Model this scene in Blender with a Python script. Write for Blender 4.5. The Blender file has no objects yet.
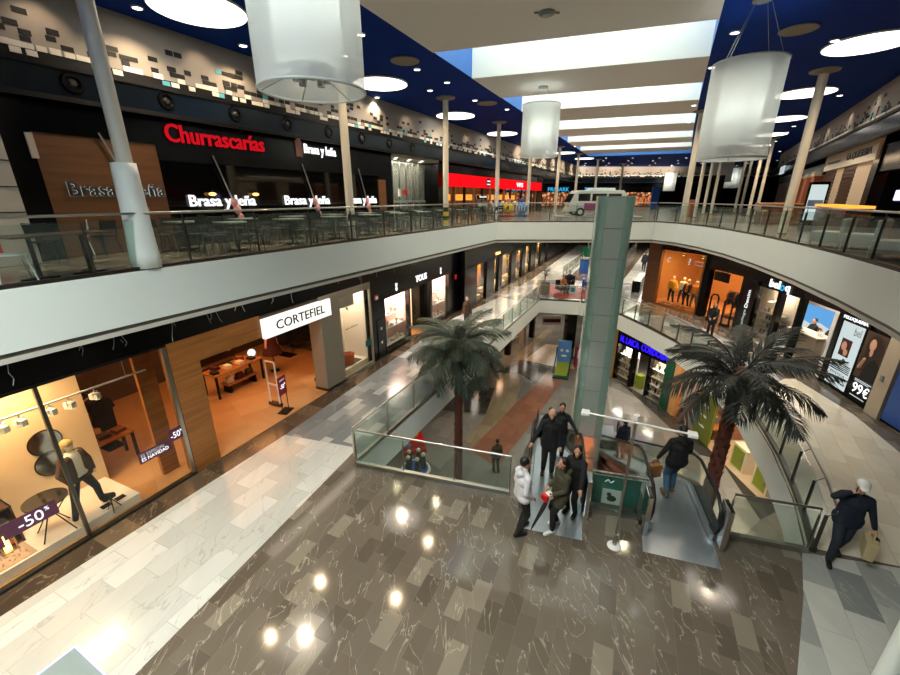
import bpy, bmesh, math, random
from mathutils import Vector, Matrix
random.seed(7)
SC = bpy.context.scene
COL = SC.collection
PI = math.pi
# ---------------------------------------------------------------- camera
FPX, CAMH = 400.0, 6.4
PITCH = math.atan(140.0 / 400.0)
cd = bpy.data.cameras.new('camera')
cd.sensor_width = 36.0; cd.sensor_fit = 'HORIZONTAL'; cd.lens = 36.0 * FPX / 900.0
cd.clip_start = 0.02; cd.clip_end = 400
cam = bpy.data.objects.new('camera', cd); COL.objects.link(cam)
cam.location = (0, 0, CAMH); cam.rotation_euler = (PI / 2 - PITCH, 0, 0)
SC.camera = cam
SC.view_settings.view_transform = 'Standard'; SC.view_settings.look = 'None'
SC.view_settings.gamma = 1.0; SC.view_settings.use_curve_mapping = False
SC.view_settings.exposure = 0.7
SC.cycles.transparent_max_bounces = 32
SC.cycles.max_bounces = 8; SC.cycles.diffuse_bounces = 4; SC.cycles.glossy_bounces = 4
SC.cycles.sample_clamp_indirect = 4.0
SC.cycles.caustics_reflective = False; SC.cycles.caustics_refractive = False
_c, _s = math.cos(PITCH), math.sin(PITCH)
def ray(px, py):
    X, U = px - 450.0, 337.5 - py
    return (X, FPX * _c + U * _s, -FPX * _s + U * _c)
def at(px, py, z):                                   # where a sight line meets the level z
    r = ray(px, py); t = (z - CAMH) / r[2]
    return (r[0] * t, r[1] * t, z)
def on_line(px, py, fr, n=0.0):                      # where it meets a wall line: (s, z)
    o, a = fr; dx, dy = math.cos(a), math.sin(a)
    A = (o[0] - dy * n, o[1] + dx * n); r = ray(px, py)
    t = (A[0] * dy - A[1] * dx) / (r[0] * dy - r[1] * dx)
    x, y = r[0] * t, r[1] * t
    return ((x - A[0]) * dx + (y - A[1]) * dy, CAMH + r[2] * t)
def fpt(fr, s, n=0.0, z=0.0):
    o, a = fr; dx, dy = math.cos(a), math.sin(a)
    return (o[0] + dx * s - dy * n, o[1] + dy * s + dx * n, z)
# ---------------------------------------------------------------- materials
def lin(h):
    h = h.lstrip('#'); v = [int(h[i:i + 2], 16) / 255 for i in (0, 2, 4)]
    return tuple((c / 12.92 if c <= .04045 else ((c + .055) / 1.055) ** 2.4) for c in v) + (1.0,)
MATS = {}
def _new(name):
    m = bpy.data.materials.new(name); m.use_nodes = True
    nt = m.node_tree
    for n in list(nt.nodes): nt.nodes.remove(n)
    out = nt.nodes.new('ShaderNodeOutputMaterial')
    MATS[name] = m
    return m, nt, out
def pbr(name, hexc, rough=.5, metal=0.0, var=.08, scale=6.0, spec=.5, coat=0.0, emit=0.0, bump=0.0):
    m, nt, out = _new(name); N = nt.nodes; L = nt.links
    b = N.new('ShaderNodeBsdfPrincipled')
    b.inputs['Roughness'].default_value = rough; b.inputs['Metallic'].default_value = metal
    b.inputs['Specular IOR Level'].default_value = spec; b.inputs['Coat Weight'].default_value = coat
    tc = N.new('ShaderNodeTexCoord'); nz = N.new('ShaderNodeTexNoise')
    nz.inputs['Scale'].default_value = scale; nz.inputs['Detail'].default_value = 4
    L.new(tc.outputs['Object'], nz.inputs['Vector'])
    mx = N.new('ShaderNodeMix'); mx.data_type = 'RGBA'
    c = lin(hexc)
    mx.inputs[6].default_value = tuple(max(0, v * (1 - var)) for v in c[:3]) + (1,)
    mx.inputs[7].default_value = tuple(min(1, v * (1 + var)) for v in c[:3]) + (1,)
    L.new(nz.outputs['Fac'], mx.inputs[0]); L.new(mx.outputs[2], b.inputs['Base Color'])
    if emit > 0:
        b.inputs['Emission Strength'].default_value = emit; b.inputs['Emission Color'].default_value = c
    if bump > 0:
        bp = N.new('ShaderNodeBump'); bp.inputs['Strength'].default_value = bump
        L.new(nz.outputs['Fac'], bp.inputs['Height']); L.new(bp.outputs[0], b.inputs['Normal'])
    L.new(b.outputs[0], out.inputs[0])
    return m
def lamp_mat(name, hexc, strength):
    m, nt, out = _new(name); e = nt.nodes.new('ShaderNodeEmission')
    e.inputs[0].default_value = lin(hexc); e.inputs[1].default_value = strength
    nt.links.new(e.outputs[0], out.inputs[0]); return m
def glass(name, tint, refl=1.0, haze=0.0, hazecol='#cfe0da', ior=1.45, through=.5):
    m, nt, out = _new(name); N = nt.nodes; L = nt.links
    t = N.new('ShaderNodeBsdfTransparent'); t.inputs[0].default_value = lin(tint)
    g = N.new('ShaderNodeBsdfGlossy'); g.inputs['Roughness'].default_value = .02
    f = N.new('ShaderNodeFresnel'); f.inputs[0].default_value = ior
    mu = N.new('ShaderNodeMath'); mu.operation = 'MULTIPLY'; mu.inputs[1].default_value = refl
    ge = N.new('ShaderNodeNewGeometry'); iv = N.new('ShaderNodeMath'); iv.operation = 'SUBTRACT'; iv.inputs[0].default_value = 1.0
    L.new(ge.outputs['Backfacing'], iv.inputs[1]); m2 = N.new('ShaderNodeMath'); m2.operation = 'MULTIPLY'
    L.new(f.outputs[0], m2.inputs[0]); L.new(iv.outputs[0], m2.inputs[1]); L.new(m2.outputs[0], mu.inputs[0])
    base = t.outputs[0]
    if haze > 0:
        d = N.new('ShaderNodeBsdfDiffuse'); d.inputs[0].default_value = lin(hazecol)
        tr = N.new('ShaderNodeBsdfTranslucent'); tr.inputs[0].default_value = lin(hazecol)
        a = N.new('ShaderNodeMixShader'); a.inputs[0].default_value = through
        L.new(d.outputs[0], a.inputs[1]); L.new(tr.outputs[0], a.inputs[2])
        h = N.new('ShaderNodeMixShader'); h.inputs[0].default_value = haze
        L.new(t.outputs[0], h.inputs[1]); L.new(a.outputs[0], h.inputs[2]); base = h.outputs[0]
    mx = N.new('ShaderNodeMixShader')
    L.new(mu.outputs[0], mx.inputs[0]); L.new(base, mx.inputs[1]); L.new(g.outputs[0], mx.inputs[2])
    L.new(mx.outputs[0], out.inputs[0]); return m
def tile(name, cols, w, h, ang=0.0, grout='#6b6760', rough=.18, vein=.0, veincol='#ffffff', mortar=.004, vscale=1.6, off=.5, spec=.5, origin=(0, 0), stripe=0.0):
    m, nt, out = _new(name); N = nt.nodes; L = nt.links
    tc = N.new('ShaderNodeTexCoord'); mp = N.new('ShaderNodeMapping')
    mp.vector_type = 'TEXTURE'
    mp.inputs['Rotation'].default_value = (0, 0, ang); mp.inputs['Location'].default_value = (origin[0], origin[1], 0)
    L.new(tc.outputs['Object'], mp.inputs[0])
    br = N.new('ShaderNodeTexBrick'); br.offset = off; br.offset_frequency = 2
    br.inputs['Scale'].default_value = 1; br.inputs['Brick Width'].default_value = w; br.inputs['Row Height'].default_value = h
    br.inputs['Mortar Size'].default_value = mortar; br.inputs['Mortar Smooth'].default_value = 0.1
    br.inputs['Color1'].default_value = (0, 0, 0, 1); br.inputs['Color2'].default_value = (1, 1, 1, 1)
    br.inputs['Mortar'].default_value = (.5, .5, .5, 1)
    L.new(mp.outputs[0], br.inputs[0])
    rp = N.new('ShaderNodeValToRGB'); cr = rp.color_ramp; cr.interpolation = 'CONSTANT'
    n = len(cols)
    for i, c in enumerate(cols):
        e = cr.elements[i] if i < 2 else cr.elements.new(0.5)
        e.position = i / n; e.color = lin(c)
    L.new(br.outputs['Color'], rp.inputs[0])
    nz = N.new('ShaderNodeTexNoise'); nz.inputs['Scale'].default_value = vscale; nz.inputs['Detail'].default_value = 6
    nz.inputs['Distortion'].default_value = 1.2
    mp2 = N.new('ShaderNodeMapping'); mp2.vector_type = 'TEXTURE'; mp2.inputs['Rotation'].default_value = (0, 0, ang + .5); mp2.inputs['Scale'].default_value = (2.6, .8, 1)
    L.new(tc.outputs['Object'], mp2.inputs[0])
    # shift the veins from tile to tile
    ad = N.new('ShaderNodeVectorMath'); ad.operation = 'ADD'
    sc = N.new('ShaderNodeVectorMath'); sc.operation = 'SCALE'; sc.inputs['Scale'].default_value = 7.0
    L.new(br.outputs['Color'], sc.inputs[0]); L.new(mp2.outputs[0], ad.inputs[0]); L.new(sc.outputs[0], ad.inputs[1])
    L.new(ad.outputs[0], nz.inputs['Vector'])
    vr = N.new('ShaderNodeValToRGB'); v = vr.color_ramp
    v.elements[0].position = .4925; v.elements[0].color = (0, 0, 0, 1); v.elements[1].position = .5; v.elements[1].color = (1, 1, 1, 1)
    e = v.elements.new(.5075); e.color = (0, 0, 0, 1)
    L.new(nz.outputs['Fac'], vr.inputs[0])
    # slow tone shift inside a tile
    mt = N.new('ShaderNodeMix'); mt.data_type = 'RGBA'; mt.blend_type = 'MULTIPLY'; mt.inputs[0].default_value = 1.0
    tr = N.new('ShaderNodeMapRange'); tr.inputs['To Min'].default_value = .86; tr.inputs['To Max'].default_value = 1.14
    L.new(nz.outputs['Fac'], tr.inputs[0]); L.new(rp.outputs[0], mt.inputs[6]); L.new(tr.outputs[0], mt.inputs[7])
    mv = N.new('ShaderNodeMix'); mv.data_type = 'RGBA'; mv.inputs[7].default_value = lin(veincol)
    mm = N.new('ShaderNodeMath'); mm.operation = 'MULTIPLY'; mm.inputs[1].default_value = vein
    L.new(vr.outputs[0], mm.inputs[0]); L.new(mm.outputs[0], mv.inputs[0]); L.new(mt.outputs[2], mv.inputs[6])
    mg = N.new('ShaderNodeMix'); mg.data_type = 'RGBA'; mg.inputs[7].default_value = lin(grout)
    L.new(br.outputs['Fac'], mg.inputs[0]); L.new(mv.outputs[2], mg.inputs[6])
    b = N.new('ShaderNodeBsdfPrincipled'); b.inputs['Roughness'].default_value = rough; b.inputs['Specular IOR Level'].default_value = spec
    L.new(mg.outputs[2], b.inputs['Base Color'])
    L.new(b.outputs[0], out.inputs[0]); return m
def wood(name, c1, c2, rough=.4, scale=(1, 12, 12)):
    m, nt, out = _new(name); N = nt.nodes; L = nt.links
    tc = N.new('ShaderNodeTexCoord'); mp = N.new('ShaderNodeMapping'); mp.inputs['Scale'].default_value = scale
    nz = N.new('ShaderNodeTexNoise'); nz.inputs['Scale'].default_value = 1.2; nz.inputs['Detail'].default_value = 8
    L.new(tc.outputs['Object'], mp.inputs[0]); L.new(mp.outputs[0], nz.inputs['Vector'])
    r = N.new('ShaderNodeValToRGB'); r.color_ramp.elements[0].color = lin(c1); r.color_ramp.elements[1].color = lin(c2)
    r.color_ramp.elements[0].position = .35; r.color_ramp.elements[1].position = .65
    L.new(nz.outputs['Fac'], r.inputs[0])
    b = N.new('ShaderNodeBsdfPrincipled'); b.inputs['Roughness'].default_value = rough
    L.new(r.outputs[0], b.inputs['Base Color']); L.new(b.outputs[0], out.inputs[0]); return m
# ---------------------------------------------------------------- mesh builder
class MB:
    def __init__(s): s.v = []; s.f = []; s.mi = []; s.T = None
    def add(s, vs, fs, mi=0):
        o = len(s.v)
        s.v += [tuple(s.T @ Vector(p)) if s.T is not None else tuple(p) for p in vs]
        for f in fs: s.f.append([o + i for i in f]); s.mi.append(mi)
        return s
    def box(s, x0, x1, y0, y1, z0, z1, mi=0):
        v = [(x0, y0, z0), (x1, y0, z0), (x1, y1, z0), (x0, y1, z0), (x0, y0, z1), (x1, y0, z1), (x1, y1, z1), (x0, y1, z1)]
        return s.add(v, [(3, 2, 1, 0), (4, 5, 6, 7), (0, 1, 5, 4), (1, 2, 6, 5), (2, 3, 7, 6), (3, 0, 4, 7)], mi)
    def cbox(s, c, d, mi=0):
        return s.box(c[0] - d[0] / 2, c[0] + d[0] / 2, c[1] - d[1] / 2, c[1] + d[1] / 2, c[2] - d[2] / 2, c[2] + d[2] / 2, mi)
    def poly(s, pts, mi=0): return s.add(pts, [list(range(len(pts)))], mi)
    def prism(s, pts, z0, z1, mi=0):                  # polygon in xy (ccw), extruded up
        n = len(pts)
        v = [(p[0], p[1], z0) for p in pts] + [(p[0], p[1], z1) for p in pts]
        f = [list(range(n - 1, -1, -1)), list(range(n, 2 * n))] + [(i, (i + 1) % n, n + (i + 1) % n, n + i) for i in range(n)]
        return s.add(v, f, mi)
    def prism_x(s, pts, x0, x1, mi=0):                # polygon in yz (ccw seen from +x), extruded along x
        n = len(pts)
        v = [(x0, p[0], p[1]) for p in pts] + [(x1, p[0], p[1]) for p in pts]
        f = [list(range(n - 1, -1, -1)), list(range(n, 2 * n))] + [(i, (i + 1) % n, n + (i + 1) % n, n + i) for i in range(n)]
        return s.add(v, f, mi)
    def prism_y(s, pts, y0, y1, mi=0):                # polygon in xz, extruded along y
        n = len(pts)
        v = [(p[0], y0, p[1]) for p in pts] + [(p[0], y1, p[1]) for p in pts]
        f = [list(range(n)), list(range(2 * n - 1, n - 1, -1))] + [(i, n + i, n + (i + 1) % n, (i + 1) % n) for i in range(n)]
        return s.add(v, f, mi)
    def tube(s, pts, r, seg=8, mi=0, closed=False, cap=True):
        P = [Vector(p) for p in pts]; n = len(P)
        R = r if isinstance(r, (list, tuple)) else [r] * n
        vs = []; up = None
        for i in range(n):
            if closed: d = P[(i + 1) % n] - P[i - 1]
            else: d = P[min(i + 1, n - 1)] - P[max(i - 1, 0)]
            d.normalize()
            if up is None:
                a = Vector((0, 0, 1)) if abs(d.z) < .9 else Vector((1, 0, 0))
                up = (a - d * a.dot(d)).normalized()
            else:
                up = up - d * up.dot(d)
                if up.length < 1e-5: up = d.orthogonal()
                up.normalize()
            q = d.cross(up)
            for k in range(seg):
                t = 2 * PI * k / seg
                vs.append(P[i] + (up * math.cos(t) + q * math.sin(t)) * R[i])
        fs = []
        for i in range(n if closed else n - 1):
            j = (i + 1) % n
            for k in range(seg):
                l = (k + 1) % seg
                fs.append((i * seg + k, i * seg + l, j * seg + l, j * seg + k))
        if cap and not closed:
            fs.append(list(range(seg - 1, -1, -1))); fs.append([(n - 1) * seg + k for k in range(seg)])
        return s.add(vs, fs, mi)
    def cyl(s, x, y, z0, z1, r, seg=20, mi=0, r2=None): return s.tube([(x, y, z0), (x, y, z1)], [r, r if r2 is None else r2], seg, mi)
    def lathe(s, prof, x=0, y=0, seg=24, mi=0, closed=False, cap=True):
        vs = []; n = len(prof)
        for r, z in prof:
            for k in range(seg):
                t = 2 * PI * k / seg; vs.append((x + r * math.cos(t), y + r * math.sin(t), z))
        fs = []
        for i in range(n if closed else n - 1):
            j = (i + 1) % n
            for k in range(seg):
                l = (k + 1) % seg; fs.append((i * seg + k, i * seg + l, j * seg + l, j * seg + k))
        if not closed and cap:
            if prof[0][0] > 1e-6: fs.append(list(range(seg - 1, -1, -1)))
            if prof[-1][0] > 1e-6: fs.append([(n - 1) * seg + k for k in range(seg)])
        return s.add(vs, fs, mi)
    def ball(s, c, r, seg=12, ring=8, mi=0):
        rx, ry, rz = r if isinstance(r, (tuple, list)) else (r, r, r)
        vs = [(c[0], c[1], c[2] - rz)]
        for i in range(1, ring):
            a = -PI / 2 + PI * i / ring
            for k in range(seg):
                t = 2 * PI * k / seg
                vs.append((c[0] + rx * math.cos(a) * math.cos(t), c[1] + ry * math.cos(a) * math.sin(t), c[2] + rz * math.sin(a)))
        vs.append((c[0], c[1], c[2] + rz)); fs = []
        for k in range(seg): fs.append((0, 1 + (k + 1) % seg, 1 + k))
        for i in range(ring - 2):
            for k in range(seg):
                l = (k + 1) % seg; a = 1 + i * seg
                fs.append((a + k, a + l, a + seg + l, a + seg + k))
        a = 1 + (ring - 2) * seg
        for k in range(seg): fs.append((a + k, a + (k + 1) % seg, len(vs) - 1))
        return s.add(vs, fs, mi)
    def caps(s, p, q, r1, r2, seg=12, mi=0):          # tapered capsule
        p, q = Vector(p), Vector(q); d = q - p
        if d.length < 1e-4: return s.ball(p, max(r1, r2), seg, 8, mi)
        d.normalize(); pts = []; rad = []
        for i in range(4):
            a = PI / 2 * (1 - i / 4); pts.append(p - d * r1 * math.sin(a)); rad.append(max(r1 * math.cos(a), 1e-4))
        pts.append(p); rad.append(r1); pts.append(q); rad.append(r2)
        for i in range(1, 5):
            a = PI / 2 * i / 4; pts.append(q + d * r2 * math.sin(a)); rad.append(max(r2 * math.cos(a), 1e-4))
        return s.tube(pts, rad, seg, mi)
    def mesh(s, name, mats, smooth=None, bev=0.0):
        me = bpy.data.meshes.new(name); me.from_pydata(s.v, [], s.f); me.update()
        for m in (mats if isinstance(mats, (list, tuple)) else [mats]): me.materials.append(MATS[m] if isinstance(m, str) else m)
        for p, i in zip(me.polygons, s.mi): p.material_index = i
        if bev > 0:
            bm = bmesh.new(); bm.from_mesh(me)
            ed = [e for e in bm.edges if len(e.link_faces) == 2 and e.calc_face_angle(0) > .6]
            bmesh.ops.bevel(bm, geom=ed, offset=bev, segments=2, affect='EDGES', profile=.6)
            bm.to_mesh(me); bm.free()
        if smooth is not None:
            for p in me.polygons: p.use_smooth = True
            try: me.set_sharp_from_angle(angle=math.radians(smooth))
            except Exception: pass
        return me
    def build(s, name, mats, parent=None, smooth=None, bev=0.0, loc=None, rotz=0.0):
        o = bpy.data.objects.new(name, s.mesh(name, mats, smooth, bev)); COL.objects.link(o)
        if parent is not None: o.parent = parent
        if loc is not None: o.location = loc
        if rotz: o.rotation_euler = (0, 0, rotz)
        return o
def tag(o, label, cat, group=None, kind=None):
    o['label'] = label; o['category'] = cat
    if group: o['group'] = group
    if kind: o['kind'] = kind
    return o
def thing(name, label, cat, loc=(0, 0, 0), rotz=0.0, group=None, kind=None):
    o = bpy.data.objects.new(name, None); COL.objects.link(o); o.empty_display_size = .1
    o.location = loc; o.rotation_euler = (0, 0, rotz)
    return tag(o, label, cat, group, kind)
def struct(o): o['kind'] = 'structure'; return o
def dup(root, loc, rotz=None, label=None, group=None):
    r = root.copy(); COL.objects.link(r); r.location = loc
    if rotz is not None: r.rotation_euler = (0, 0, rotz)
    if label: r['label'] = label
    if group: r['group'] = group
    for ch in list(root.children):
        c = ch.copy(); COL.objects.link(c); c.parent = r
        for g in list(ch.children):
            d = g.copy(); COL.objects.link(d); d.parent = c
    return r
def text_mesh(body, size, mats, extrude=.015, bold=0.0, align='LEFT', spacing=1.0, shear=0.0):
    cu = bpy.data.curves.new('lettering', 'FONT'); cu.body = body; cu.size = size; cu.extrude = extrude
    cu.offset = bold; cu.align_x = align; cu.space_character = spacing; cu.shear = shear; cu.resolution_u = 3
    t = bpy.data.objects.new('lettering_tmp', cu); COL.objects.link(t)
    bpy.context.view_layer.update()
    me = bpy.data.meshes.new_from_object(t.evaluated_get(bpy.context.evaluated_depsgraph_get()))
    bpy.data.objects.remove(t); bpy.data.curves.remove(cu)
    me.transform(Matrix.Rotation(PI / 2, 4, 'X'))
    me.materials.clear(); me.materials.append(MATS[mats] if isinstance(mats, str) else mats)
    return me
def fit_text(body, width, height, mat, extrude=.015, bold=0.0, shear=0.0, spacing=1.0):
    me = text_mesh(body, 1.0, mat, extrude, bold, shear=shear, spacing=spacing)
    xs = [v.co.x for v in me.vertices]; zs = [v.co.z for v in me.vertices]
    x0, x1, z0, z1 = min(xs), max(xs), min(zs), max(zs)
    kx = width / (x1 - x0); kz = height / (z1 - z0) if height else kx
    for v in me.vertices: v.co = ((v.co.x - x0) * kx, v.co.y, (v.co.z - z0) * kz)
    return me
def put(me, name, parent=None, loc=(0, 0, 0), rot=(0, 0, 0)):
    o = bpy.data.objects.new(name, me); COL.objects.link(o); o.parent = parent; o.location = loc; o.rotation_euler = rot
    return o
def area(name, loc, sx, sy, power, col='#ffffff', rot=(0, 0, 0), spread=None):
    l = bpy.data.lights.new(name, 'AREA'); l.shape = 'RECTANGLE'; l.size = sx; l.size_y = sy; l.energy = power
    l.color = lin(col)[:3]
    if spread: l.spread = spread
    o = bpy.data.objects.new(name, l); COL.objects.link(o); o.location = loc; o.rotation_euler = rot; return o
def bulb(name, loc, power, col, r=.1):
    l = bpy.data.lights.new(name, 'POINT'); l.energy = power; l.color = lin(col)[:3]; l.shadow_soft_size = r
    o = bpy.data.objects.new(name, l); COL.objects.link(o); o.location = loc; return o
def spot(name, loc, target, power, col, angle, blend=.6, r=.04):
    l = bpy.data.lights.new(name, 'SPOT'); l.energy = power; l.color = lin(col)[:3]; l.spot_size = angle; l.spot_blend = blend; l.shadow_soft_size = r
    o = bpy.data.objects.new(name, l); COL.objects.link(o); o.location = loc
    d = Vector(target) - Vector(loc); o.rotation_euler = d.to_track_quat('-Z', 'Y').to_euler(); return o
# ---------------------------------------------------------------- material set
pbr('white_paint', '#dfe4de', .55, var=.02)
pbr('fascia_white', '#eaf1ec', .35, var=.015)
pbr('soffit_grey', '#8f897d', .7, var=.05)
pbr('reveal_grey', '#6f6b60', .6)
pbr('soffit_light', '#c9c5ba', .7, var=.03)
pbr('ceiling_white', '#efede8', .7, var=.03)
pbr('beam_white', '#e4e8e2', .6, var=.02)
pbr('ceiling_blue', '#08338a', .75, var=.06, scale=1, spec=.08)
pbr('well_blue', '#2c64ae', .6, var=.04)
pbr('black_panel', '#050506', .22, var=.2, spec=.3)
pbr('black_matte', '#060607', .55, var=.2, spec=.25)
pbr('navy_panel', '#08121c', .2, var=.2, scale=1.5, spec=.35)
pbr('black_glass', '#060708', .05, var=.2)
pbr('column_white', '#dbd5c4', .45, var=.04)
pbr('frieze_grey', '#97918a', .7, var=.05)
pbr('pixel_black', '#0c0a0b', .7); pbr('pixel_blue', '#4fa3b8', .6); pbr('pixel_white', '#e2ddd2', .6)
pbr('steel', '#b5b4ae', .28, 1.0, var=.05); pbr('steel_dark', '#55534e', .35, .9, var=.1)
pbr('chrome', '#d8d8d8', .12, 1.0, var=.03)
pbr('brushed', '#aab4bb', .33, .85, var=.12, scale=3)
pbr('rubber', '#0b0b0c', .45, var=.1)
pbr('amber_wall', '#b88a54', .7)
pbr('store_dark', '#4e3a28', .7, var=.1)
pbr('blond', '#c9a566', .7)
pbr('cream_wall', '#e2c9a4', .7, var=.03); pbr('store_ceiling', '#8d6a49', .8, var=.05)
pbr('cream_light', '#efe6d8', .6, var=.03)
pbr('taupe', '#8d8270', .6, var=.05)
wood('wood_wall', '#8a5526', '#a86b31', .45, (.6, .6, 9))
wood('wood_panel', '#5c3716', '#70461f', .5, (.6, .6, 6))
wood('wood_table', '#96602e', '#b57840', .35, (8, 1, 8))
wood('wood_dark', '#3a2415', '#4d3220', .4, (8, 1, 8))
pbr('red', '#b3161b', .5); pbr('red_bright', '#e0161c', .45); pbr('dark_red', '#4a1318', .6)
lamp_mat('red_lit', '#f01018', .75); lamp_mat('red_letter', '#d41622', .55); lamp_mat('white_lit', '#fffaf0', 1.4)
lamp_mat('sign_lit', '#f3efe4', .85); lamp_mat('letter_white', '#f4f6f8', 1.0); lamp_mat('letter_dim', '#c9d3d3', .55)
lamp_mat('letter_blue', '#2d9fd0', .9); lamp_mat('letter_purple', '#3018ff', .9)
lamp_mat('lamp_oval', '#fff6ea', 2.6); lamp_mat('lamp_spot', '#fff6e8', 5.0); lamp_mat('lamp_warm', '#ffb865', 2.2)
lamp_mat('bulb_warm', '#ffc060', 6.0); lamp_mat('led_violet', '#c9b8ff', 1.6); lamp_mat('orange_lit', '#ff6a28', 2.2)
lamp_mat('screen_blue', '#5f9fd8', .7); lamp_mat('screen_white', '#cfdcdc', .62); lamp_mat('glow_amber', '#ff9a3a', 1.2)
def display_mat(name, c1, c2, strength, scale):
    m, nt, out = _new(name); N = nt.nodes; L = nt.links
    tc = N.new('ShaderNodeTexCoord'); v = N.new('ShaderNodeTexVoronoi'); v.inputs['Scale'].default_value = scale
    L.new(tc.outputs['Object'], v.inputs['Vector'])
    r = N.new('ShaderNodeValToRGB'); r.color_ramp.elements[0].color = lin(c1); r.color_ramp.elements[1].color = lin(c2)
    r.color_ramp.elements[0].position = .15; r.color_ramp.elements[1].position = .6
    L.new(v.outputs['Distance'], r.inputs[0]); e = N.new('ShaderNodeEmission'); e.inputs[1].default_value = strength
    L.new(r.outputs[0], e.inputs[0]); L.new(e.outputs[0], out.inputs[0]); return m
display_mat('far_display', '#ffb888', '#5a2c16', .9, 2.2)
glass('rail_glass', '#eef5f2', 1.3, .035, '#b5cfc6'); glass('shop_glass', '#f2f2ee', .8); glass('lift_glass', '#eef8f4', .8, .58, '#cfe6dd', 1.45, .35)
glass('lift_frost', '#f2faf6', .8, .86, '#f2f7f2', 1.45, .4); glass('dark_glass', '#5f6c6c', 1.2); glass('entry_glass', '#cfd6d2', 1.0, .25, '#b8b8ae')
glass('mesh_fabric', '#ffffff', .0, .66, '#fdfefa', 1.45, .3)
pbr('skin', '#c79274', .5, var=.05); pbr('skin_pale', '#d9a98c', .5, var=.05)
pbr('hair_black', '#120e0d', .5); pbr('hair_brown', '#2e1d14', .5); pbr('hair_grey', '#8d8780', .6)
pbr('mannequin', '#d9c6a6', .4)
for nm, hx in dict(cloth_black='#121315', cloth_navy='#141c2b', cloth_olive='#3f3d2b', cloth_white='#dcdadd', cloth_grey='#5b5b5c', cloth_brown='#4a3426', cloth_denim='#44637c', cloth_darkdenim='#1e2733', cloth_cream='#e6d9bd', cloth_yellow='#e2a320', cloth_orange='#d9722c', cloth_maroon='#44161a', cloth_pink='#d99a94', cloth_tan='#b88a5c', cloth_rust='#8b4a2a', cloth_teal='#0e5a55').items():
    pbr(nm, hx, .85, var=.15, scale=25)
pbr('shoe_white', '#e6e4e0', .5); pbr('shoe_black', '#151515', .45); pbr('shoe_tan', '#6f5234', .5)
pbr('lips', '#8f4a42', .5); pbr('eye_dark', '#1a1412', .3)
pbr('bag_beige', '#b8a67f', .7); pbr('paper_brown', '#a06f3e', .8); pbr('sale_red', '#8f1c2e', .5)
pbr('sticker_purple', '#5a2a48', .5)
pbr('palm_leaf', '#3b4838', .55, var=.35, scale=3); pbr('palm_leaf_dark', '#1b241d', .55, var=.3, scale=3)
pbr('palm_trunk', '#66392a', .9, var=.4, scale=12, bump=.6)
pbr('teal_panel', '#0d6a5c', .35); pbr('green_dark', '#0c4a33', .4); pbr('green_lime', '#8a9a28', .5); pbr('olive_panel', '#6d7426', .5)
pbr('pink_wall', '#f0cbbb', .6); pbr('pink_light', '#f6e0d6', .5); pbr('white_gloss', '#eceae6', .2)
pbr('stone_cream', '#b9ab97', .7); pbr('yellow', '#e8c21c', .4); pbr('blue', '#2455a8', .4); pbr('blue_light', '#5a8fd0', .4); pbr('magenta', '#a02468', .4)
pbr('bus_white', '#e4e6dd', .3); pbr('bus_pink', '#b4558a', .4); pbr('bus_violet', '#8d86b8', .4)
pbr('terracotta', '#a05a3a', .8); pbr('rug', '#b9a08a', .95, var=.4, scale=30)
pbr('grey_panel', '#7c8480', .4); pbr('seat_grey', '#9aa4a0', .6); pbr('orange_panel', '#c4935c', .6)
# ================================================================ frames of the long walls
LW = ((-7.7, 5.01), math.atan2(25.59, 11.57))        # shopfronts, middle floor, left
LW2 = ((1.55, 24.3), math.atan2(30.4, 14.55))
FL = ((-8.2, 11.27), math.atan2(20.37, 10.83))       # upper facade, left
FR = ((16.35, 16.86), math.atan2(-24.31, -15.31))    # upper facade, right (runs towards the camera)
RP = [(13.05, 25.0), (14.19, 21.81), (14.37, 19.13), (14.15, 15.66), (13.67, 13.34), (13.1, 10.7)]
RF = [((RP[i][0], RP[i][1]), math.atan2(RP[i + 1][1] - RP[i][1], RP[i + 1][0] - RP[i][0])) for i in range(5)]
RL = [math.hypot(RP[i + 1][0] - RP[i][0], RP[i + 1][1] - RP[i][1]) for i in range(5)]
Z1, ZB1, ZC = 5.05, 4.06, 10.6
MALL = math.radians(66.0)
# ---------------------------------------------------------------- floor materials
tile('tile_brown', ['#5f564b', '#6a6155', '#62594e', '#584f44', '#7e7567', '#665d52', '#6e655a', '#878070', '#5f564b', '#5c5348'], .56, .285, MALL, '#70675a', .085, .4, '#c9c0ac', .003, 1.3, .5, .5)
tile('tile_white', ['#b6b7b3', '#bebfbb', '#b2b3ae', '#c2c3bf', '#b4b5b1'], .92, .46, MALL, '#a4a5a1', .16, .6, '#8f918f', .006, 1.0, .5)
tile('tile_grey', ['#85898a', '#777c7f', '#94989a', '#a9abaa', '#6f7477', '#8d9091', '#7d8183', '#bcbdb9'], .75, .3, MALL, '#808384', .2, .18, '#c3c5c4', .003, 1.2, .35)
tile('tile_grey_light', ['#8f918e', '#a9aaa5', '#7d807f', '#b9b9b2', '#999b97', '#84878a'], .95, .5, math.radians(62), '#8d8d88', .18, .3, '#d2d2cc', .003, 1.0, .4)
tile('tile_cream', ['#d6ccb8', '#dcd3c1', '#d2c7b2', '#e0d8c5'], .9, .45, math.radians(58), '#bdb29c', .2, .25, '#c8bda4', .005, 1.0, .5)
tile('tile_tan', ['#8f8068', '#877860', '#95866d', '#827459'], 1.2, .6, math.radians(70), '#7d6d52', .16, .1, '#c8b894', .004)
tile('tile_charcoal', ['#3d3b38', '#45433f', '#393734'], 1.2, .6, math.radians(70), '#33312e', .14, .1, '#77736b', .004)
tile('tile_low', ['#75726b', '#6e6b65', '#7c7971'], 1.2, .6, math.radians(70), '#66635d', .13, .1, '#98948a', .004)
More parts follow.
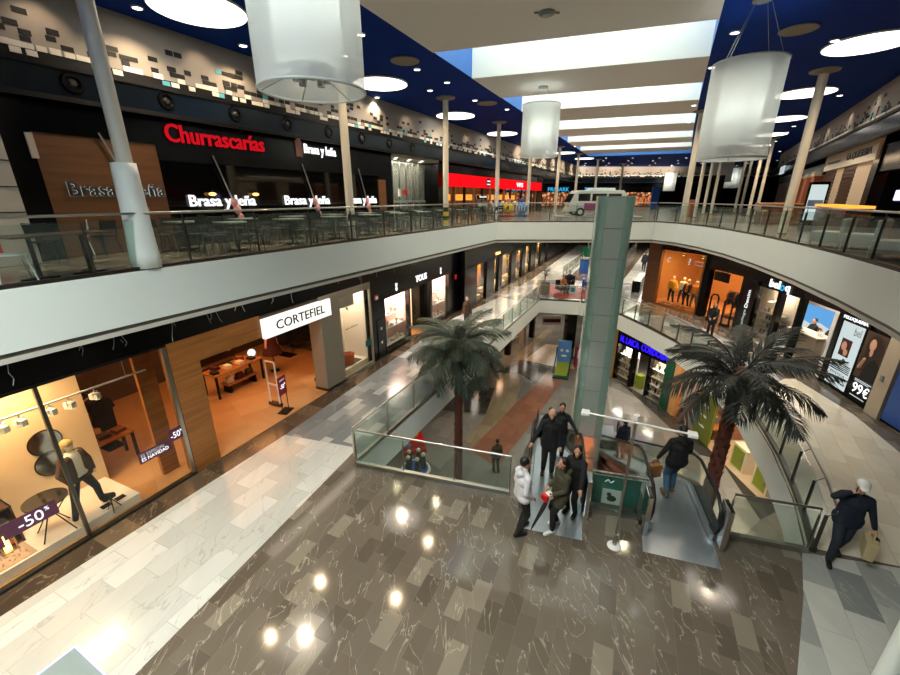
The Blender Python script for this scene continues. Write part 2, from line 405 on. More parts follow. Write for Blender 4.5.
tile('tile_rust', ['#865c48', '#815845', '#8b614c'], 1.2, .6, math.radians(62), '#7c5442', .15, .1, '#a07a62', .004)
tile('tile_grid', ['#8f8c85', '#8a8780', '#96938b'], 1.2, .6, math.radians(70), '#77746d', .13, .1, '#aaa69c', .004)
tile('tile_pale', ['#c9b493', '#c4af8d', '#d0bb9a'], 1.2, .6, math.radians(65), '#ab9778', .16, .1, '#e0d0b4', .004)
tile('tile_emperador', ['#4d3f33', '#574838', '#453a2f', '#665643', '#4f4235'], .6, .6, LW[1], '#443a30', .14, .35, '#a8977c', .003, 1.5)
tile('tile_shop', ['#b98c5d', '#b38657', '#c09465'], 1.2, 1.2, LW[1], '#a67b4f', .3, .05, '#d0a878', .003)
tile('tile_upper', ['#6b6459', '#7a7266', '#615a50', '#867e71'], .8, .4, MALL, '#585249', .25, .2, '#a59d8d', .003)
# ---------------------------------------------------------------- the two voids
VU = [(-11.2, -2.0), (-6.96, 6.02), (-4.95, 9.9), (2.74, 24.15), (11.9, 24.15), (12.4, 22.6), (12.45, 20.4), (12.1, 17.9), (11.45, 15.2), (10.5, 12.2), (9.5, 9.6), (8.5, 7.4), (7.55, 5.7), (6.6, 4.35), (.42, -.06), (-2.4, -2.0), (-6.0, -4.5)]
VM = [(-2.35, 8.57), (6.83, 5.93), (7.7, 7.3), (8.62, 9.14), (9.75, 12.0), (10.45, 15.4), (10.5, 17.6), (10.2, 20.0), (9.75, 22.3), (9.0, 24.3), (8.4, 25.2), (5.95, 25.75)]
def slab(name, outer, hole, ztop, zbot, mats, fas_h=None):
    bm = bmesh.new()
    def loop(pts, z):
        vs = [bm.verts.new((x, y, z)) for x, y in pts]
        return vs, [bm.edges.new((vs[i], vs[(i + 1) % len(vs)])) for i in range(len(vs))]
    tops, bots = [], []
    for z, mi in ((ztop, 0), (zbot, 2)):
        a, ea = loop(outer, z); b, eb = loop(hole, z)
        r = bmesh.ops.triangle_fill(bm, edges=ea + eb, use_beauty=True, normal=(0, 0, 1 if mi == 0 else -1))
        for g in r['geom']:
            if isinstance(g, bmesh.types.BMFace): g.material_index = mi
        (tops if mi == 0 else bots).extend(b)
    n = len(hole)
    for i in range(n):
        j = (i + 1) % n
        f = bm.faces.new((tops[i], tops[j], bots[j], bots[i])); f.material_index = 1
    bmesh.ops.recalc_face_normals(bm, faces=bm.faces)
    me = bpy.data.meshes.new(name); bm.to_mesh(me); bm.free()
    for m in mats: me.materials.append(MATS[m])
    o = bpy.data.objects.new(name, me); COL.objects.link(o); return struct(o)
OUT = [(-22, -9), (48, -9), (48, 74), (-22, 74)]
slab('floor_upper', OUT, VU, Z1, ZB1, ['tile_upper', 'fascia_white', 'soffit_grey'])
slab('floor', OUT, VM, 0.0, -.85, ['tile_brown', 'fascia_white', 'soffit_grey'])
def inlay(name, polys, z):
    m = MB(); mats = []
    for k_, (mt, pts) in enumerate(polys):
        if mt not in mats: mats.append(mt)
        m.poly([(p[0], p[1], z + .0006 * k_) for p in pts], mats.index(mt))
    return struct(m.build(name, mats))
A = lambda px, py, z=0.0: at(px, py, z)[:2]
near = (-7.0, -3.0)
inlay('floor_inlay', [
    ('tile_emperador', [fpt(LW, -8)[:2], fpt(LW, -8, -.55)[:2], (-7.27, 4.61), (-4.71, 9.86), fpt(LW, 9, -1.0)[:2], fpt(LW, 22.5, -1.0)[:2], fpt(LW, 22.5)[:2]]),
    ('tile_white', [(-11.0, -3.0), near, (-4.47, 3.78), (-2.5, 9.23), (-4.71, 9.86), (-7.27, 4.61)]),
    ('tile_grey', [(-4.71, 9.86), (-2.5, 9.23), (-2.4, 8.6), (.7, 15.1), (1.7, 17.1), A(452, 319)]),
    ('tile_white', [A(452, 319), (1.7, 17.1), (5.3, 24.6), A(500, 297)]),
    ('tile_grey', [A(500, 297), (5.3, 24.6), (5.9, 25.8), (8.4, 25.25), (9.6, 32.6), A(531, 280)]),
    ('tile_white', [A(531, 280), (9.6, 32.6), (15.5, 45), (21, 58), A(578, 245)]),
    ('tile_grey', [(8.4, 25.25), (9.0, 24.35), (9.78, 22.3), (13.3, 26.2), (15.83, 30.98), (13.56, 31.37), (9.6, 32.6)]),
    ('tile_white', [(13.56, 31.37), (15.83, 30.98), (28.5, 53), (26.2, 54)]),
    ('tile_grey', [(9.78, 22.3), (10.23, 20.0), (10.53, 17.6), (10.48, 15.4), (9.78, 12.0), (12.5, 13.6), (13.2, 16), (13.2, 19), (12.9, 22)]),
    ('tile_cream', [(9.78, 12.0), (8.65, 9.14), (7.73, 7.3), (6.9, 5.98), (8.26, 5.54), (10.4, 5.1), (11.9, 8.9), (12.6, 11.0), (12.9, 13.6), (12.5, 13.6)]),
    ('tile_grey_light', [(6.72, 5.85), (5.95, 4.9), (4.93, 3.78), (2.2, .9), (4, -2), (11, -1), (10.6, 5.05), (8.26, 5.5)]),
], .004)
m = MB(); m.poly([(-22, 1, -5), (48, 1, -5), (48, 74, -5), (-22, 74, -5)])
struct(m.build('floor_lower', ['tile_low']))
B5 = lambda px, py: at(px, py, -5.0)[:2]
inlay('floor_lower_inlay', [
    ('tile_rust', [B5(497, 468), B5(470, 450), B5(500, 420), B5(517, 402), B5(535, 386), B5(558, 366), B5(575, 345), B5(588, 346), B5(572, 372), B5(556, 390), B5(540, 412), B5(525, 432)]),
    ('tile_tan', [B5(465, 440), B5(486, 414), B5(495, 373), B5(521, 374), B5(517, 392), B5(517, 402), B5(500, 420), B5(470, 450)]),
    ('tile_charcoal', [B5(440, 410), B5(452, 385), B5(495, 388), B5(486, 414)]),
    ('tile_charcoal', [B5(495, 372), B5(523, 360), B5(552, 366), B5(535, 384), B5(521, 374)]),
    ('tile_pale', [B5(524, 360), B5(546, 344), B5(578, 347), B5(574, 369), B5(552, 366)]),
    ('tile_tan', [B5(512, 360), B5(524, 360), B5(552, 330), B5(545, 330)]),
    ('tile_grid', [B5(400, 440), B5(450, 412), B5(486, 416), B5(465, 440), B5(440, 470)]),
    ('tile_grid', [B5(606, 385), B5(640, 400), B5(652, 418), B5(610, 412)]),
    ('tile_charcoal', [B5(612, 375), B5(617, 373), B5(665, 402), B5(720, 445), B5(780, 510), B5(760, 520), B5(700, 455)]),
    ('tile_grid', [B5(700, 455), B5(720, 460), B5(760, 520), B5(720, 560), B5(700, 520)]),
], -4.996)
# ---------------------------------------------------------------- ceiling, skylight well and its beams
def lp(a): return (-.52 + .428 * a, 14.43 + .904 * a)
def rp(a):
    k = .0011 * max(a, 0) ** 2
    return (6.69 + .464 * a + .35 * k, 11.98 + .886 * a - .35 * k)
HOLE = [lp(-19), rp(-17), rp(-6), rp(3), rp(9), rp(15), rp(21), rp(27), rp(32), rp(36.5), lp(36.5)]
bm = bmesh.new()
def _lp(pts):
    vs = [bm.verts.new((x, y, ZC)) for x, y in pts]
    return [bm.edges.new((vs[i], vs[(i + 1) % len(vs)])) for i in range(len(vs))], vs
e1, _ = _lp(OUT); e2, hv = _lp(HOLE)
bmesh.ops.triangle_fill(bm, edges=e1 + e2, use_beauty=True, normal=(0, 0, -1))
for i in range(len(hv)):                               # blue sides of the well; unseen upper part white to cut blue bounce
    j = (i + 1) % len(hv)
    z_ = [ZC, 12.6, 15.6]
    for k in range(2):
        q = [bm.verts.new((p.co.x, p.co.y, z)) for p, z in ((hv[i], z_[k]), (hv[j], z_[k]), (hv[j], z_[k + 1]), (hv[i], z_[k + 1]))]
        f = bm.faces.new(q); f.material_index = 1 + k
me = bpy.data.meshes.new('ceiling'); bm.to_mesh(me); bm.free()
me.materials.append(MATS['ceiling_blue']); me.materials.append(MATS['well_blue']); me.materials.append(MATS['beam_white'])
struct(put(me, 'ceiling'))
def beam2(name, a0, a1, z0, z1):
    m = MB(); P = [lp(a0), rp(a0), rp(a1), lp(a1)]
    v = [(p[0], p[1], z0) for p in P] + [(p[0], p[1], z1) for p in P]
    m.add(v, [(4, 5, 6, 7), (0, 1, 5, 4), (1, 2, 6, 5), (2, 3, 7, 6), (3, 0, 4, 7)], 0)
    m.add(v[:4], [(3, 2, 1, 0)], 1)
    return struct(m.build(name, ['beam_white', 'ceiling_white']))
beam2('ceiling_soffit', -11.5, 0, ZC - .02, 12.4)
for k in range(5): beam2('ceiling_beam', 3.12 + 6.7 * k, 6.55 + 6.7 * k, ZC - .015, 12.4)
m = MB(); P = [lp(-19), rp(-17), rp(36.5), lp(36.5)]
m.prism([(p[0], p[1]) for p in P], 15.65, 15.67)
sk = struct(m.build('window_1', ['shop_glass']))
for k, (a, w) in enumerate([(-15.5, 6), (1.55, 2.9), (8.2, 2.9), (14.9, 2.9), (21.6, 2.9), (28.3, 2.9), (34.9, 2.8)]):
    l, r = lp(a), rp(a)
    c = ((l[0] + r[0]) / 2, (l[1] + r[1]) / 2); W = math.hypot(l[0] - r[0], l[1] - r[1])
    area('skylight', (c[0], c[1], 15.4), W * .95, w * 1.6, (500 if k else 3300), '#fbfff4', (0, 0, math.atan2(r[1] - l[1], r[0] - l[0])))
w = bpy.data.worlds.new('world'); SC.world = w; w.use_nodes = True
bgn = w.node_tree.nodes.get('Background') or w.node_tree.nodes.new('ShaderNodeBackground')
bgn.inputs[0].default_value = lin('#f4f5f0'); bgn.inputs[1].default_value = 1.0
# ---------------------------------------------------------------- outer walls
def wallbox(name, pts, z0, z1, mat, th=.2):
    m = MB()
    for (x0, y0), (x1, y1) in zip(pts, pts[1:]):
        d = math.hypot(x1 - x0, y1 - y0); nx, ny = -(y1 - y0) / d * th, (x1 - x0) / d * th
        m.prism([(x0, y0), (x1, y1), (x1 + nx, y1 + ny), (x0 + nx, y0 + ny)], z0, z1)
    return struct(m.build(name, mat if isinstance(mat, list) else [mat]))
wallbox('wall_front', [(48, -9), (-22, -9)], -5, 15.6, 'soffit_grey', -.2)
wallbox('wall_side_left', [(-22, -9), (-22, 74)], -5, 15.6, 'black_matte')
wallbox('wall_side_right', [(48, 74), (48, -9)], -5, 15.6, 'black_matte')
wallbox('wall_back_upper', [(-22, 74), (48, 74)], 4.0, 15.6, 'black_matte')
wallbox('wall_back_lower', [(-22, 74), (48, 74)], -5, 4.0, 'black_matte')
# frieze: pale band with the scattered pixel squares, dark band, glossy bulkhead
def frieze(name, fr, s0, s1, flip, seed, zt=10.6, zb=9.36):
    rnd = random.Random(seed); o, a = fr
    m = MB(); m.box(s0, s1, 0, .3, zb, zt, 0)
    m.box(s0, s1, -.02, .3, 9.0, zb, 1)
    m.box(s0, s1, -.45, .3, 8.45, 9.05, 2)
    m.box(s0, s1, -.5, -.42, 9.0, 9.09, 1); m.box(s0, s1, -.5, -.42, 8.37, 8.47, 1)
    s = s0
    while s < s1:
        for row in range(8):
            z = zb - .13 + row * .125
            p = [.5, .72, .5, .36, .2, .1, .07, .04][row]
            if rnd.random() < p:
                w_ = .17 + .07 * rnd.random(); u = s + rnd.random() * .05
                if z < zb: mi = 4 if rnd.random() < .12 else 5
                else: mi = 4 if rnd.random() < .07 else 3
                m.box(u, u + w_, -.034 if z < zb else -.016, -.005, z, z + .1 + .02 * rnd.random(), mi)
        s += .225
    w_ = struct(m.build(name, ['frieze_grey', 'black_matte', 'navy_panel', 'pixel_black', 'pixel_blue', 'pixel_white']))
    w_.location = (o[0], o[1], 0); w_.rotation_euler = (0, 0, a); return w_
frieze('wall_left', FL, -9, 38, 1, 3)
frieze('wall_right', FR, -34, 9, 1, 5)
FLb = (fpt(FL, 38)[:2], math.atan2(64 - fpt(FL, 38)[1], 19.5 - fpt(FL, 38)[0]))
frieze('wall_left_far', FLb, 0, 30, 1, 8)
FB_ = ((8.0, 63.0), math.radians(-1.5))
frieze('wall_back', FB_, 0, 38, 1, 9)
# ================================================================ helpers for things on a wall line
def TW(name, label, cat, fr, s, n=0.0, z=0.0, group=None, turn=0.0):
    return thing(name, label, cat, fpt(fr, s, n, z), fr[1] + turn, group)
def SW(name, fr, boxes, mats):                        # a structure mesh on a wall line
    m = MB()
    for b in boxes: m.box(*b[:6], b[6] if len(b) > 6 else 0)
    o = struct(m.build(name, mats)); o.location = (fr[0][0], fr[0][1], 0); o.rotation_euler = (0, 0, fr[1]); return o
def lamp_at(fr, s, n, z, sx, sy, power, col, tilt=0): return area('shop_light', fpt(fr, s, n, z), sx, sy, power, col, (tilt, 0, fr[1]))
# ---------------------------------------------------------------- left shops, middle floor: shell
SW('wall_left_middle', LW, [
    (-6, 11.15, -.02, .25, 3.35, 4.06, 0), (11.15, 22.0, -.02, .2, 2.45, 4.06, 0),
    (19.0, 22.9, 0, .25, 0, 2.5, 0), (11.15, 12.15, 0, .25, 0, 2.5, 0), (14.12, 14.25, 0, .25, 0, 2.5, 0), (16.3, 16.5, 0, .25, 0, 2.5, 0), (18.5, 19.0, 0, .25, 0, 2.5, 0),
    (19.6, 22.9, -.02, .25, 2.4, 4.06, 0)], ['black_panel', 'soffit_light'])
SW('wall_left_wood', LW, [(3.52, 4.17, -.03, .3, 0, 3.36), (4.17, 6.0, -.03, .3, 2.74, 3.36), (6.0, 8.3, -.0, .3, 2.66, 3.36, 1)], ['wood_wall', 'wood_dark'])
SW('wall_left_interior', LW, [(-6, 11.2, 6.0, 6.15, 0, 3.4, 0), (-6, 11.2, .1, 6, 3.36, 3.45, 1), (11.05, 11.15, .2, 3, 0, 3.3, 0),
                              (-6, -5.9, 0, 6, 0, 3.4, 0)], ['store_dark', 'store_ceiling'])
SW('wall_left_display', LW, [(-6, 2.45, 1.55, 1.65, 0, 3.36, 0), (9.3, 11.05, 1.3, 1.4, 0, 3.3, 1), (11.0, 11.04, .2, 1.4, 0, 3.3, 1), (3.12, 3.5, .6, .7, 0, 3.36, 2)], ['cream_wall', 'cream_light', 'wood_wall'])
SW('floor_shop', LW, [(-6, 11.1, -.02, 6, .0, .008)], ['tile_shop'])
SW('trim_1', LW, [(-6, 3.5, -.06, .06, 0, .06)], ['steel_dark'])
t = TW('entrance_pillar', 'taupe stone pillar right of the clothing store entrance', 'pillar', LW, 8.78, .05)
MB().box(-.47, .47, -.1, .45, 0, 3.36).build('shaft', 'taupe', t, bev=.02)
MB().box(-.48, .48, -.11, .45, 0, .1).build('plinth', 'steel_dark', t)
# glazing of the big display window
t = TW('display_window', 'large frameless display window with sale stickers beside wood clad pier', 'shop window', LW, 0)
for x0, x1 in ((-6, -1.9), (-1.88, 1.3), (1.33, 3.48)): MB().box(x0, x1, -.006, .006, .05, 3.33).build('glass_pane', 'shop_glass', t)
MB().box(1.285, 1.345, -.035, .035, .05, 3.34).build('mullion', 'steel_dark', t)
MB().box(3.42, 3.5, -.03, .06, .05, 3.36).build('end_frame', 'steel', t)
MB().box(-6, 3.5, -.04, .04, 3.32, 3.37).build('head_rail', 'black_matte', t)
def sticker(s, z, w, h, lines, label, parent_fr=LW):
    q = TW('sale_sticker', label, 'sticker', parent_fr, s, -.012, z)
    fl_ = MB().box(0, w, -.003, .003, 0, h).build('film', 'sticker_purple', q)
    for body, x, zz, ww, hh, mt in lines: put(fit_text(body, ww, hh, mt, .002), 'lettering', fl_, (x, -.005, zz))
    return q
s_, z_ = on_line(134, 470, LW)
sticker(2.45, .95, .68, .26, [('ES ESPECIAL', .05, .14, .5, .075, 'letter_dim'), ('ES NAVIDAD', .05, .04, .56, .08, 'letter_white')], 'small purple sticker reading ES NAVIDAD low on window glass')
sticker(3.13, 1.1, .3, .3, [('-50', .03, .06, .21, .15, 'letter_white'), ('%', .245, .16, .04, .06, 'letter_white')], 'narrow purple sticker with white -50 by window end frame')
sticker(.3, .88, .74, .3, [('-50', .2, .05, .34, .2, 'letter_white'), ('%', .57, .17, .06, .08, 'letter_white')], 'purple sticker with large white -50 in front of the display table')
sticker(-.5, .78, .78, .26, [('ES ESPECIAL', .05, .14, .5, .075, 'letter_dim'), ('ES NAVIDAD', .05, .04, .6, .08, 'letter_white')], 'purple ES NAVIDAD sticker at picture edge left of the -50')
# podium and what stands on it
t = TW('display_podium', 'long low white podium inside the display window', 'podium', LW, -1.3, .85)
MB().box(-4.5, 3.68, -.65, .69, 0, .2).build('deck', 'cream_light', t, bev=.01)
for x in (3.05, 3.32): MB().box(x, x + .18, -.5, -.35, .2, .206).build('floor_socket', 'black_matte', t)
t = TW('rug', 'shaggy beige rug on the white podium under the display table', 'rug', LW, -.6, .8, .2)
m = MB(); r_ = random.Random(4)
for i in range(900):
    x, y = r_.uniform(-2.6, 1.2), r_.uniform(-.5, .6); h = r_.uniform(.02, .05)
    m.add([(x - .02, y, 0), (x + .02, y, 0), (x + r_.uniform(-.03, .03), y + r_.uniform(-.03, .03), h)], [(0, 1, 2)])
m.box(-2.65, 1.25, -.55, .65, 0, .012)
m.build('pile', 'rug', t)
def dress_mannequin(q, coat, shirt, trousers, wide=1.0, h=1.0):
    b = MB(); k = h
    b.caps((0, 0, 1.62 * k), (0, -.02, 1.56 * k), .085, .07); b.caps((0, 0, 1.4 * k), (0, 0, 1.55 * k), .05, .045)
    b.caps((-.1, 0, .9 * k), (.1, 0, .9 * k), .1, .1); b.caps((0, 0, .95 * k), (0, 0, 1.36 * k), .11, .12)
    for sx in (-1, 1):
        b.caps((sx * .1, 0, .88 * k), (sx * .17 * wide, -.03, .5 * k), .075, .05); b.caps((sx * .17 * wide, -.03, .5 * k), (sx * .22 * wide, .02, .07), .05, .035)
        b.caps((sx * .22 * wide, .02, .05), (sx * .25 * wide, -.14, .035), .035, .03)
        b.caps((sx * .17, 0, 1.38 * k), (sx * .3, .02, 1.12 * k), .05, .04); b.caps((sx * .3, .02, 1.12 * k), (sx * .24, -.1, .9 * k), .038, .028)
        b.ball((sx * .23, -.12, .87 * k), .035)
    b.build('figure', 'mannequin', q, 60)
    c = MB(); c.caps((-.09, 0, .92 * k), (.09, 0, .92 * k), .125, .125)
    for sx in (-1, 1):
        c.caps((sx * .1, 0, .88 * k), (sx * .17 * wide, -.03, .5 * k), .095, .068); c.caps((sx * .17 * wide, -.03, .5 * k), (sx * .22 * wide, .02, .12), .066, .05)
    c.build('trousers', trousers, q, 60)
    c = MB(); c.caps((-.1, .0, .98 * k), (.1, .0, .98 * k), .13, .13); c.caps((-.14, 0, 1.36 * k), (.14, 0, 1.36 * k), .085, .085); c.caps((0, .0, 1.0 * k), (0, .0, 1.34 * k), .135, .14)
    c.build('shirt', shirt, q, 60)
    c = MB()
    for sx in (-1, 1):
        c.caps((sx * .17, .01, 1.38 * k), (sx * .3, .02, 1.12 * k), .07, .055); c.caps((sx * .3, .02, 1.12 * k), (sx * .25, -.08, .94 * k), .055, .045)
        c.caps((sx * .13, -.02, 1.34 * k), (sx * .15, -.03, .92 * k), .1, .11); c.caps((sx * .1, .06, 1.34 * k), (sx * .1, .06, .92 * k), .11, .12)
    c.build('jacket', coat, q, 60)
px, py, _ = at(92, 513, .2)
q = thing('mannequin', 'blond mannequin in open brown jacket and dark trousers in display window', 'mannequin', (px, py, .2), LW[1] + .35)
dress_mannequin(q, 'cloth_brown', 'cloth_cream', 'cloth_darkdenim', 1.35, 1.02)
MB().ball((0, .01, 1.69), (.1, .11, .085)).ball((0, .04, 1.62), (.1, .09, .1)).build('wig', 'blond', q, 60)
# wall mirrors on the display wall
def lw(px, py, n): return on_line(px, py, LW, n)
for (px, py, r, lab) in ((46, 443, .27, 'round black rimmed mirror, the higher one on cream display wall'), (53, 463, .27, 'round black rimmed mirror, the lower one behind mannequin')):
    s, z = lw(px, py, 1.5); q = TW('wall_mirror', lab, 'mirror', LW, s, 1.535, z, 'round mirrors on the display wall')
    m = MB(); m.tube([(r * math.cos(a * PI / 16), 0, r * math.sin(a * PI / 16)) for a in range(32)], .014, 6, 0, True); m.build('rim', 'black_matte', q)
    m = MB(); m.prism_y([(r * math.cos(a * PI / 16), r * math.sin(a * PI / 16)) for a in range(32)], -.012, .0); m.build('mirror_glass', 'chrome', q)
# track with four spotlights
s0, z0 = lw(0, 442, .55)
q = TW('lighting_track', 'white spotlight track hung across the display window', 'track light', LW, 0, .55, 2.75)
MB().box(-4, 3.3, -.018, .018, -.015, .015).build('rail', 'white_paint', q)
for x in (-2.2, .9, 2.9): MB().cyl(x, 0, .0, .6, .004, 6).build('suspension_wire', 'steel', q)
for i, (px, py) in enumerate(((10, 446), (27, 437), (57, 427), (75, 418), (100, 410))):
    s, z = lw(px, py, .55)
    u = TW('spotlight', 'white box spotlight on the window track, %s' % ('at picture edge', 'left of upper mirror', 'above upper mirror', 'rightmost over cream wall', 'hanging before the clothes racks')[i], 'spotlight', LW, s, .55, 2.72, 'spotlights on the display track', .5)
    MB().box(-.055, .055, -.07, .09, -.22, -.09).build('head', 'white_paint', u, bev=.01)
    m = MB(); m.tube([(-.065, 0, -.15), (-.065, 0, -.05), (.065, 0, -.05), (.065, 0, -.15)], .008, 6); m.tube([(0, 0, -.05), (0, 0, .02)], .012, 6); m.build('bracket', 'steel', u)
    MB().cyl(0, -.02, -.228, -.219, .04, 12).build('lens', 'bulb_warm', u)
# display table, lamp, dark cabinets
px, py, _ = at(45, 500, .95)
q = thing('display_table', 'round dark wire side table with glasses beside mannequin', 'table', (px, py, .2), LW[1])
MB().lathe([(.0, .74), (.33, .74), (.33, .77), (0, .77)], seg=28).build('tabletop', 'steel_dark', q)
for a in range(4):
    c, s = math.cos(a * PI / 2 + .6), math.sin(a * PI / 2 + .6)
    MB().tube([(c * .32, s * .32, .75), (c * .08, s * .08, .42), (c * .34, s * .34, 0)], .012, 6).build('leg', 'black_matte', q)
for i, (dx, dy) in enumerate(((-.12, .05), (.1, -.1), (.18, .12))):
    g = thing('drinking_glass', 'small clear tumbler on the dark wire side table', 'glass', (px + dx, py + dy, .97), 0, 'tumblers on the display table')
    MB().lathe([(.028, 0), (.035, .1), (.032, .1), (.026, .006), (0, .006)], seg=14).build('cup', 'shop_glass', g, 50)
px, py, _ = at(50, 500, .3)
q = thing('reading_lamp', 'black bent arm floor lamp with glass shade and glowing bulb', 'lamp', (px - .1, py + .12, .2), LW[1])
MB().lathe([(0, 0), (.14, 0), (.14, .02), (0, .025)]).build('base', 'black_matte', q)
MB().tube([(0, 0, 0), (0, 0, 1.35), (.03, 0, 1.41), (.28, 0, 1.42), (.32, 0, 1.36)], .01, 8).build('arm', 'black_matte', q)
sh_ = MB().lathe([(.03, 1.36), (.06, 1.3), (.2, 1.12), (.195, 1.12), (.055, 1.29), (.03, 1.34)], .32, 0, 20).build('shade', 'shop_glass', q, 50)
MB().ball((.32, 0, 1.22), .05).build('bulb', 'bulb_warm', sh_, 60)
for i, (px, py, w_, h_) in enumerate(((14, 505, .8, .52), (8, 478, .6, .95))):
    s, z = lw(px, py, 1.3); s -= .35
    q = TW('shelf_cabinet', ('low dark open cabinet with folded clothes at window left end', 'tall dark shelf cabinet behind the low one by window')[i], 'cabinet', LW, s - .2, 1.0 + .4 * i, .2)
    m = MB(); m.box(-w_ / 2, w_ / 2, .16, .19, 0, h_ + .3); m.box(-w_ / 2, -w_ / 2 + .03, -.2, .19, 0, h_ + .3); m.box(w_ / 2 - .03, w_ / 2, -.2, .19, 0, h_ + .3); m.build('carcass', 'wood_dark', q)
    for k in range(4):
        zz = k * (h_ + .27) / 3
        MB().box(-w_ / 2, w_ / 2, -.22, .17, zz, zz + .03).build('shelf', 'wood_dark', q)
    for k in range(3):
        for j in range(2):
            g = TW('folded_garment', ('folded rust knitwear', 'folded grey knitwear', 'folded maroon knitwear')[k] + (' on left of ' if j == 0 else ' on right of ') + ('low', 'tall')[i] + ' window cabinet', 'clothes', LW, s - .2 + (j - .5) * w_ * .45, .95 + .4 * i, .2 + k * (h_ + .27) / 3 + .03, 'folded clothes in the window cabinets')
            MB().box(-.13, .13, -.12, .12, 0, .05).box(-.12, .12, -.12, .12, .05, .1).build('fabric', ('cloth_rust', 'cloth_grey', 'cloth_maroon')[k], g, bev=.015)
s, z = lw(2, 520, .6)
q = TW('candle_lantern', 'tall glowing lantern at picture edge in display window', 'lantern', LW, s - .05, .75, .2)
MB().box(-.11, .11, -.11, .11, 0, .03).build('base', 'steel', q); MB().box(-.12, .12, -.12, .12, .6, .64).build('top', 'steel', q)
for dx in (-.1, .1):
    for dy in (-.1, .1): MB().box(dx - .01, dx + .01, dy - .01, dy + .01, .03, .6).build('post', 'steel', q)
MB().cyl(0, 0, .03, .3, .05, 14).build('candle', 'bulb_warm', q)
px, py, _ = at(109, 493, .62)
q = thing('ground_spotlight', 'small black floor spotlight on tripod at podium end', 'spotlight', (px, py, .2), LW[1])
for a in range(3): MB().tube([(0, 0, .28), (.13 * math.cos(a * 2.1), .13 * math.sin(a * 2.1), 0)], .009, 6).build('leg', 'black_matte', q)
MB().tube([(-.1, -.02, .38), (.07, .02, .32)], [.09, .06], 14).build('head', 'black_matte', q)
# clothing rails and tables deeper inside
def clothes_rail(fr, s, n, L_, turn, cols, label, zt=1.5, parent=None):
    q = TW('clothes_rail', label, 'clothes rail', fr, s, n, .01, None, turn)
    MB().tube([(-L_ / 2, 0, 0), (-L_ / 2, 0, zt), (L_ / 2, 0, zt), (L_ / 2, 0, 0)], .014, 8).build('frame', 'black_matte', q)
    MB().box(-L_ / 2 - .02, L_ / 2 + .02, -.2, .2, 0, .03).build('foot', 'black_matte', q)
    n_ = int(L_ / .11); rr = random.Random(int(s * 100))
    for i in range(n_):
        x = -L_ / 2 + .08 + i * (L_ - .16) / max(1, n_ - 1); c = cols[rr.randrange(len(cols))]
        g = thing('hanging_garment', '%s garment on %s' % ({'b': 'black', 'n': 'navy', 'm': 'maroon', 't': 'tan', 'c': 'cream', 'r': 'rust', 'p': 'pink'}[c], label.split(' with')[0]), 'clothes', q.matrix_basis @ Vector((x, 0, zt)), fr[1] + turn, 'clothes on the ' + label.split(' with')[0])
        le = rr.uniform(.65, .95)
        m = MB(); m.prism_x([(-.05, -.04), (-.2, -.1), (-.26, -.35), (-.19, -.38), (-.18, -le), (.18, -le), (.19, -.38), (.26, -.35), (.2, -.1), (.05, -.04)], -.03, .03)
        m.build('fabric', {'b': 'cloth_black', 'n': 'cloth_navy', 'm': 'cloth_maroon', 't': 'cloth_tan', 'c': 'cloth_cream', 'r': 'cloth_rust', 'p': 'cloth_pink'}[c], g, bev=.012)
        MB().tube([(0, 0, -.04), (0, 0, .02), (0, .02, .035), (0, .03, .015)], .004, 5).build('hanger_hook', 'steel', g)
    return q
clothes_rail(LW, 2.4, 4.9, 1.4, 0, 'bbnb', 'dark clothes rail behind display window with black coats')
clothes_rail(LW, 3.3, 3.4, 1.0, PI / 2, 'btmb', 'side clothes rail by inner wood pier with mixed garments')
clothes_rail(LW, 8.2, 5.4, 1.5, 0, 'pcbb', 'back wall clothes rail beyond dark dress with pale garments')
clothes_rail(LW, 10.3, 4.2, 1.3, PI / 2, 'bnmb', 'clothes rail at store right side with black coats')
def table(fr, s, n, L_, W_, H_, label, legmat='black_matte', topmat='wood_table', turn=0):
    q = TW('store_table', label, 'table', fr, s, n, .01, None, turn)
    MB().box(-L_ / 2, L_ / 2, -W_ / 2, W_ / 2, H_ - .05, H_).build('tabletop', topmat, q, bev=.006)
    for sx in (-1, 1):
        for sy in (-1, 1): MB().box(sx * (L_ / 2 - .05) - .03, sx * (L_ / 2 - .05) + .03, sy * (W_ / 2 - .05) - .03, sy * (W_ / 2 - .05) + .03, 0, H_ - .05).build('leg', legmat, q)
    return q
def folded(fr, s, n, z, w, mt, label, group, h=.09):
    g = TW('folded_garment', label, 'clothes', fr, s, n, z, group, random.uniform(-.2, .2))
    MB().box(-w / 2, w / 2, -.13, .13, 0, h * .55).box(-w / 2 + .01, w / 2 - .01, -.13, .12, h * .55, h).build('fabric', mt, g, bev=.012)
table(LW, 2.9, 2.3, 1.0, .6, .75, 'dark table with shoes and scarves behind window glass')
for i, c in enumerate(('cloth_cream', 'cloth_brown', 'cloth_rust')):
    folded(LW, 2.55 + .32 * i, 2.3, .77, .26, c, ('cream', 'brown', 'rust')[i] + ' folded scarf on the dark table behind window glass', 'scarves on the window side table')
s1, n1 = 7.25, 3.2
table(LW, s1, n1, 1.9, .75, .85, 'long wooden table of folded clothes inside the store entrance')
for i, c in enumerate(('cloth_black', 'cloth_maroon', 'cloth_cream', 'cloth_navy', 'cloth_cream', 'cloth_rust', 'cloth_black')):
    folded(LW, s1 - .8 + .24 * i, n1 + (.15 if i % 2 else -.15), .87, .22, c, ('black', 'maroon', 'cream', 'navy', 'second cream', 'rust', 'second black')[i] + ' folded garment on the long entrance table', 'folded clothes on the entrance table', .08 + .03 * (i % 3))
g = TW('table_lamp_globe', 'small glowing cream globe at far end of entrance table', 'lamp', LW, s1 + .82, n1 + .0, .86)
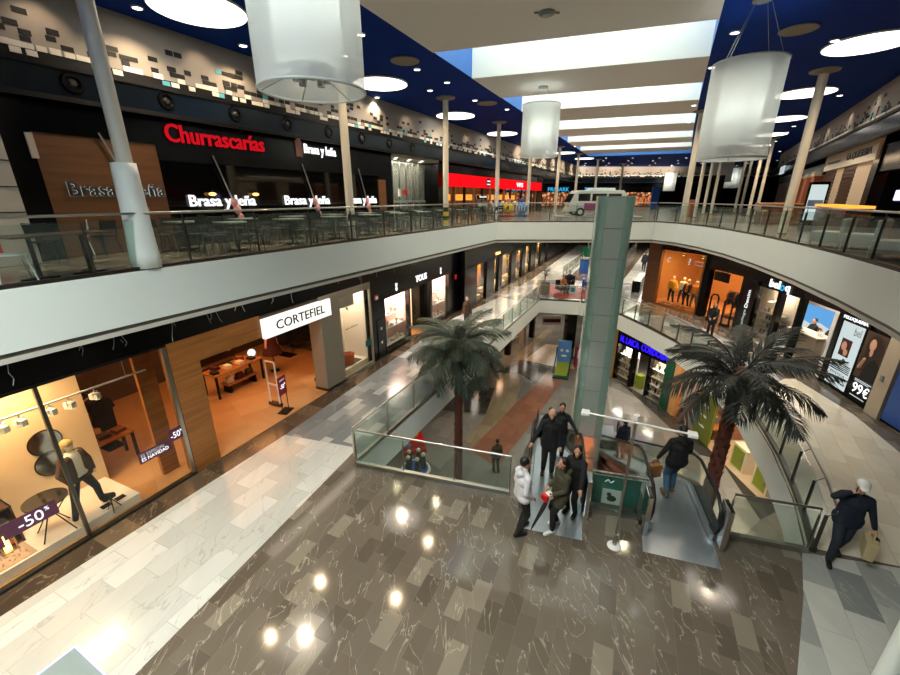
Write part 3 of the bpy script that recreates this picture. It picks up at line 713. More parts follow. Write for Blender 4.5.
MB().ball((0, 0, .16), .14).build('globe', 'sign_lit', g, 60); MB().cyl(0, 0, 0, .04, .06).build('base', 'black_matte', g)
q = TW('bench', 'low wooden bench with bags under the entrance table', 'bench', LW, s1 + .1, n1 - .1, .01)
MB().box(-.6, .6, -.2, .2, .28, .33).build('seat', 'wood_table', q)
for sx in (-.5, .5): MB().box(sx - .03, sx + .03, -.18, .18, 0, .28).build('leg', 'black_matte', q)
for i, c in enumerate(('cloth_cream', 'cloth_maroon', 'cloth_brown')):
    g = TW('handbag', ('cream', 'maroon', 'brown')[i] + ' handbag on the bench under entrance table', 'bag', LW, s1 - .3 + .4 * i, n1 - .1, .34, 'bags on the entrance bench')
    MB().prism_x([(-.08, 0), (.08, 0), (.06, .2), (-.06, .2)], -.13, .13).build('body', c, g, bev=.01)
    MB().tube([(-.07, 0, .2), (-.05, 0, .3), (.05, 0, .3), (.07, 0, .2)], .008, 6).build('strap', c, g)
px, py, _ = at(275, 400, 0)
q = TW('dress_form', 'mannequin torso in dark fringed dress on stand near entrance', 'mannequin', LW, 8.85, 3.05, .01)
MB().lathe([(0, 0), (.17, 0), (.17, .02), (.02, .03), (.02, .85), (0, .85)]).build('stand', 'black_matte', q)
MB().lathe([(0, .75), (.36, .72), (.3, .95), (.19, 1.15), (.2, 1.35), (.16, 1.45), (.06, 1.5), (0, 1.5)], seg=18).build('dress', 'cloth_maroon', q, 50)
MB().lathe([(.05, 1.47), (.05, 1.6), (0, 1.62)]).build('neck', 'mannequin', q, 50)
for sx in (-1, 1): MB().caps((sx * .19, 0, 1.42), (sx * .28, -.02, 1.05), .05, .04).build('arm', 'cloth_pink', q, 60)
# security gates, sale stand, sign
for (px, py, lab) in ((276, 405, 'white anti-theft gate beside the red sale stand'), (321, 381, 'white anti-theft gate against the taupe pillar')):
    x, y, _ = at(px, py, .01)
    q = thing('security_gate', lab, 'security gate', (x, y, .01), LW[1] + PI / 2, 'anti-theft gates at store entrance')
    MB().box(-.25, .25, -.07, .07, 0, .1).build('base', 'wood_dark', q, bev=.01)
    MB().tube([(-.2, 0, .1), (-.2, 0, 1.48), (-.17, 0, 1.53), (.17, 0, 1.53), (.2, 0, 1.48), (.2, 0, .1)], .028, 8).build('frame', 'white_gloss', q, 60)
    MB().box(-.19, .19, -.012, .012, .72, .78).build('crossbar', 'white_gloss', q.children[-1])
    MB().box(-.18, .18, -.006, .006, .78, 1.5).build('acrylic_panel', 'shop_glass', q)
x, y, _ = at(286, 411, .01)
q = thing('sale_stand', 'red -50% sale sign on black stand at store entrance', 'sign', (x, y, .01), LW[1] + .25)
MB().box(-.22, .22, -.16, .16, 0, .02).build('base', 'black_matte', q)
for sx in (-.16, .16): MB().box(sx - .01, sx + .01, -.01, .01, .02, .62).build('post', 'black_matte', q)
bd_ = MB().box(-.2, .2, -.012, .012, .6, 1.2).build('board', 'sale_red', q)
put(fit_text('-50', .2, .14, 'letter_white', .002), 'lettering', bd_, (-.13, -.016, .8)); put(fit_text('%', .05, .06, 'letter_white', .002), 'lettering', bd_, (.09, -.016, .89))
put(fit_text('ESPECIAL', .28, .05, 'letter_dim', .002), 'lettering', bd_, (-.14, -.016, 1.06))
q = TW('store_sign', 'lit white CORTEFIEL sign box above clothing store entrance', 'sign', LW, 6.03, -.12, 2.68)
lb_ = MB().box(0, 2.74, 0, .14, 0, .56).build('light_box', 'sign_lit', q, bev=.01)
put(fit_text('CORTEFIEL', 2.0, .27, 'black_matte', .01), 'lettering', lb_, (.42, -.012, .16))
# second display window
q = TW('display_window', 'tall display window between taupe pillar and black jewellery shop', 'shop window', LW, 10.2)
MB().box(-.93, .93, -.006, .006, .12, 3.1).build('glass_pane', 'shop_glass', q)
m = MB(); m.box(-.95, -.9, -.03, .05, 0, 3.2); m.box(.88, .95, -.03, .05, 0, 3.2); m.box(-.95, .95, -.03, .05, 3.1, 3.36); m.box(-.95, .95, -.03, .05, 0, .12); m.build('frame', 'taupe', q)
put(fit_text('pedro del hierro', .7, .1, 'black_matte', .002), 'lettering', q, (-.66, -.02, 1.85))
MB().box(.45, .84, -.02, -.012, .85, 1.1).build('sticker', 'cloth_teal', q)
q = TW('window_plinth', 'white plinth with dark top inside the second display window', 'podium', LW, 10.15, .65)
MB().box(-.85, .85, -.45, .45, 0, .25).build('deck', 'cream_light', q, bev=.01); MB().box(-.8, .6, -.35, .35, .25, .262).build('dark_mat', 'wood_dark', q)
q = TW('mannequin', 'mannequin in cream coat and orange trousers at second display window left', 'mannequin', LW, 9.6, .6, .262)
dress_mannequin(q, 'cloth_cream', 'cloth_yellow', 'cloth_orange', 1.0, 1.0)
q = TW('basket_stool', 'round orange woven basket on plinth of second display window', 'basket', LW, 10.15, .45, .262)
MB().lathe([(0, 0), (.17, 0), (.22, .42), (.2, .42), (.16, .03), (0, .03)]).build('body', 'cloth_orange', q, 50)
m = MB(); m.tube([(.21 * math.cos(a * PI / 12), .21 * math.sin(a * PI / 12), .42) for a in range(24)], .015, 6, 0, True); m.build('rim', 'cloth_rust', q)
q = TW('wall_panel_screen', 'white hanging panel at top of second display window', 'panel', LW, 10.0, .25, 2.62)
MB().box(-.75, .45, 0, .04, 0, .5).build('board', 'white_gloss', q)
q = TW('ceiling_spot_bar', 'steel spot bar under white panel in second display window', 'track light', LW, 10.1, .5, 2.5)
MB().tube([(-.8, 0, 0), (.8, 0, 0)], .012, 6).build('bar', 'steel', q); MB().tube([(.2, 0, 0), (.2, -.06, -.1)], .035, 10).build('head', 'steel_dark', q)
# fire alarm lamp and intercom on the black pier
q = TW('alarm_beacon', 'red and white alarm beacon on black pier left of jewellery shop', 'alarm', LW, 11.5, -.06, 2.55)
MB().box(-.12, .12, 0, .06, 0, .22).build('housing', 'red', q, bev=.02); MB().ball((0, -.01, .1), (.08, .05, .07)).build('lens', 'white_gloss', q, 60)
q = TW('entry_panel', 'dark blue panel with small white notices on black pier', 'panel', LW, 11.75, -.03, .1)
MB().box(-.25, .25, 0, .03, 0, 1.6).build('plate', 'navy_panel', q)
for z in (.55, 1.15): MB().box(-.05, .05, -.006, 0, z, z + .1).build('notice', 'white_gloss', q)
# ---------------------------------------------------------------- jewellery shop (black front, pink windows)
q = TW('jewellery_facade', 'black jewellery shop front with white TOUS letters and pink windows', 'shop front', LW, 12.0, -.03)
put(fit_text('TOUS', 1.1, .3, 'letter_white', .02, .02), 'lettering', q, (2.75, 0, 2.66))
for x in (1.05, 5.45):
    m = MB(); m.ball((0, 0, .12), (.08, .03, .09)); m.ball((0, 0, .27), (.07, .03, .07)); m.ball((-.06, 0, .34), (.03, .02, .03)); m.ball((.06, 0, .34), (.03, .02, .03))
    m.build('emblem', 'letter_white', q, 60).location = (x, 0, 2.58)
for x0, x1 in ((.17, 2.1), (4.52, 6.48)):
    MB().box(x0, x1, -.005, .005, .15, 2.35).build('glass_pane', 'shop_glass', q)
    m = MB(); m.box(x0, x1, -.02, .06, .05, .15); m.build('sill', 'black_panel', q)
SW('wall_left_jewellery', LW, [(12.15, 14.15, .75, .8, 0, 2.45, 0), (12.05, 12.15, .2, .8, 0, 2.45, 0), (14.12, 14.2, .2, .8, 0, 2.45, 0), (16.4, 16.5, .2, .8, 0, 2.45, 0), (18.5, 18.6, .2, .8, 0, 2.45, 0), (16.5, 18.5, .75, .8, 0, 2.45, 0),
                               (12.1, 18.6, .2, 4, 2.45, 2.5, 1), (14.0, 16.6, 2.6, 2.7, 0, 2.45, 2), (14.0, 14.05, .8, 2.6, 0, 2.45, 2), (16.55, 16.6, .8, 2.6, 0, 2.45, 2)], ['pink_wall', 'pink_light', 'cream_light'])
SW('floor_jewellery', LW, [(14.2, 16.4, -.02, 4, 0, .008)], ['wood_table'])
for k, s in enumerate((13.15, 17.5)):
    for j, z in enumerate((.2, .95, 1.55)):
        w_ = .95 if j < 2 else .6
        u = TW('jewellery_shelf', ('lower', 'middle', 'upper')[j] + ' white shelf in the ' + ('left', 'right')[k] + ' pink jewellery window', 'shelf', LW, s - (.0 if j < 2 else .3), .45, z, 'shelves in the jewellery windows')
        MB().box(-w_, w_ * .98, -.22, .28, 0, .05).build('board', 'white_gloss', u, bev=.006)
        rr = random.Random(k * 7 + j)
        for i in range(5):
            v = TW('jewellery_bust' if i % 2 else 'gift_box', ('small %s %s, number %s from left on the %s shelf of %s pink window' % (('pink', 'cream', 'pink', 'white', 'tan')[i], 'bust' if i % 2 else 'box', ('one', 'two', 'three', 'four', 'five')[i], ('lower', 'middle', 'upper')[j], ('left', 'right')[k])), 'display', LW, s - (.0 if j < 2 else .3) - w_ * .8 + i * w_ * .4, .35, z + .05, 'jewellery displays in the pink windows')
            if i % 2: MB().lathe([(.06, 0), (.05, .02), (.03, .1), (.08, .18), (.06, .24), (.02, .3), (0, .3)], seg=12).build('body', ('white_gloss', 'cloth_cream', 'cloth_tan')[rr.randrange(3)], v, 50)
            else:
                h = rr.uniform(.06, .18); MB().box(-.08, .08, -.07, .07, 0, h).build('box', ('pink_wall', 'cloth_cream', 'cloth_tan')[rr.randrange(3)], v); MB().box(-.085, .085, -.075, .075, h, h + .025).build('lid', 'white_gloss', v)
# lit christmas tree in the doorway
q = TW('christmas_tree', 'lit christmas tree just inside the black jewellery shop door', 'christmas tree', LW, 14.75, .8, .01)
MB().cyl(0, 0, 0, .3, .05).build('trunk', 'palm_trunk', q)
m = MB(); rr = random.Random(11)
for i in range(420):
    h = rr.random() ** .8; z = .25 + h * 1.45; R = .55 * (1 - h) + .04; a = rr.uniform(0, 2 * PI); r1 = R * rr.uniform(.55, 1)
    c, s = math.cos(a), math.sin(a)
    m.add([(c * r1 * .3 - s * .04, s * r1 * .3 + c * .04, z + .08), (c * r1 * .3 + s * .04, s * r1 * .3 - c * .04, z + .08), (c * r1, s * r1, z - .06)], [(0, 1, 2)])
m.build('needles', 'palm_leaf', q)['kind'] = 'stuff'
m = MB()
for i in range(150):
    h = rr.random() ** .8; z = .25 + h * 1.4; R = .55 * (1 - h) + .03; a = rr.uniform(0, 2 * PI)
    m.ball((math.cos(a) * R, math.sin(a) * R, z), .016, 5, 4)
m.build('fairy_lights', 'lamp_warm', q)['kind'] = 'stuff'
q = TW('glass_door', 'dark open glass door of the jewellery shop', 'door', LW, 16.35, .05, .01, None, 1.9)
MB().box(-.02, .95, -.006, .006, .05, 2.3).build('glass_pane', 'dark_glass', q)
m = MB(); m.box(-.05, 0, -.02, .02, 0, 2.35); m.box(.92, .97, -.02, .02, 0, 2.35); m.box(-.05, .97, -.02, .02, 0, .06); m.box(-.05, .97, -.02, .02, 2.3, 2.36); m.build('frame', 'black_panel', q)
MB().box(.82, .85, -.07, -.04, .8, 1.4).build('handle', 'steel', q)
# lamps of these shops
for s in (-1.2, 1.0): lamp_at(LW, s, .8, 3.3, 1.2, .7, 80, '#ffd6a4')
lamp_at(LW, 2.7, 3.6, 3.3, 2.0, 2.2, 16, '#ffb87a'); lamp_at(LW, 6.0, 2.6, 3.3, 3.0, 3.0, 60, '#ffb070'); lamp_at(LW, 8.6, 3.2, 3.3, 1.5, 2.0, 30, '#ffa860')
lamp_at(LW, 10.2, .6, 3.25, 1.4, .6, 40, '#fff0d8')
for s in (13.15, 17.5): lamp_at(LW, s, .45, 2.4, 1.6, .5, 80, '#ffe6da')
lamp_at(LW, 15.3, 1.6, 2.42, 1.6, 2, 60, '#ffdcb8')
# ---------------------------------------------------------------- black fronts further along
SW('wall_left_further', LW2, [(-1.6, 30, 0, .25, 2.5, 4.06, 0), (-1.6, 30, 2.6, 2.8, 0, 4.06, 1)] + [(x0, x1, 0, .25, 0, 2.6, 0) for x0, x1 in ((-1.6, .3), (2.0, 3.5), (4.4, 5.2), (7.4, 8.6), (10.4, 11.4), (13.2, 15), (17, 18.5), (20, 30))], ['black_panel', 'taupe'])
rr = random.Random(21)
WX = [(.3, 2.0), (3.5, 4.4), (5.2, 7.4), (8.6, 10.4), (11.4, 13.2), (15, 17), (18.5, 20)]
for i, (x0, x1) in enumerate(WX):
    nm = ('second', 'third', 'fourth', 'fifth', 'sixth', 'seventh', 'farthest')[i]
    q = TW('display_window', 'lit display window in the black fronts, %s beyond jewellery shop' % nm, 'shop window', LW2, x0, .1)
    w_ = x1 - x0
    MB().box(0, w_, -.006, .006, .1, 2.5).build('glass_pane', 'shop_glass', q)
    m = MB(); m.box(0, .05, -.03, .03, 0, 2.5); m.box(w_ - .05, w_, -.03, .03, 0, 2.5); m.box(0, w_, -.03, .03, 0, .1); m.build('frame', 'black_matte', q)
    MB().box(.05, w_ - .05, .3, 1.2, 0, .3).build('plinth', 'cream_light', q)
    MB().box(.05, w_ - .05, 1.25, 1.3, .3, 2.2).build('backing', ('taupe', 'wood_wall', 'stone_cream')[i % 3], q)
    for j in range(2):
        u = TW('mannequin', 'mannequin %s in the lit display window %s beyond jewellery shop' % (('in tan', 'in black')[j], nm), 'mannequin', LW2, x0 + w_ * (.3 + .4 * j), .75, .3, 'mannequins in the black fronts', rr.uniform(-.6, .6))
        dress_mannequin(u, ('cloth_tan', 'cloth_black')[j], ('cloth_cream', 'cloth_rust')[j], ('cloth_brown', 'cloth_grey')[j], 1.0, 1.0)
    lamp_at(LW2, (x0 + x1) / 2, .7, 2.45, w_ * .8, .7, 80, '#ffd8a0')
q = TW('shop_sign', 'small warm lit script sign over black shop door', 'sign', LW2, 3.55, -.03, 2.7)
put(fit_text('Calzedonia', .95, .2, 'lamp_warm', .01, shear=.3), 'lettering', q)
q = TW('alarm_beacon', 'red alarm box on black wall beyond jewellery shop', 'alarm', LW, 19.4, -.06, 2.0)
MB().box(-.08, .08, 0, .05, 0, .25).build('housing', 'red', q, bev=.01)
# unlit icicle light strings under both upper edges
def icicles(name, label, pts, seed, step=.75):
    rr = random.Random(seed); m = MB()
    for (x0, y0), (x1, y1) in zip(pts, pts[1:]):
        d = math.hypot(x1 - x0, y1 - y0); ux, uy = (x1 - x0) / d, (y1 - y0) / d
        m.tube([(x0, y0, 3.97), (x1, y1, 3.97)], .006, 4)
        k = .2
        while k < d:
            n_ = rr.randint(1, 3)
            for _ in range(n_):
                p = Vector((x0 + ux * k, y0 + uy * k, 3.97)); P = [p]
                for j in range(rr.randint(2, 4)):
                    p = p + Vector((ux * rr.uniform(-.12, .12), uy * rr.uniform(-.12, .12), -rr.uniform(.06, .16))); P.append(p)
                m.tube(P, .007, 4)
                k += .1
            k += step * rr.uniform(.4, 1.2)
    o = m.build(name, 'grey_panel'); tag(o, label, 'string lights'); return o
W_ = lambda s, n=-.1: fpt(LW, s, n)[:2]
icicles('icicle_light_string', 'unlit icicle light string along the left black shop header', [W_(-1.5), W_(22)], 5)
# ================================================================ right shops, middle floor
RA, RB, RC, RD, RE = RF
LA, LB, LC, LD, LE = RL
SW('wall_right_fashion', RA, [(-1.0, 0, 0, .25, 0, 4.06, 1), (-.2, LA, 0, .2, 3.4, 4.06, 0), (-1, LA, 4.5, 4.7, 0, 4.06, 2), (LA - .35, LA, 0, .4, 0, 3.4, 0), (-1, -.9, .2, 4.6, 0, 4.06, 2)], ['black_panel', 'wood_panel', 'amber_wall'])
SW('wall_right_denim', RB, [(0, LB, 0, .2, 2.75, 4.06, 0), (LB - .3, LB + .1, 0, .3, 0, 3, 0), (-1, LB, 4.0, 4.2, 0, 4.06, 1)], ['black_panel', 'wood_dark'])
SW('wall_right_hair', RC, [(0, LC, 0, .2, 2.55, 4.06, 0), (0, .9, 0, .2, 0, 2.6, 0), (2.22, 2.4, -.02, .2, 0, 2.6, 0), (LC - .1, LC + .04, -.02, .25, 0, 2.7, 0), (0, 2.3, .75, .85, 0, 2.6, 1), (.3, LC + .6, 2.05, 2.15, 0, 3, 2)], ['black_panel', 'taupe', 'stone_cream'])
SW('wall_right_hair_side', RD, [(-.1, LD, 0, .2, 2.6, 4.06, 0), (LD - .2, LD + .03, -.02, .25, 0, 2.7, 0), (-.5, LD, 2.6, 2.7, 0, 3, 1)], ['black_panel', 'stone_cream'])
SW('wall_right_poster', RE, [(0, 2.25, .02, .2, 0, 4.06, 0), (2.2, 2.72, -.1, .3, 0, 4.06, 1), (2.72, 6, .0, .2, 0, 4.06, 0)], ['black_panel', 'stone_cream'])
SW('floor_right_fashion', RA, [(-.9, LA, 0, 4.5, 0, .008)], ['tile_shop'])
SW('floor_right_hair', RC, [(.9, LC, 0, 3, 0, .008)], ['tile_cream'])
SW('ceiling_right', RA, [(-.9, LA, .2, 4.5, 3.4, 3.45)], ['wood_dark'])
icic = icicles('icicle_light_string', 'unlit icicle light string along the right curved shop header', [(p[0] - .12, p[1]) for p in RP], 9, .5)
q = TW('display_window', 'tall corner window of warm lit fashion shop on right side', 'shop window', RA, 0)
MB().box(.05, LA - .4, -.006, .006, .08, 3.35).build('glass_pane', 'shop_glass', q)
m = MB(); m.box(0, .07, -.04, .04, 0, 3.4); m.box(LA - .42, LA - .34, -.04, .04, 0, 3.4); m.box(0, LA - .4, -.03, .03, 0, .08); m.build('frame', 'wood_panel', q)
put(fit_text('C', .2, .3, 'letter_dim', .01, .01, .2), 'lettering', q, (.55, -.02, 2.7))
put(fit_text('?', .14, .35, 'letter_dim', .01), 'lettering', q, (2.0, -.02, 2.75))
m = MB(); m.tube([(2.25, .2, 2.75), (2.8, .2, 2.75), (2.8, .2, 2.95), (2.25, .2, 2.95)], .012, 5, 0, True); m.build('neon_outline', 'letter_dim', q)
for i, (s, n, c1, c2, c3, w_) in enumerate(((.62, .7, 'cloth_yellow', 'cloth_yellow', 'cloth_black', .8), (1.15, .95, 'cloth_cream', 'cloth_cream', 'cloth_brown', .9), (1.7, .7, 'cloth_navy', 'cloth_orange', 'cloth_black', .8), (2.25, .7, 'cloth_orange', 'cloth_yellow', 'cloth_grey', .9), (2.6, .9, 'cloth_black', 'cloth_cream', 'cloth_grey', .8))):
    u = TW('mannequin', ('mannequin in full yellow top, leftmost in warm fashion window', 'mannequin in cream coat beside the yellow one', 'mannequin in navy jacket at middle of warm fashion window', 'mannequin in orange jacket in warm fashion window', 'mannequin in black jacket by black pier in warm window')[i], 'mannequin', RA, s, n, .1, 'mannequins in the warm fashion window')
    dress_mannequin(u, c1, c2, c3, w_, 1.0)
q = TW('display_podium', 'low wooden podium under mannequins in warm fashion window', 'podium', RA, 1.5, .8)
MB().box(-1.35, 1.3, -.6, .6, 0, .1).build('deck', 'wood_table', q)
for i in range(5):
    g = TW('shoe_pair', '%s pair of shoes on the fashion window podium edge' % ('first', 'second', 'third', 'fourth', 'fifth')[i], 'shoes', RA, .5 + .35 * i, .32, .1, 'shoes at the fashion window front')
    for dx in (-.06, .06): MB().caps((dx, -.08, .04), (dx, .08, .05), .035, .04, 8).build('shoe', 'shoe_tan', g, 60)
lamp_at(RA, 1.6, .9, 3.3, 2.6, 1.0, 150, '#ffc488'); lamp_at(RA, 1.6, 3.2, 3.3, 3, 2, 40, '#ffb070')
for i, s in enumerate((.9, 2.2)):
    u = TW('spotlight', 'small glowing spotlight at top of warm fashion window, %s one' % ('left', 'right')[i], 'spotlight', RA, s, .8, 3.1, 'fashion window spotlights')
    MB().cyl(0, 0, 0, .12, .05, 12).build('can', 'black_matte', u); MB().cyl(0, 0, -.01, 0, .045, 12).build('lens', 'bulb_warm', u)
# denim shop: dark open front, white vertical lettering, gate loop, counter
q = TW('shop_sign', 'black vertical pier sign reading College Denim in white', 'sign', RC, .48, -.1, 0)
MB().box(-.42, .42, 0, .12, .05, 2.75).build('board', 'black_panel', q)
for body, x, z, ln, mt in (('College', .1, .35, .95, 'letter_dim'), ('Denim', .1, 1.4, .85, 'letter_white')):
    me = fit_text(body, ln, .2, mt, .004); o = put(me, 'lettering', q, (x, -.01, z), (0, -PI / 2, 0))
for i, (s, lab) in enumerate(((.7, 'dark loop shaped anti-theft gate nearer the warm window'), (1.75, 'dark loop shaped anti-theft gate before College Denim pier'))):
    u = TW('security_gate', lab, 'security gate', RB, s, .1, .01, 'dark gate loops', .35)
    m = MB(); m.tube([(-.2, 0, .1), (-.2, 0, 1.3), (-.12, 0, 1.45), (.12, 0, 1.45), (.2, 0, 1.3), (.2, 0, .1)], .045, 8); m.build('loop', 'black_matte', u, 60)
    MB().box(-.25, .25, -.08, .08, 0, .1).build('base', 'black_matte', u)
q = TW('cash_counter', 'pale counter inside the dark denim shop', 'counter', RB, 1.6, 2.4, .01)
MB().box(-1.2, 1.0, -.35, .35, 0, 1.0).build('body', 'orange_panel', q); MB().box(-1.25, 1.05, -.4, .4, 1.0, 1.05).build('worktop', 'wood_table', q)
q = TW('wall_shelf', 'red lit wall shelf behind the denim shop counter', 'shelf', RB, 1.5, 3.7, .01)
MB().box(-1.8, 1.4, .1, .16, .3, 2.6).build('backing', 'dark_red', q)
for z in (1.2, 1.6, 2.0): MB().box(-1.8, 1.4, -.15, .1, z, z + .04).build('shelf_board', 'wood_dark', q)
rr = random.Random(3)
for z in (1.24, 1.64, 2.04):
    for k in range(7):
        c = rr.choice(['cloth_rust', 'cloth_maroon', 'cloth_navy', 'cloth_orange', 'red'])
        g = TW('folded_garment', '%s folded stack, %s along the %s red shelf of denim shop' % (c.replace('cloth_', ''), ('first', 'second', 'third', 'fourth', 'fifth', 'sixth', 'seventh')[k], {1.24: 'low', 1.64: 'middle', 2.04: 'high'}[z]), 'clothes', RB, -.1 + k * .43, 3.68, z + .01, 'folded stacks on the red shelf')
        MB().box(-.15, .15, -.1, .1, 0, .11).box(-.14, .14, -.1, .1, .11, .2).build('fabric', c, g, bev=.012)
q = TW('hanging_screen', 'black hanging screen at top of denim shop entrance', 'screen', RB, .3, .5, 2.1)
MB().box(-.5, .6, -.03, .03, 0, .5).build('housing', 'black_matte', q); MB().tube([(0, 0, .5), (0, 0, 1.3)], .02, 6).build('hanger', 'black_matte', q)
lamp_at(RB, 1.2, 2.2, 3.2, 2.4, 2, 45, '#ffb888')
clothes_rail(RB, .4, 1.6, 1.0, .3, 'bnbr', 'denim shop clothes rail behind gates with dark jackets')
# hair salon: lit name, glass case, counter, two posters
q = TW('shop_sign', 'lit white belq salon name over black header', 'sign', RC, 1.55, -.04, 2.62)
put(fit_text('bel', .62, .34, 'letter_white', .02, .02), 'lettering', q, (0, 0, .04)); put(fit_text('q', .24, .34, 'letter_white', .02, .02), 'lettering', q, (.95, 0, -.06))
m = MB(); m.tube([(.78 + .09 * math.cos(a * PI / 10), 0, .13 + .1 * math.sin(a * PI / 10)) for a in range(20)], .025, 6, 0, True); m.build('emblem', 'letter_blue', q)
q = TW('display_window', 'tall salon display case of bottles left of black door post', 'shop window', RC, 1.55, 0)
MB().box(-.6, .66, -.006, .006, .05, 2.55).build('glass_pane', 'shop_glass', q); m = MB(); m.box(-.66, -.6, -.03, .03, 0, 2.6); m.box(.62, .68, -.03, .03, 0, 2.6); m.build('frame', 'black_panel', q)
for k, z in enumerate((.35, .7, 1.05, 1.4)):
    u = TW('display_shelf', 'glass shelf of salon case, %s from bottom' % ('lowest', 'second', 'third', 'top')[k], 'shelf', RC, 1.58, .45, z, 'salon case shelves')
    MB().box(-.58, .6, -.25, .25, 0, .03).build('board', 'steel', u)
    for j in range(6):
        v = TW('bottle', 'salon bottle, %s along the %s glass shelf' % (('first', 'second', 'third', 'fourth', 'fifth', 'sixth')[j], ('lowest', 'second', 'third', 'top')[k]), 'bottle', RC, 1.1 + .19 * j, .4, z + .03, 'bottles in the salon case')
        MB().lathe([(0, 0), (.035, 0), (.035, .13), (.014, .16), (.014, .2), (0, .2)], seg=10).build('body', ('cloth_black', 'cloth_tan', 'white_gloss', 'cloth_maroon')[(j + k) % 4], v, 50)
for i in range(3):
    u = TW('hair_dryer_sculpture', 'white wing shaped ornament, %s hanging in salon case' % ('left', 'middle', 'right')[i], 'ornament', RC, 1.25 + .3 * i, .4, 1.85 + .1 * i, 'white salon ornaments')
    MB().caps((-.14, 0, 0), (.14, 0, .06), .02, .05, 8).build('body', 'white_gloss', u, 60); MB().tube([(0, 0, .03), (0, 0, .7 - .1 * i)], .004, 4).build('wire', 'steel', u)
lamp_at(RC, 1.6, .35, 2.5, 1.1, .5, 60, '#fff0dc')
q = TW('reception_desk', 'taupe reception desk of hair salon with lit screen behind', 'counter', RC, 3.35, .8, .01)
MB().box(-.75, .75, -.3, .3, 0, 1.05).build('front', 'taupe', q); MB().box(-.8, .8, -.35, .35, 1.05, 1.1).build('worktop', 'stone_cream', q)
for i in range(3):
    v = TW('bottle', 'white pump bottle on salon reception desk, %s' % ('left', 'middle', 'right')[i], 'bottle', RC, 3.75 + .1 * i, .8, 1.11, 'pump bottles on the reception desk')
    MB().lathe([(0, 0), (.04, 0), (.04, .16), (.012, .19), (.012, .25), (0, .25)], seg=10).build('body', 'white_gloss', v, 50)
q = TW('wall_screen', 'blue advertising screen with pale swoosh behind salon reception desk', 'screen', RC, 2.1, 1.95, .6)
MB().box(-.75, .75, 0, .06, 0, 1.25).build('panel', 'screen_blue', q)
m = MB(); m.prism_y([(-.75, .1), (.75, .05), (.75, .5), (.2, .62), (-.3, .45), (-.75, .52)], -.012, -.002); m.build('swoosh', 'screen_white', q)
m = MB(); m.prism_y([(-.3, .3), (.1, .2), (.5, .32), (.4, .42), (-.1, .46)], -.02, -.012); m.build('picture_figure', 'cloth_rust', q)
lamp_at(RC, 2.9, 1.0, 2.6, 1.2, 1.0, 34, '#fff2e0'); lamp_at(RD, 1.0, 1.4, 2.7, 1.4, 1.4, 40, '#fff2e0')
q = TW('salon_sliding_door', 'white framed sliding salon door by the white poster', 'door', RD, 1.75, .05, .01)
MB().box(.12, .3, -.01, .01, .03, 2.5).build('leaf', 'white_gloss', q); MB().box(.14, .17, -.05, -.01, .9, 1.4).build('handle', 'steel', q)
# poster cases
q = TW('poster_case', 'backlit white salon poster case with small photo and dark text lines', 'poster', RE, .08, -.03, .1)
MB().box(0, 1.1, 0, .05, 0, 2.34).build('case', 'black_panel', q); MB().box(.05, 1.05, -.006, 0, .05, 2.3).build('sheet', 'screen_white', q)
put(fit_text('bel', .3, .26, 'grey_panel', .002), 'lettering', q, (.66, -.01, 1.95))
m = MB(); m.box(.25, .72, -.012, -.006, 1.15, 1.75); m.build('photo', 'cloth_maroon', q); m = MB(); m.ball((.42, -.012, 1.5), (.12, .004, .16), 12, 6); m.ball((.55, -.012, 1.3), (.1, .004, .12), 12, 6); m.build('photo_face', 'skin_pale', q)
m = MB(); m.ball((.6, -.012, .98), (.09, .004, .1), 12, 6); m.ball((.52, -.012, .9), (.07, .004, .07), 12, 6); m.build('photo_plant', 'palm_leaf_dark', q)
m = MB()
for z in (.62, .68, .74, .8, .86, .22): m.box(.1, 1.0, -.01, -.006, z, z + .03)
m.build('rule_lines', 'black_matte', q)
put(fit_text('ESTETICA', .7, .09, 'black_matte', .002), 'lettering', q, (.18, -.01, .46)); put(fit_text('AVANZADA', .75, .09, 'black_matte', .002), 'lettering', q, (.16, -.01, .3))
q = TW('poster_case', 'poster of long haired person in black top above large 99 euro price', 'poster', RE, 1.2, -.03, .1)
MB().box(0, 1.02, 0, .05, 0, 2.34).build('case', 'black_panel', q); MB().box(.05, .9, -.006, 0, .75, 2.3).build('photo', 'cloth_brown', q)
m = MB(); m.ball((.5, -.008, 1.82), (.34, .006, .46), 16, 8); m.ball((.35, -.008, 1.5), (.2, .006, .4), 16, 8); m.ball((.68, -.008, 1.55), (.16, .006, .35), 16, 8); m.build('photo_hair', 'hair_brown', q)
m = MB(); m.ball((.42, -.014, 1.92), (.13, .005, .19), 14, 8); m.ball((.45, -.013, 1.68), (.07, .005, .14), 12, 6); m.caps((.2, -.013, 1.1), (.3, -.013, 1.4), .06, .05, 10); m.build('photo_face', 'skin_pale', q)
m = MB(); m.prism_y([(.3, .78), (.88, .78), (.86, 1.35), (.66, 1.52), (.52, 1.4), (.4, 1.2)], -.017, -.008); m.build('photo_top', 'cloth_black', q)
put(fit_text('99', .42, .34, 'letter_white', .003, .01), 'lettering', q, (.2, -.012, .25)); put(fit_text('\u20ac', .22, .34, 'letter_white', .003, .01), 'lettering', q, (.66, -.012, .25))
for z, w_ in ((.68, .7), (.63, .6), (.12, .62)): MB().box(.18, .18 + w_, -.01, -.004, z, z + .03).build('small_print', 'letter_dim', q)
q = TW('shop_sign', 'lit white PELUQUERIA strip over the salon posters', 'sign', RE, .1, -.06, 2.46)
put(fit_text('PELUQUERIA', 1.1, .12, 'letter_white', .01), 'lettering', q, (0, 0, .02)); MB().box(-.05, 1.2, .01, .05, -.02, .18).build('backing', 'black_panel', q)
q = TW('blue_shop_panel', 'bright blue panel past the cream pier at picture edge', 'panel', RE, 3.0, -.06, .1)
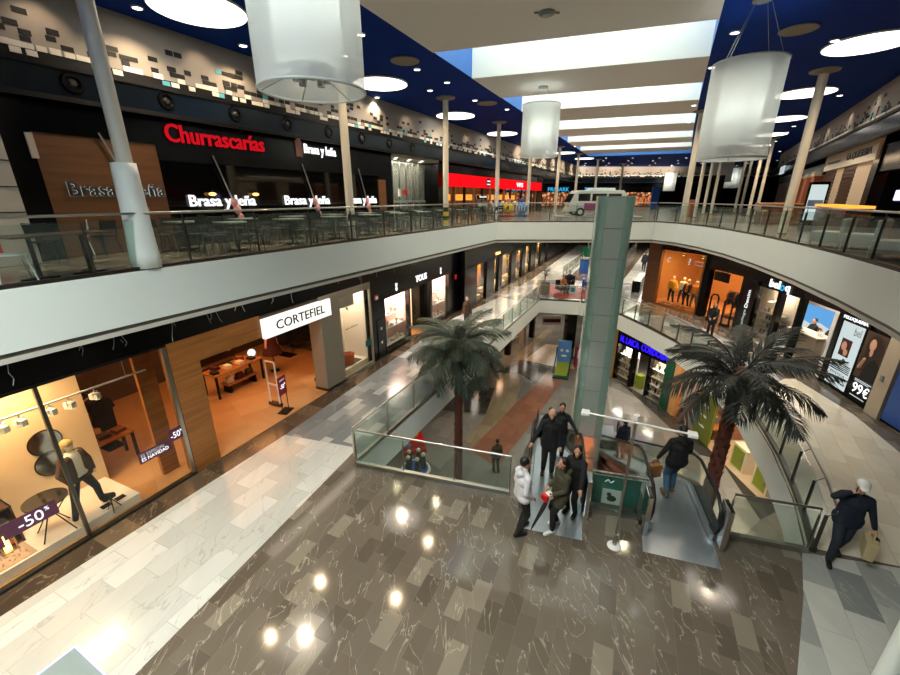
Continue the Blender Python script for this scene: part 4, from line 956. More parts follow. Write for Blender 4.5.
MB().box(-.2, 2.5, 0, .06, 0, 2.4).build('board', 'blue', q)
q = TW('wall_intercom', 'small grey intercom on the cream stone pier', 'intercom', RE, 2.42, -.13, 1.15)
MB().box(-.06, .06, 0, .03, 0, .18).build('box', 'grey_panel', q, bev=.008)
# side wall of the far right corridor
wallbox('wall_right_corridor', [(13.6, 26.3), (26, 48), (33, 62)], 0, 4.06, 'taupe', -.2)
q = thing('planter_box', 'low grey planter wall with dark end at corridor corner', 'planter', (14.1, 29.0, 0), math.radians(60))
MB().box(-1.0, 3.0, .05, .5, 0, .75).build('body', 'grey_panel', q); MB().box(-1.3, -1.0, .0, .55, 0, .8).build('end_block', 'black_panel', q)
# ================================================================ glass balustrades
def offset(pts, d):
    out = []
    n = len(pts)
    for i in range(n):
        a = Vector(pts[max(i - 1, 0)]); b = Vector(pts[min(i + 1, n - 1)]); t = (b - a).normalized()
        out.append((pts[i][0] - t.y * d, pts[i][1] + t.x * d))
    return out
def resample(pts, step):
    P = [Vector((p[0], p[1])) for p in pts]; L = [0]
    for a, b in zip(P, P[1:]): L.append(L[-1] + (b - a).length)
    n = max(1, round(L[-1] / step)); out = []
    for i in range(n + 1):
        d = L[-1] * i / n; k = 0
        while k < len(P) - 2 and L[k + 1] < d: k += 1
        t = (d - L[k]) / (L[k + 1] - L[k]); out.append(tuple(P[k].lerp(P[k + 1], min(1, t))))
    return out
def balustrade(name, label, pts, z, h, step, post='steel', ends=(None, None), glass_z=(.1, .95), inward=.0, rail_r=.024, base=.1):
    S = resample(pts, step)
    q = thing(name, label, 'railing', (S[0][0], S[0][1], z), 0, 'glass balustrades')
    o = lambda p, zz: (p[0] - S[0][0], p[1] - S[0][1], zz)
    R = offset(S, inward) if inward else S
    path = [o(p, h) for p in R]
    if ends[0]: path = [(path[0][0] + ends[0][0], path[0][1] + ends[0][1], h - .12), (path[0][0] + ends[0][0], path[0][1] + ends[0][1], h - .02)] + path
    if ends[1]: path += [(path[-1][0] + ends[1][0], path[-1][1] + ends[1][1], h - .02), (path[-1][0] + ends[1][0], path[-1][1] + ends[1][1], h - .12)]
    MB().tube(path, rail_r, 10).build('handrail', 'steel', q, 60)
    for a, b in zip(S, S[1:]):
        d = math.hypot(b[0] - a[0], b[1] - a[1]); ang = math.atan2(b[1] - a[1], b[0] - a[0])
        m = MB(); m.T = Matrix.Translation(Vector(o(a, 0))) @ Matrix.Rotation(ang, 4, 'Z')
        m.box(.02, d - .02, -.008, .008, glass_z[0], glass_z[1]); m.build('glass_panel', 'rail_glass', q)
    for i, p in enumerate(S):
        a = S[max(i - 1, 0)]; b = S[min(i + 1, len(S) - 1)]; ang = math.atan2(b[1] - a[1], b[0] - a[0])
        m = MB(); m.T = Matrix.Translation(Vector(o(p, 0))) @ Matrix.Rotation(ang, 4, 'Z')
        m.box(-.008, .008, -.03, .03, 0, h - .14)
        m.tube([(0, 0, h - .16), (0, inward, h - .02)], .009, 6)
        m.build('post', post, q)
    m = MB()
    for a, b in zip(S, S[1:]):
        d = math.hypot(b[0] - a[0], b[1] - a[1]); ang = math.atan2(b[1] - a[1], b[0] - a[0])
        m.T = Matrix.Translation(Vector(o(a, 0))) @ Matrix.Rotation(ang, 4, 'Z'); m.box(0, d, -.05, .05, 0, base)
    m.T = None
    m.build('base_channel', post, q); return q
def edge_trim(name, pts, inset, z0, z1, mat):
    S = offset(pts, inset); m = MB()
    for a, b in zip(S, S[1:]):
        d = math.hypot(b[0] - a[0], b[1] - a[1]); nx, ny = -(b[1] - a[1]) / d * .12, (b[0] - a[0]) / d * .12
        m.prism([a, b, (b[0] + nx, b[1] + ny), (a[0] + nx, a[1] + ny)], z0, z1)
    return struct(m.build(name, mat))
edge_trim('trim_4', VU[:15], .05, 3.97, 4.07, 'reveal_grey')
edge_trim('trim_5', VU[:15], .03, 3.89, 3.975, 'soffit_light')
UL = offset([VU[0], VU[1], VU[2], (2.66, 24.0)], .1)
balustrade('glass_balustrade', 'long glass balustrade of the upper restaurant terrace on left', UL, Z1, 1.06, 1.75, 'steel_dark', base=.06)
balustrade('glass_balustrade', 'far upper glass balustrade in front of the white van', offset([VU[3], VU[4]], .1), Z1, 1.06, 1.5, 'steel_dark', base=.06)
balustrade('glass_balustrade', 'curved upper glass balustrade along right side white fascia', offset(VU[4:14], .1), Z1, 1.06, 1.35, 'steel_dark', base=.06)
# near pane beside the photographer
q = thing('round_column', 'white round column on middle floor cut off at lower right picture corner', 'column', (4.27, 2.6, .01), 0, 'white round columns')
MB().cyl(0, 0, 0, 4.05, .085, 24).build('shaft', 'white_paint', q, 60); MB().cyl(0, 0, 0, .05, .12, 24).build('base_ring', 'steel_dark', q)
n0, n1 = VM[0], VM[1]
def along(t): return (n0[0] + (n1[0] - n0[0]) * t, n0[1] + (n1[1] - n0[1]) * t)
inn = (-.28, -.96)
balustrade('glass_balustrade', 'near glass balustrade left of the left escalator', offset([along(.0), along(.405)], -.06), 0, 1.02, 1.3, 'steel', inward=-.0)
balustrade('glass_balustrade', 'short glass balustrade between both escalators', offset([along(.583), along(.695)], -.06), 0, 1.02, 1.2, 'steel')
balustrade('glass_balustrade', 'near glass balustrade right of the right escalator', offset([along(.855), (6.83, 5.93)], -.06), 0, 1.02, 1.3, 'steel')
balustrade('glass_balustrade', 'curved glass balustrade of right walkway above white fascia', offset(VM[1:11], -.12), 0, 1.02, 1.15, 'steel_dark', inward=-.14)
balustrade('glass_balustrade', 'straight glass balustrade along the left walkway above white fascia', offset([VM[11], VM[0]], -.08), 0, 1.02, 1.5, 'steel')
balustrade('glass_balustrade', 'far glass balustrade across void behind the lift', offset([VM[10], VM[11]], -.08), 0, 1.02, 1.3, 'steel_dark')
balustrade('glass_balustrade', 'distant balustrade running beside the far white walkway right of lift', [(12.9, 32.2), (24.0, 52.5)], 0, 1.02, 1.6, 'steel')
balustrade('glass_balustrade', 'distant balustrade left of the lift beyond the seating area', [(9.6, 33.8), (14.0, 42.5)], 0, 1.02, 1.4, 'steel')
# ================================================================ escalators
def escalator(label, o, ang, grp):
    q = thing('escalator', label, 'escalator', (o[0], o[1], 0), ang, grp)
    Y0, Y1, Y2, Y3 = -.35, 1.25, 9.9, 11.6
    def zz(y): return 0 if y < Y1 else (-5 * (y - Y1) / (Y2 - Y1) if y < Y2 else -5)
    ys = [Y0 + .25, Y1 - .2, Y1 + .25, Y2 - .25, Y2 + .2, Y3 - .25]
    for sx in (-1, 1):
        top = [(y, zz(y) + .86) for y in ys]; bot = [(y, zz(y) + .08) for y in reversed(ys)]
        ring = [(Y3 - .05, -5 + .66), (Y3, -5 + .47), (Y3 - .05, -5 + .28)]; ring0 = [(Y0 + .05, .28), (Y0, .47), (Y0 + .05, .66)]
        MB().prism_x(top + ring + bot + ring0, sx * .585 - .007, sx * .585 + .007).build('balustrade_glass', 'rail_glass', q)
        lp_ = [(sx * .585, y, z + .04) for y, z in top] + [(sx * .585, Y3 + .0, -5 + .75), (sx * .585, Y3 + .05, -5 + .47), (sx * .585, Y3 - .03, -5 + .22), (sx * .585, Y3 - .3, -5 + .12)]
        lp_ = [(sx * .585, Y0 + .3, .12), (sx * .585, Y0 + .03, .22), (sx * .585, Y0 - .05, .47), (sx * .585, Y0 + .0, .75)] + lp_
        MB().tube(lp_, .036, 8).build('handrail', 'rubber', q, 60)
        sk = [(y, zz(y) + .16) for y in (Y0, Y1 - .1, Y1 + .15, Y2 - .15, Y2 + .1, Y3)]; sb = [(y, zz(y) - .25) for y in (Y3, Y2 + .1, Y2 - .15, Y1 + .15, Y1 - .1, Y0)]
        MB().prism_x(sk + sb, sx * .56 - .05, sx * .56 + .012 if sx > 0 else sx * .56 + .05).build('skirt_panel', 'brushed', q)
        dk = [(y, z + .0) for y, z in [(y, zz(y) + .17) for y in (Y0, Y1 - .1, Y1 + .15, Y2 - .15, Y2 + .1, Y3)]]; db = [(y, z - .12) for y, z in reversed(dk)]
        MB().prism_x(dk + db, sx * .68 - .1, sx * .68 + .08).build('outer_deck', 'steel_dark', q)
        m = MB(); m.box(sx * .68 - .07, sx * .68 + .03, Y0 - .25, Y0 + .12, 0, .95); m.build('newel_post', 'chrome', q, bev=.015)
    i = 0
    n = 24; rise = 5.0 / 22
    y = .55
    MB().box(-.5, .5, Y0 - .55, .55, -.08, .012).build('landing_plate', 'brushed', q)
    while y < Y3 - .6:
        zt = zz(y + .2); MB().box(-.5, .5, y, y + .41, zt - .24, zt).build('step', 'brushed', q, bev=.004); y += .405
    MB().box(-.5, .5, Y3 - .7, Y3 + .8, -5.02, -4.99).build('landing_plate', 'brushed', q)
    t = [(y, zz(y) - .24) for y in (.2, Y1, Y1 + .2, Y2, Y3)]; b = [(y, max(-5.0, zz(y) - 1.1)) for y in (Y3, Y2 - 1.2, Y1 + .2, Y1, .2)]
    MB().prism_x(t + b, -.72, .72).build('truss', 'steel_dark', q)
    return q
ESC1 = ((2.36, 7.42), math.radians(-14.5)); ESC2 = ((4.72, 6.62), math.radians(-16))
escalator('left escalator carrying the old man, descending to lower floor', ESC1[0], ESC1[1], 'escalators')
escalator('right escalator carrying the man with paper bag', ESC2[0], ESC2[1], 'escalators')
inlay('floor_plate', [('brushed', [(1.44, 6.45), (2.61, 6.13), (2.86, 7.0), (1.7, 7.35)]), ('brushed', [(3.69, 5.87), (4.95, 5.47), (5.2, 6.2), (4.02, 6.7)])], .010)
def efp(E, x, y):                                     # a point on an escalator's steps
    (ox, oy), a = E; c, s = math.cos(a), math.sin(a)
    z = 0 if y < 1.25 else max(-5, -5 * (y - 1.25) / 8.65)
    return (ox + c * x - s * y, oy + s * x + c * y, z)
# teal panel with pasted picture between the escalators
p0, p1 = along(.588), along(.69)
q = thing('notice_panel', 'teal panel with pasted white picture between both escalators', 'panel', (p0[0] + .03, p0[1] + .1, .1), math.atan2(p1[1] - p0[1], p1[0] - p0[0]))
MB().box(0, .95, 0, .03, 0, .72).build('board', 'teal_panel', q)
m = MB(); m.box(.22, .62, -.006, 0, .02, .4); m.build('poster', 'white_gloss', q)
m = MB(); m.ball((.42, -.007, .17), (.1, .004, .08), 12, 6); m.ball((.36, -.007, .27), (.05, .004, .05), 10, 6); m.build('picture', 'cloth_black', q)
m = MB(); m.tube([(.25, -.004, .58), (.3, -.004, .64), (.36, -.004, .57), (.42, -.004, .63)], .012, 5); m.build('emblem', 'letter_dim', q)
# ================================================================ signpost
b = at(614, 546, 0)
q = thing('signpost', 'slim steel signpost with wide top bar standing between the escalators', 'signpost', (b[0], b[1], 0))
MB().lathe([(0, .05), (.1, .04), (.13, .012), (.13, 0), (0, 0)]).build('base', 'white_gloss', q, 40)
H_ = 2.86
MB().tube([(0, 0, .03), (0, 0, .3)], .04, 12).tube([(0, 0, .3), (0, 0, H_)], .026, 12).build('pole', 'steel', q, 60)
e0, e1 = at(588, 413, H_), at(690, 434, H_)
d0 = Vector((e0[0] - b[0], e0[1] - b[1], H_)); d1 = Vector((e1[0] - b[0], e1[1] - b[1], H_))
MB().tube([d0, d1], .018, 8).build('crossbar', 'white_gloss', q, 60)
MB().cyl(0, 0, H_ - .05, H_ + .03, .05, 12).build('clamp', 'white_gloss', q)
for k, (dd, sg) in enumerate(((d0, -1), (d1, 1))):
    a = math.atan2(d1.y - d0.y, d1.x - d0.x)
    m = MB(); m.T = Matrix.Translation(dd) @ Matrix.Rotation(a, 4, 'Z'); m.box(-.11 if sg < 0 else -.03, .03 if sg < 0 else .11, -.08, .08, -.025, .025); m.build('sign_plate', 'white_gloss', q, bev=.01)
# ================================================================ lift tower
q = thing('lift_tower', 'tall greenish glass lift tower rising between the escalators', 'lift', (5.3, 13.6, -5), math.radians(-15))
hw, Ht = .52, 11.42
for sx in (-1, 1):
    for sy in (-1, 1): MB().box(sx * (hw - .06) - .04, sx * (hw - .06) + .04, sy * (hw - .06) - .04, sy * (hw - .06) + .04, 0, Ht - .1).build('corner_post', 'seat_grey', q)
nlev = 12
for k in range(nlev):
    z0, z1 = Ht * k / nlev + .012, Ht * (k + 1) / nlev - .012
    for s in range(4):
        m = MB(); m.T = Matrix.Rotation(s * PI / 2, 4, 'Z'); m.box(-hw, -.27, -hw - .012, -hw, z0, z1); m.box(.27, hw, -hw - .012, -hw, z0, z1); m.box(-.27, .27, -hw - .012, -hw, z0, z1, 1 if z0 > 2.4 else 0); m.build('glass_panel', ['lift_glass', 'lift_frost'], q)
    m = MB()
    for s in range(4):
        m.T = Matrix.Rotation(s * PI / 2, 4, 'Z'); m.box(-hw + .02, hw - .02, -hw + .01, -hw + .04, z1 - .02, z1 + .03)
    m.T = None; m.build('ring_beam', 'seat_grey', q)
MB().box(-hw - .02, hw + .02, -hw - .02, hw + .02, Ht - .02, Ht + .02).build('roof_glass', 'lift_glass', q)
MB().box(-.26, .26, -.1, .16, 2.6, Ht - .15).build('counterweight_shaft', 'white_paint', q)
for sx in (-.3, .3): MB().tube([(sx, .2, 0), (sx, .2, Ht - .15)], .02, 8).build('guide_rail', 'steel', q)
m = MB(); m.box(-.36, .36, -.36, .36, .1, .16); m.box(-.36, .36, -.36, .36, 2.3, 2.36); m.box(-.36, .36, .33, .36, .16, 2.3); cb_ = m.build('cabin', 'orange_lit', q)
m = MB(); m.box(-.36, -.33, -.36, .33, .16, 2.3); m.box(.33, .36, -.36, .33, .16, 2.3); m.box(-.33, .33, -.37, -.34, 1.15, 1.3); m.box(-.33, .33, -.37, -.34, 1.95, 2.05); m.build('cabin_frame', 'steel_dark', cb_)
for z in (-1.8, -.6, .6, 1.8, 3.0, 4.2, 5.4): bulb('lift_fill_light', (5.3 + .07, 13.6 + .27, z), 4.5, '#f0fff8', .05)  # point lights added inside the tower to brighten its milky glass
# ================================================================ palms
def frond_mesh(seed, L_, dark):
    rr = random.Random(seed); m = MB(); n = 26; P = []
    droop = rr.uniform(.75, 1.15)
    for i in range(n + 1):
        t = i / n; P.append(Vector((L_ * (t - .12 * t * t * droop), 0, L_ * (.42 * t - .62 * droop * t * t))))
    m.tube(P, [.022 * (1 - .85 * i / n) for i in range(n + 1)], 5)
    for i in range(3, n + 1):
        t = i / n; ln = L_ * .30 * math.sin(PI * min(1, t * .93 + .09)) ** .7 + .06
        d = (P[i] - P[i - 1]).normalized()
        for sgn in (-1, 1):
            for k in range(2):
                a = rr.uniform(.55, .85); p = P[i] - d * (k * L_ / n / 2)
                side = Vector((math.cos(a) * d.x, sgn * math.sin(a), math.cos(a) * d.z)).normalized()
                tip = p + side * ln * rr.uniform(.85, 1.05) + Vector((0, 0, -ln * rr.uniform(.25, .6)))
                mid = p + side * ln * .5 + Vector((0, 0, -ln * .05)); w_ = .017
                up = Vector((0, 0, 1)); wv = side.cross(up).normalized() * w_
                m.add([p - wv * .5, p + wv * .5, mid + wv, mid - wv, tip], [(0, 1, 2, 3), (3, 2, 4)])
    return m.mesh('frond', dark)
FR_ = {}
def palm(label, loc, H_, tr, L_, n, leaf, seed, lean=(0, 0), drop=92):
    rr = random.Random(seed)
    q = thing('palm_tree', label, 'palm tree', loc)
    pts = []; rad = []
    N = 60
    for i in range(N + 1):
        t = i / N; pts.append((lean[0] * t, lean[1] * t, H_ * t)); rad.append(tr * (1.12 - .25 * t) * (1 + .07 * (i % 2)))
    m = MB(); m.tube(pts, rad, 14)
    for i in range(int(H_ * 26)):
        t = (i + .5) / (H_ * 26); a = i * 2.4; R = tr * (1.1 - .25 * t); c, s = math.cos(a), math.sin(a); z = H_ * t; w_ = .07
        x, y = lean[0] * t, lean[1] * t
        m.add([(x + c * R - s * w_, y + s * R + c * w_, z - .07), (x + c * R + s * w_, y + s * R - c * w_, z - .07), (x + c * (R + .05), y + s * (R + .05), z + .08)], [(0, 1, 2), (2, 1, 0)])
    m.build('trunk', 'palm_trunk', q)
    MB().ball((lean[0], lean[1], H_ + .05), (tr * 1.15, tr * 1.15, .35), 14, 8).build('crownshaft', 'palm_trunk', q)
    V = []
    for k in range(5):
        key = (leaf, k, L_)
        if key not in FR_: FR_[key] = frond_mesh(k + 1, L_, leaf)
        V.append(FR_[key])
    for i in range(n):
        t = i / n; el = math.radians(62 - drop * t ** .9 + rr.uniform(-7, 7)); az = i * 2.39996 + rr.uniform(-.2, .2)
        o = put(V[i % 5], 'frond', q, (lean[0] + math.cos(az) * tr * .6, lean[1] + math.sin(az) * tr * .6, H_ + .22 - .25 * t))
        o.rotation_euler = (rr.uniform(-.25, .25), -el + .25, az); o.scale = (1, 1, 1) if i % 3 else (.9, .9, .9)
    return q
palm('tall artificial palm with grey green fronds rising left of the escalators', (.32, 13.2, -5), 6.35, .145, 1.95, 46, 'palm_leaf', 2)
palm('dark artificial palm with reddish trunk rising right of the right escalator', (7.15, 9.0, -5), 7.1, .17, 2.0, 27, 'palm_leaf_dark', 5, (0, 0), 72)
# ================================================================ upper floor, left facade
def brasa(body_mat, w, h): return fit_text('Brasa y le\u00f1a', w, h, body_mat, .02, .012)
SW('wall_left_restaurant', FL, [
    (-9, -2.5, -.5, -.2, Z1, 7.6, 4), (-9, -2.5, -.4, .0, 7.6, 8.45, 0), (-2.5, -1.95, -.2, .3, Z1, 8.45, 0), (-1.95, .62, -.02, .25, Z1, 7.75, 1), (-1.95, .62, -.04, .25, 7.75, 8.45, 0),
    (.62, 10.2, -.04, .3, 7.35, 8.45, 0), (.62, 10.2, .0, .3, Z1, 7.35, 2), (10.2, 10.75, -.05, .25, Z1, 7.2, 1), (10.2, 11.3, -.04, .25, 7.2, 8.45, 0), (10.75, 11.3, -.05, .25, Z1, 7.4, 0),
    (11.2, 16.6, 2.2, 2.3, Z1, 8.5, 3), (15.9, 16.6, -.05, 2.2, Z1, 8.45, 0), (11.2, 11.3, 0, 2.2, Z1, 8.45, 0), (11.3, 15.9, -.1, 2.2, 8.3, 8.5, 5),
    (16.6, 36.2, -.05, .3, 7.75, 8.45, 0), (16.6, 36.2, 4.0, 4.2, Z1, 8.2, 6), (36.2, 38, -.1, .3, Z1, 8.45, 0)], ['black_panel', 'wood_panel', 'black_glass', 'grey_panel', 'stone_cream', 'soffit_light', 'wood_dark'])
SW('trim_2', FL, [(-9, -2.5, -.52, -.49, z, z + .02) for z in (5.6, 6.1, 6.6, 7.1)], ['black_matte'])
q = TW('red_banner', 'red panel low on pale stone wall at left picture edge', 'panel', FL, -3.3, -.53, 5.3)
MB().box(-.6, .25, 0, .02, 0, 1.2).build('sheet', 'red', q)
q = TW('wall_board', 'white board at top of stone wall at left picture edge', 'panel', FL, -3.0, -.55, 7.35)
MB().box(-.8, .32, 0, .04, 0, 1.0).build('sheet', 'white_paint', q)
q = TW('restaurant_sign', 'red lit Churrascarias letters over black restaurant front', 'sign', FL, .9, -.1, 7.84)
put(fit_text('Churrascar\u00edas', 3.1, .46, 'red_letter', .03, .008), 'lettering', q)
def skewer(q, x, z, L_, k=1.0):
    a = .32
    m = MB(); m.tube([(x, -.03, z), (x - L_ * math.sin(a), -.03, z + L_ * math.cos(a))], .022 * k, 8); m.build('skewer_rod', 'steel', q)
    m = MB()
    for i, (dz, r) in enumerate(((-.05, .13), (-.28, .14), (-.5, .11))): m.ball((x - dz * .35, -.04, z + dz), (r * k, .05, r * k * 1.1), 12, 8)
    m.build('meat', 'cloth_pink', q, 60)
for s, z, w, lab, mt, sk in ((5.8, 7.87, 1.66, 'white Brasa y lena sign with meat emblem, upper right on black front', 'letter_white', 0), (1.2, 6.05, 2.2, 'white Brasa y lena letters on black glass nearest wood wall', 'letter_white', 1), (4.62, 6.05, 2.25, 'white Brasa y lena letters on black glass below upper sign', 'letter_white', 1), (7.95, 6.05, 2.0, 'white Brasa y lena letters on black glass behind second column', 'letter_white', 1), (-1.52, 6.33, 2.1, 'dark outlined Brasa y lena letters on the wooden wall', 'steel_dark', 1)):
    q = TW('restaurant_sign', lab, 'sign', FL, s, -.06, z, 'restaurant name signs')
    put(brasa(mt, w, .42), 'lettering', q)
    if sk: skewer(q, w * .62, .25, 1.35)
    else:
        m = MB(); m.box(-.42, -.12, -.03, .02, -.05, .5); m.build('emblem', 'cloth_pink', q, bev=.04); m = MB(); m.box(-.34, -.2, -.05, .0, .5, .62); m.build('emblem_top', 'white_gloss', q)
    if mt == 'steel_dark':
        o = put(fit_text('Brasa y le\u00f1a', w, .42, 'letter_dim', .01, .02), 'outline', q, (0, .012, 0))
for i in range(9):                                     # round spot fixtures set in the glossy bulkhead
    s = -3.0 + 1.95 * i
    q = TW('bulkhead_spotlight', 'round black spotlight set in the glossy dark bulkhead, %s from left' % ('first', 'second', 'third', 'fourth', 'fifth', 'sixth', 'seventh', 'eighth', 'ninth')[i], 'spotlight', FL, s, -.46, 8.76, 'bulkhead spotlights')
    m = MB(); m.tube([(.17 * math.cos(a * PI / 10), 0, .17 * math.sin(a * PI / 10)) for a in range(20)], .045, 6, 0, True); m.build('ring', 'black_panel', q)
    MB().tube([(0, -.05, 0), (0, .04, 0)], [.05, .13], 14).build('reflector', 'steel_dark', q)
q = TW('wall_lantern', 'small pale wall light at top left corner of wood wall', 'wall light', FL, -1.98, -.25, 7.2)
MB().box(-.06, .06, 0, .1, 0, .5).build('body', 'stone_cream', q)
for i, s in enumerate((1.9, 3.4)):
    u = TW('pendant_lamp', 'small warm lamp glowing above Brasa letters on black glass, %s one' % ('left', 'right')[i], 'lamp', FL, s, -.12, 6.5, 'warm lamps on the black glass')
    MB().ball((0, 0, 0), (.12, .06, .05)).build('bulb', 'lamp_warm', u, 60); MB().cyl(0, 0, .04, .12, .03).build('holder', 'black_matte', u)
# glazed mall entrance
q = TW('glazed_entrance', 'tall grey glazed mall entrance between black front and red restaurant', 'entrance', FL, 11.32, .9, Z1)
for k in range(7):
    x0 = k * .65
    MB().box(x0 + .03, x0 + .62, -.008, .008, 1.2, 3.2).build('glass_pane', 'entry_glass', q)
    MB().box(x0 + .03, x0 + .62, -.008, .008, .05, 1.1).build('door_pane', 'entry_glass', q)
    MB().box(x0 - .02, x0 + .02, -.05, .05, 0, 3.24).build('mullion', 'steel', q)
MB().box(0, 4.55, -.06, .06, 1.08, 1.2).build('transom', 'grey_panel', q)
m = MB(); m.box(2.2, 2.75, -.02, -.012, 1.5, 1.75); m.box(.1, .4, -.02, -.012, 1.55, 1.9); m.build('no_entry_sticker', 'red', q)
m = MB(); m.box(1.75, 2.05, -.02, -.012, 1.4, 1.8); m.build('notice', 'white_gloss', q)
for i in range(6):
    u = TW('downlight', 'bright downlight in pale soffit over glazed entrance', 'downlight', FL, 11.8 + .6 * i, .0 + .5 * (i % 2), 8.27, 'entrance soffit downlights')
    MB().cyl(0, 0, 0, .02, .1, 14).build('ring', 'white_gloss', u); MB().cyl(0, 0, -.006, 0, .08, 14).build('lens', 'lamp_spot', u)
area('entrance_light', fpt(FL, 13.6, 1.5, 8.25), 3.5, .8, 80, '#fff3e0', (0, 0, FL[1])); area('entrance_light', fpt(FL, 13.6, .3, 8.25), 3.5, .5, 60, '#fff3e0', (0, 0, FL[1]))
# red diner
q = TW('diner_sign', 'long lit red fascia with small white VIPS letters', 'sign', FL, 16.5, -.5, 7.05)
MB().box(0, 19.6, 0, .5, 0, .72).build('light_box', 'red_lit', q)
put(fit_text('VIPS', 1.7, .34, 'letter_white', .01, .01), 'lettering', q, (12.0, -.012, .2)); m = MB(); m.box(5.6, 6.3, -.01, 0, .08, .64); m.build('black_emblem', 'black_matte', q); m = MB(); m.box(5.7, 6.2, -.02, -.01, .2, .27); m.box(5.7, 6.2, -.02, -.01, .42, .49); m.build('emblem_bars', 'letter_white', q)
q = TW('diner_facade', 'warm lit glazed front of the red diner', 'facade', FL, 16.7, .1, Z1)
for k in range(13): MB().box(k * 1.5 + .05, k * 1.5 + 1.45, -.006, .006, .05, 2.0).build('glass_pane', 'shop_glass', q)
for k in range(14): MB().box(k * 1.5 - .06, k * 1.5 + .06, -.08, .08, 0, 2.05).build('post', ('black_matte', 'taupe')[k % 2], q)
for k in range(9):
    u = TW('pendant_lamp', 'amber glass pendant in the red diner, %s along its front' % ('first', 'second', 'third', 'fourth', 'fifth', 'sixth', 'seventh', 'eighth', 'ninth')[k], 'lamp', FL, 17.8 + 2.0 * k, 1.6, 6.2, 'diner pendants')
    MB().lathe([(.3, 0), (.34, .02), (.34, .4), (.3, .42)], seg=18).build('shade', 'glow_amber', u, 50); MB().cyl(0, 0, .4, 1.6, .012, 6).build('cord', 'black_matte', u)
q = TW('ceiling_cove', 'glowing amber ceiling strip inside the red diner', 'light', FL, 17.2, 2.2, 6.85)
MB().box(0, 2.2, 0, .5, 0, .12).build('strip', 'glow_amber', q)
area('diner_light', fpt(FL, 26, 2, 7.4), 17, 2.5, 380, '#ffb060', (0, 0, FL[1]))
q = TW('menu_stand', 'grey glass menu wall with Brasa y lena header before red diner', 'menu stand', FL, 18.6, -1.4, Z1)
MB().box(0, 1.6, 0, .06, .1, 1.25).build('panel', 'entry_glass', q); MB().box(0, 1.6, -.02, .08, 1.25, 1.5).build('header', 'black_panel', q)
put(fit_text('Brasa y le\u00f1a', 1.1, .15, 'letter_white', .004), 'lettering', q, (.25, -.03, 1.31))
for x in (0, .8, 1.55): MB().box(x, x + .05, -.02, .08, 0, 1.3).build('post', 'steel', q)
for j in range(6): MB().box(.15 + .24 * j, .33 + .24 * j, -.012, -.004, .75, 1.0).build('menu_sheet', 'white_gloss', q)
# terrace tables and chairs
def cafe_table(top, leg_, label, loc, rot, group):
    q = thing('cafe_table', label, 'table', loc, rot, group)
    MB().box(-.36, .36, -.36, .36, .72, .75).build('tabletop', top, q, bev=.006)
    MB().cyl(0, 0, .03, .72, .035, 10).build('stem', leg_, q)
    MB().box(-.26, .26, -.04, .04, 0, .03).box(-.04, .04, -.26, .26, 0, .03).build('foot', leg_, q); return q
def cafe_chair(seat, frame_, label, loc, rot, group):
    q = thing('cafe_chair', label, 'chair', loc, rot, group)
    MB().box(-.2, .2, -.2, .2, .43, .46).build('seat', seat, q, bev=.01)
    m = MB(); m.tube([(-.19, -.19, .45), (-.2, -.25, .84), (.2, -.25, .84), (.19, -.19, .45)], .013, 6); m.build('back_frame', frame_, q)
    m = MB(); m.add([(-.19, -.245, .62), (.19, -.245, .62), (.19, -.255, .82), (-.19, -.255, .82), (-.19, -.232, .62), (.19, -.232, .62), (.19, -.242, .82), (-.19, -.242, .82)], [(0, 1, 2, 3), (7, 6, 5, 4), (0, 4, 5, 1), (3, 2, 6, 7), (0, 3, 7, 4), (1, 5, 6, 2)]); m.build('backrest', seat, q)
    for sx in (-1, 1):
        for sy in (-1, 1): MB().tube([(sx * .17, sy * .17, .43), (sx * .22, sy * .23, 0)], .013, 6).build('leg', frame_, q)
    return q
T0 = C0 = None
k = 0
for i in range(11):
    s = .4 + 1.85 * i
    for n in (-1.0, -2.35):
        if i > 8 and n > -2: continue
        p = fpt(FL, s + (.5 if n < -2 else 0), n, Z1)
        if min(math.hypot(p[0] - c_[0], p[1] - c_[1]) for c_ in ((-3.35, 14.1), (-.2, 20.3))) < .6: p = fpt(FL, s + 1.0, n + .3, Z1)
        lab = 'dark square terrace table in the rows before the black restaurant front'
        if T0 is None: T0 = cafe_table('grey_panel', 'black_matte', lab, p, FL[1], 'dark terrace tables')
        else: dup(T0, p, FL[1])
        for a in range(4):
            an = FL[1] + a * PI / 2; c = (p[0] + math.cos(an) * .58, p[1] + math.sin(an) * .58, Z1)
            if a % 2 == 0 and (i + a) % 3 == 0: continue
            lab = 'dark terrace chair tucked at the tables before black restaurant front'
            if C0 is None: C0 = cafe_chair('cloth_black', 'black_matte', lab, c, an + PI / 2, 'dark terrace chairs')
            else: dup(C0, c, an + PI / 2)
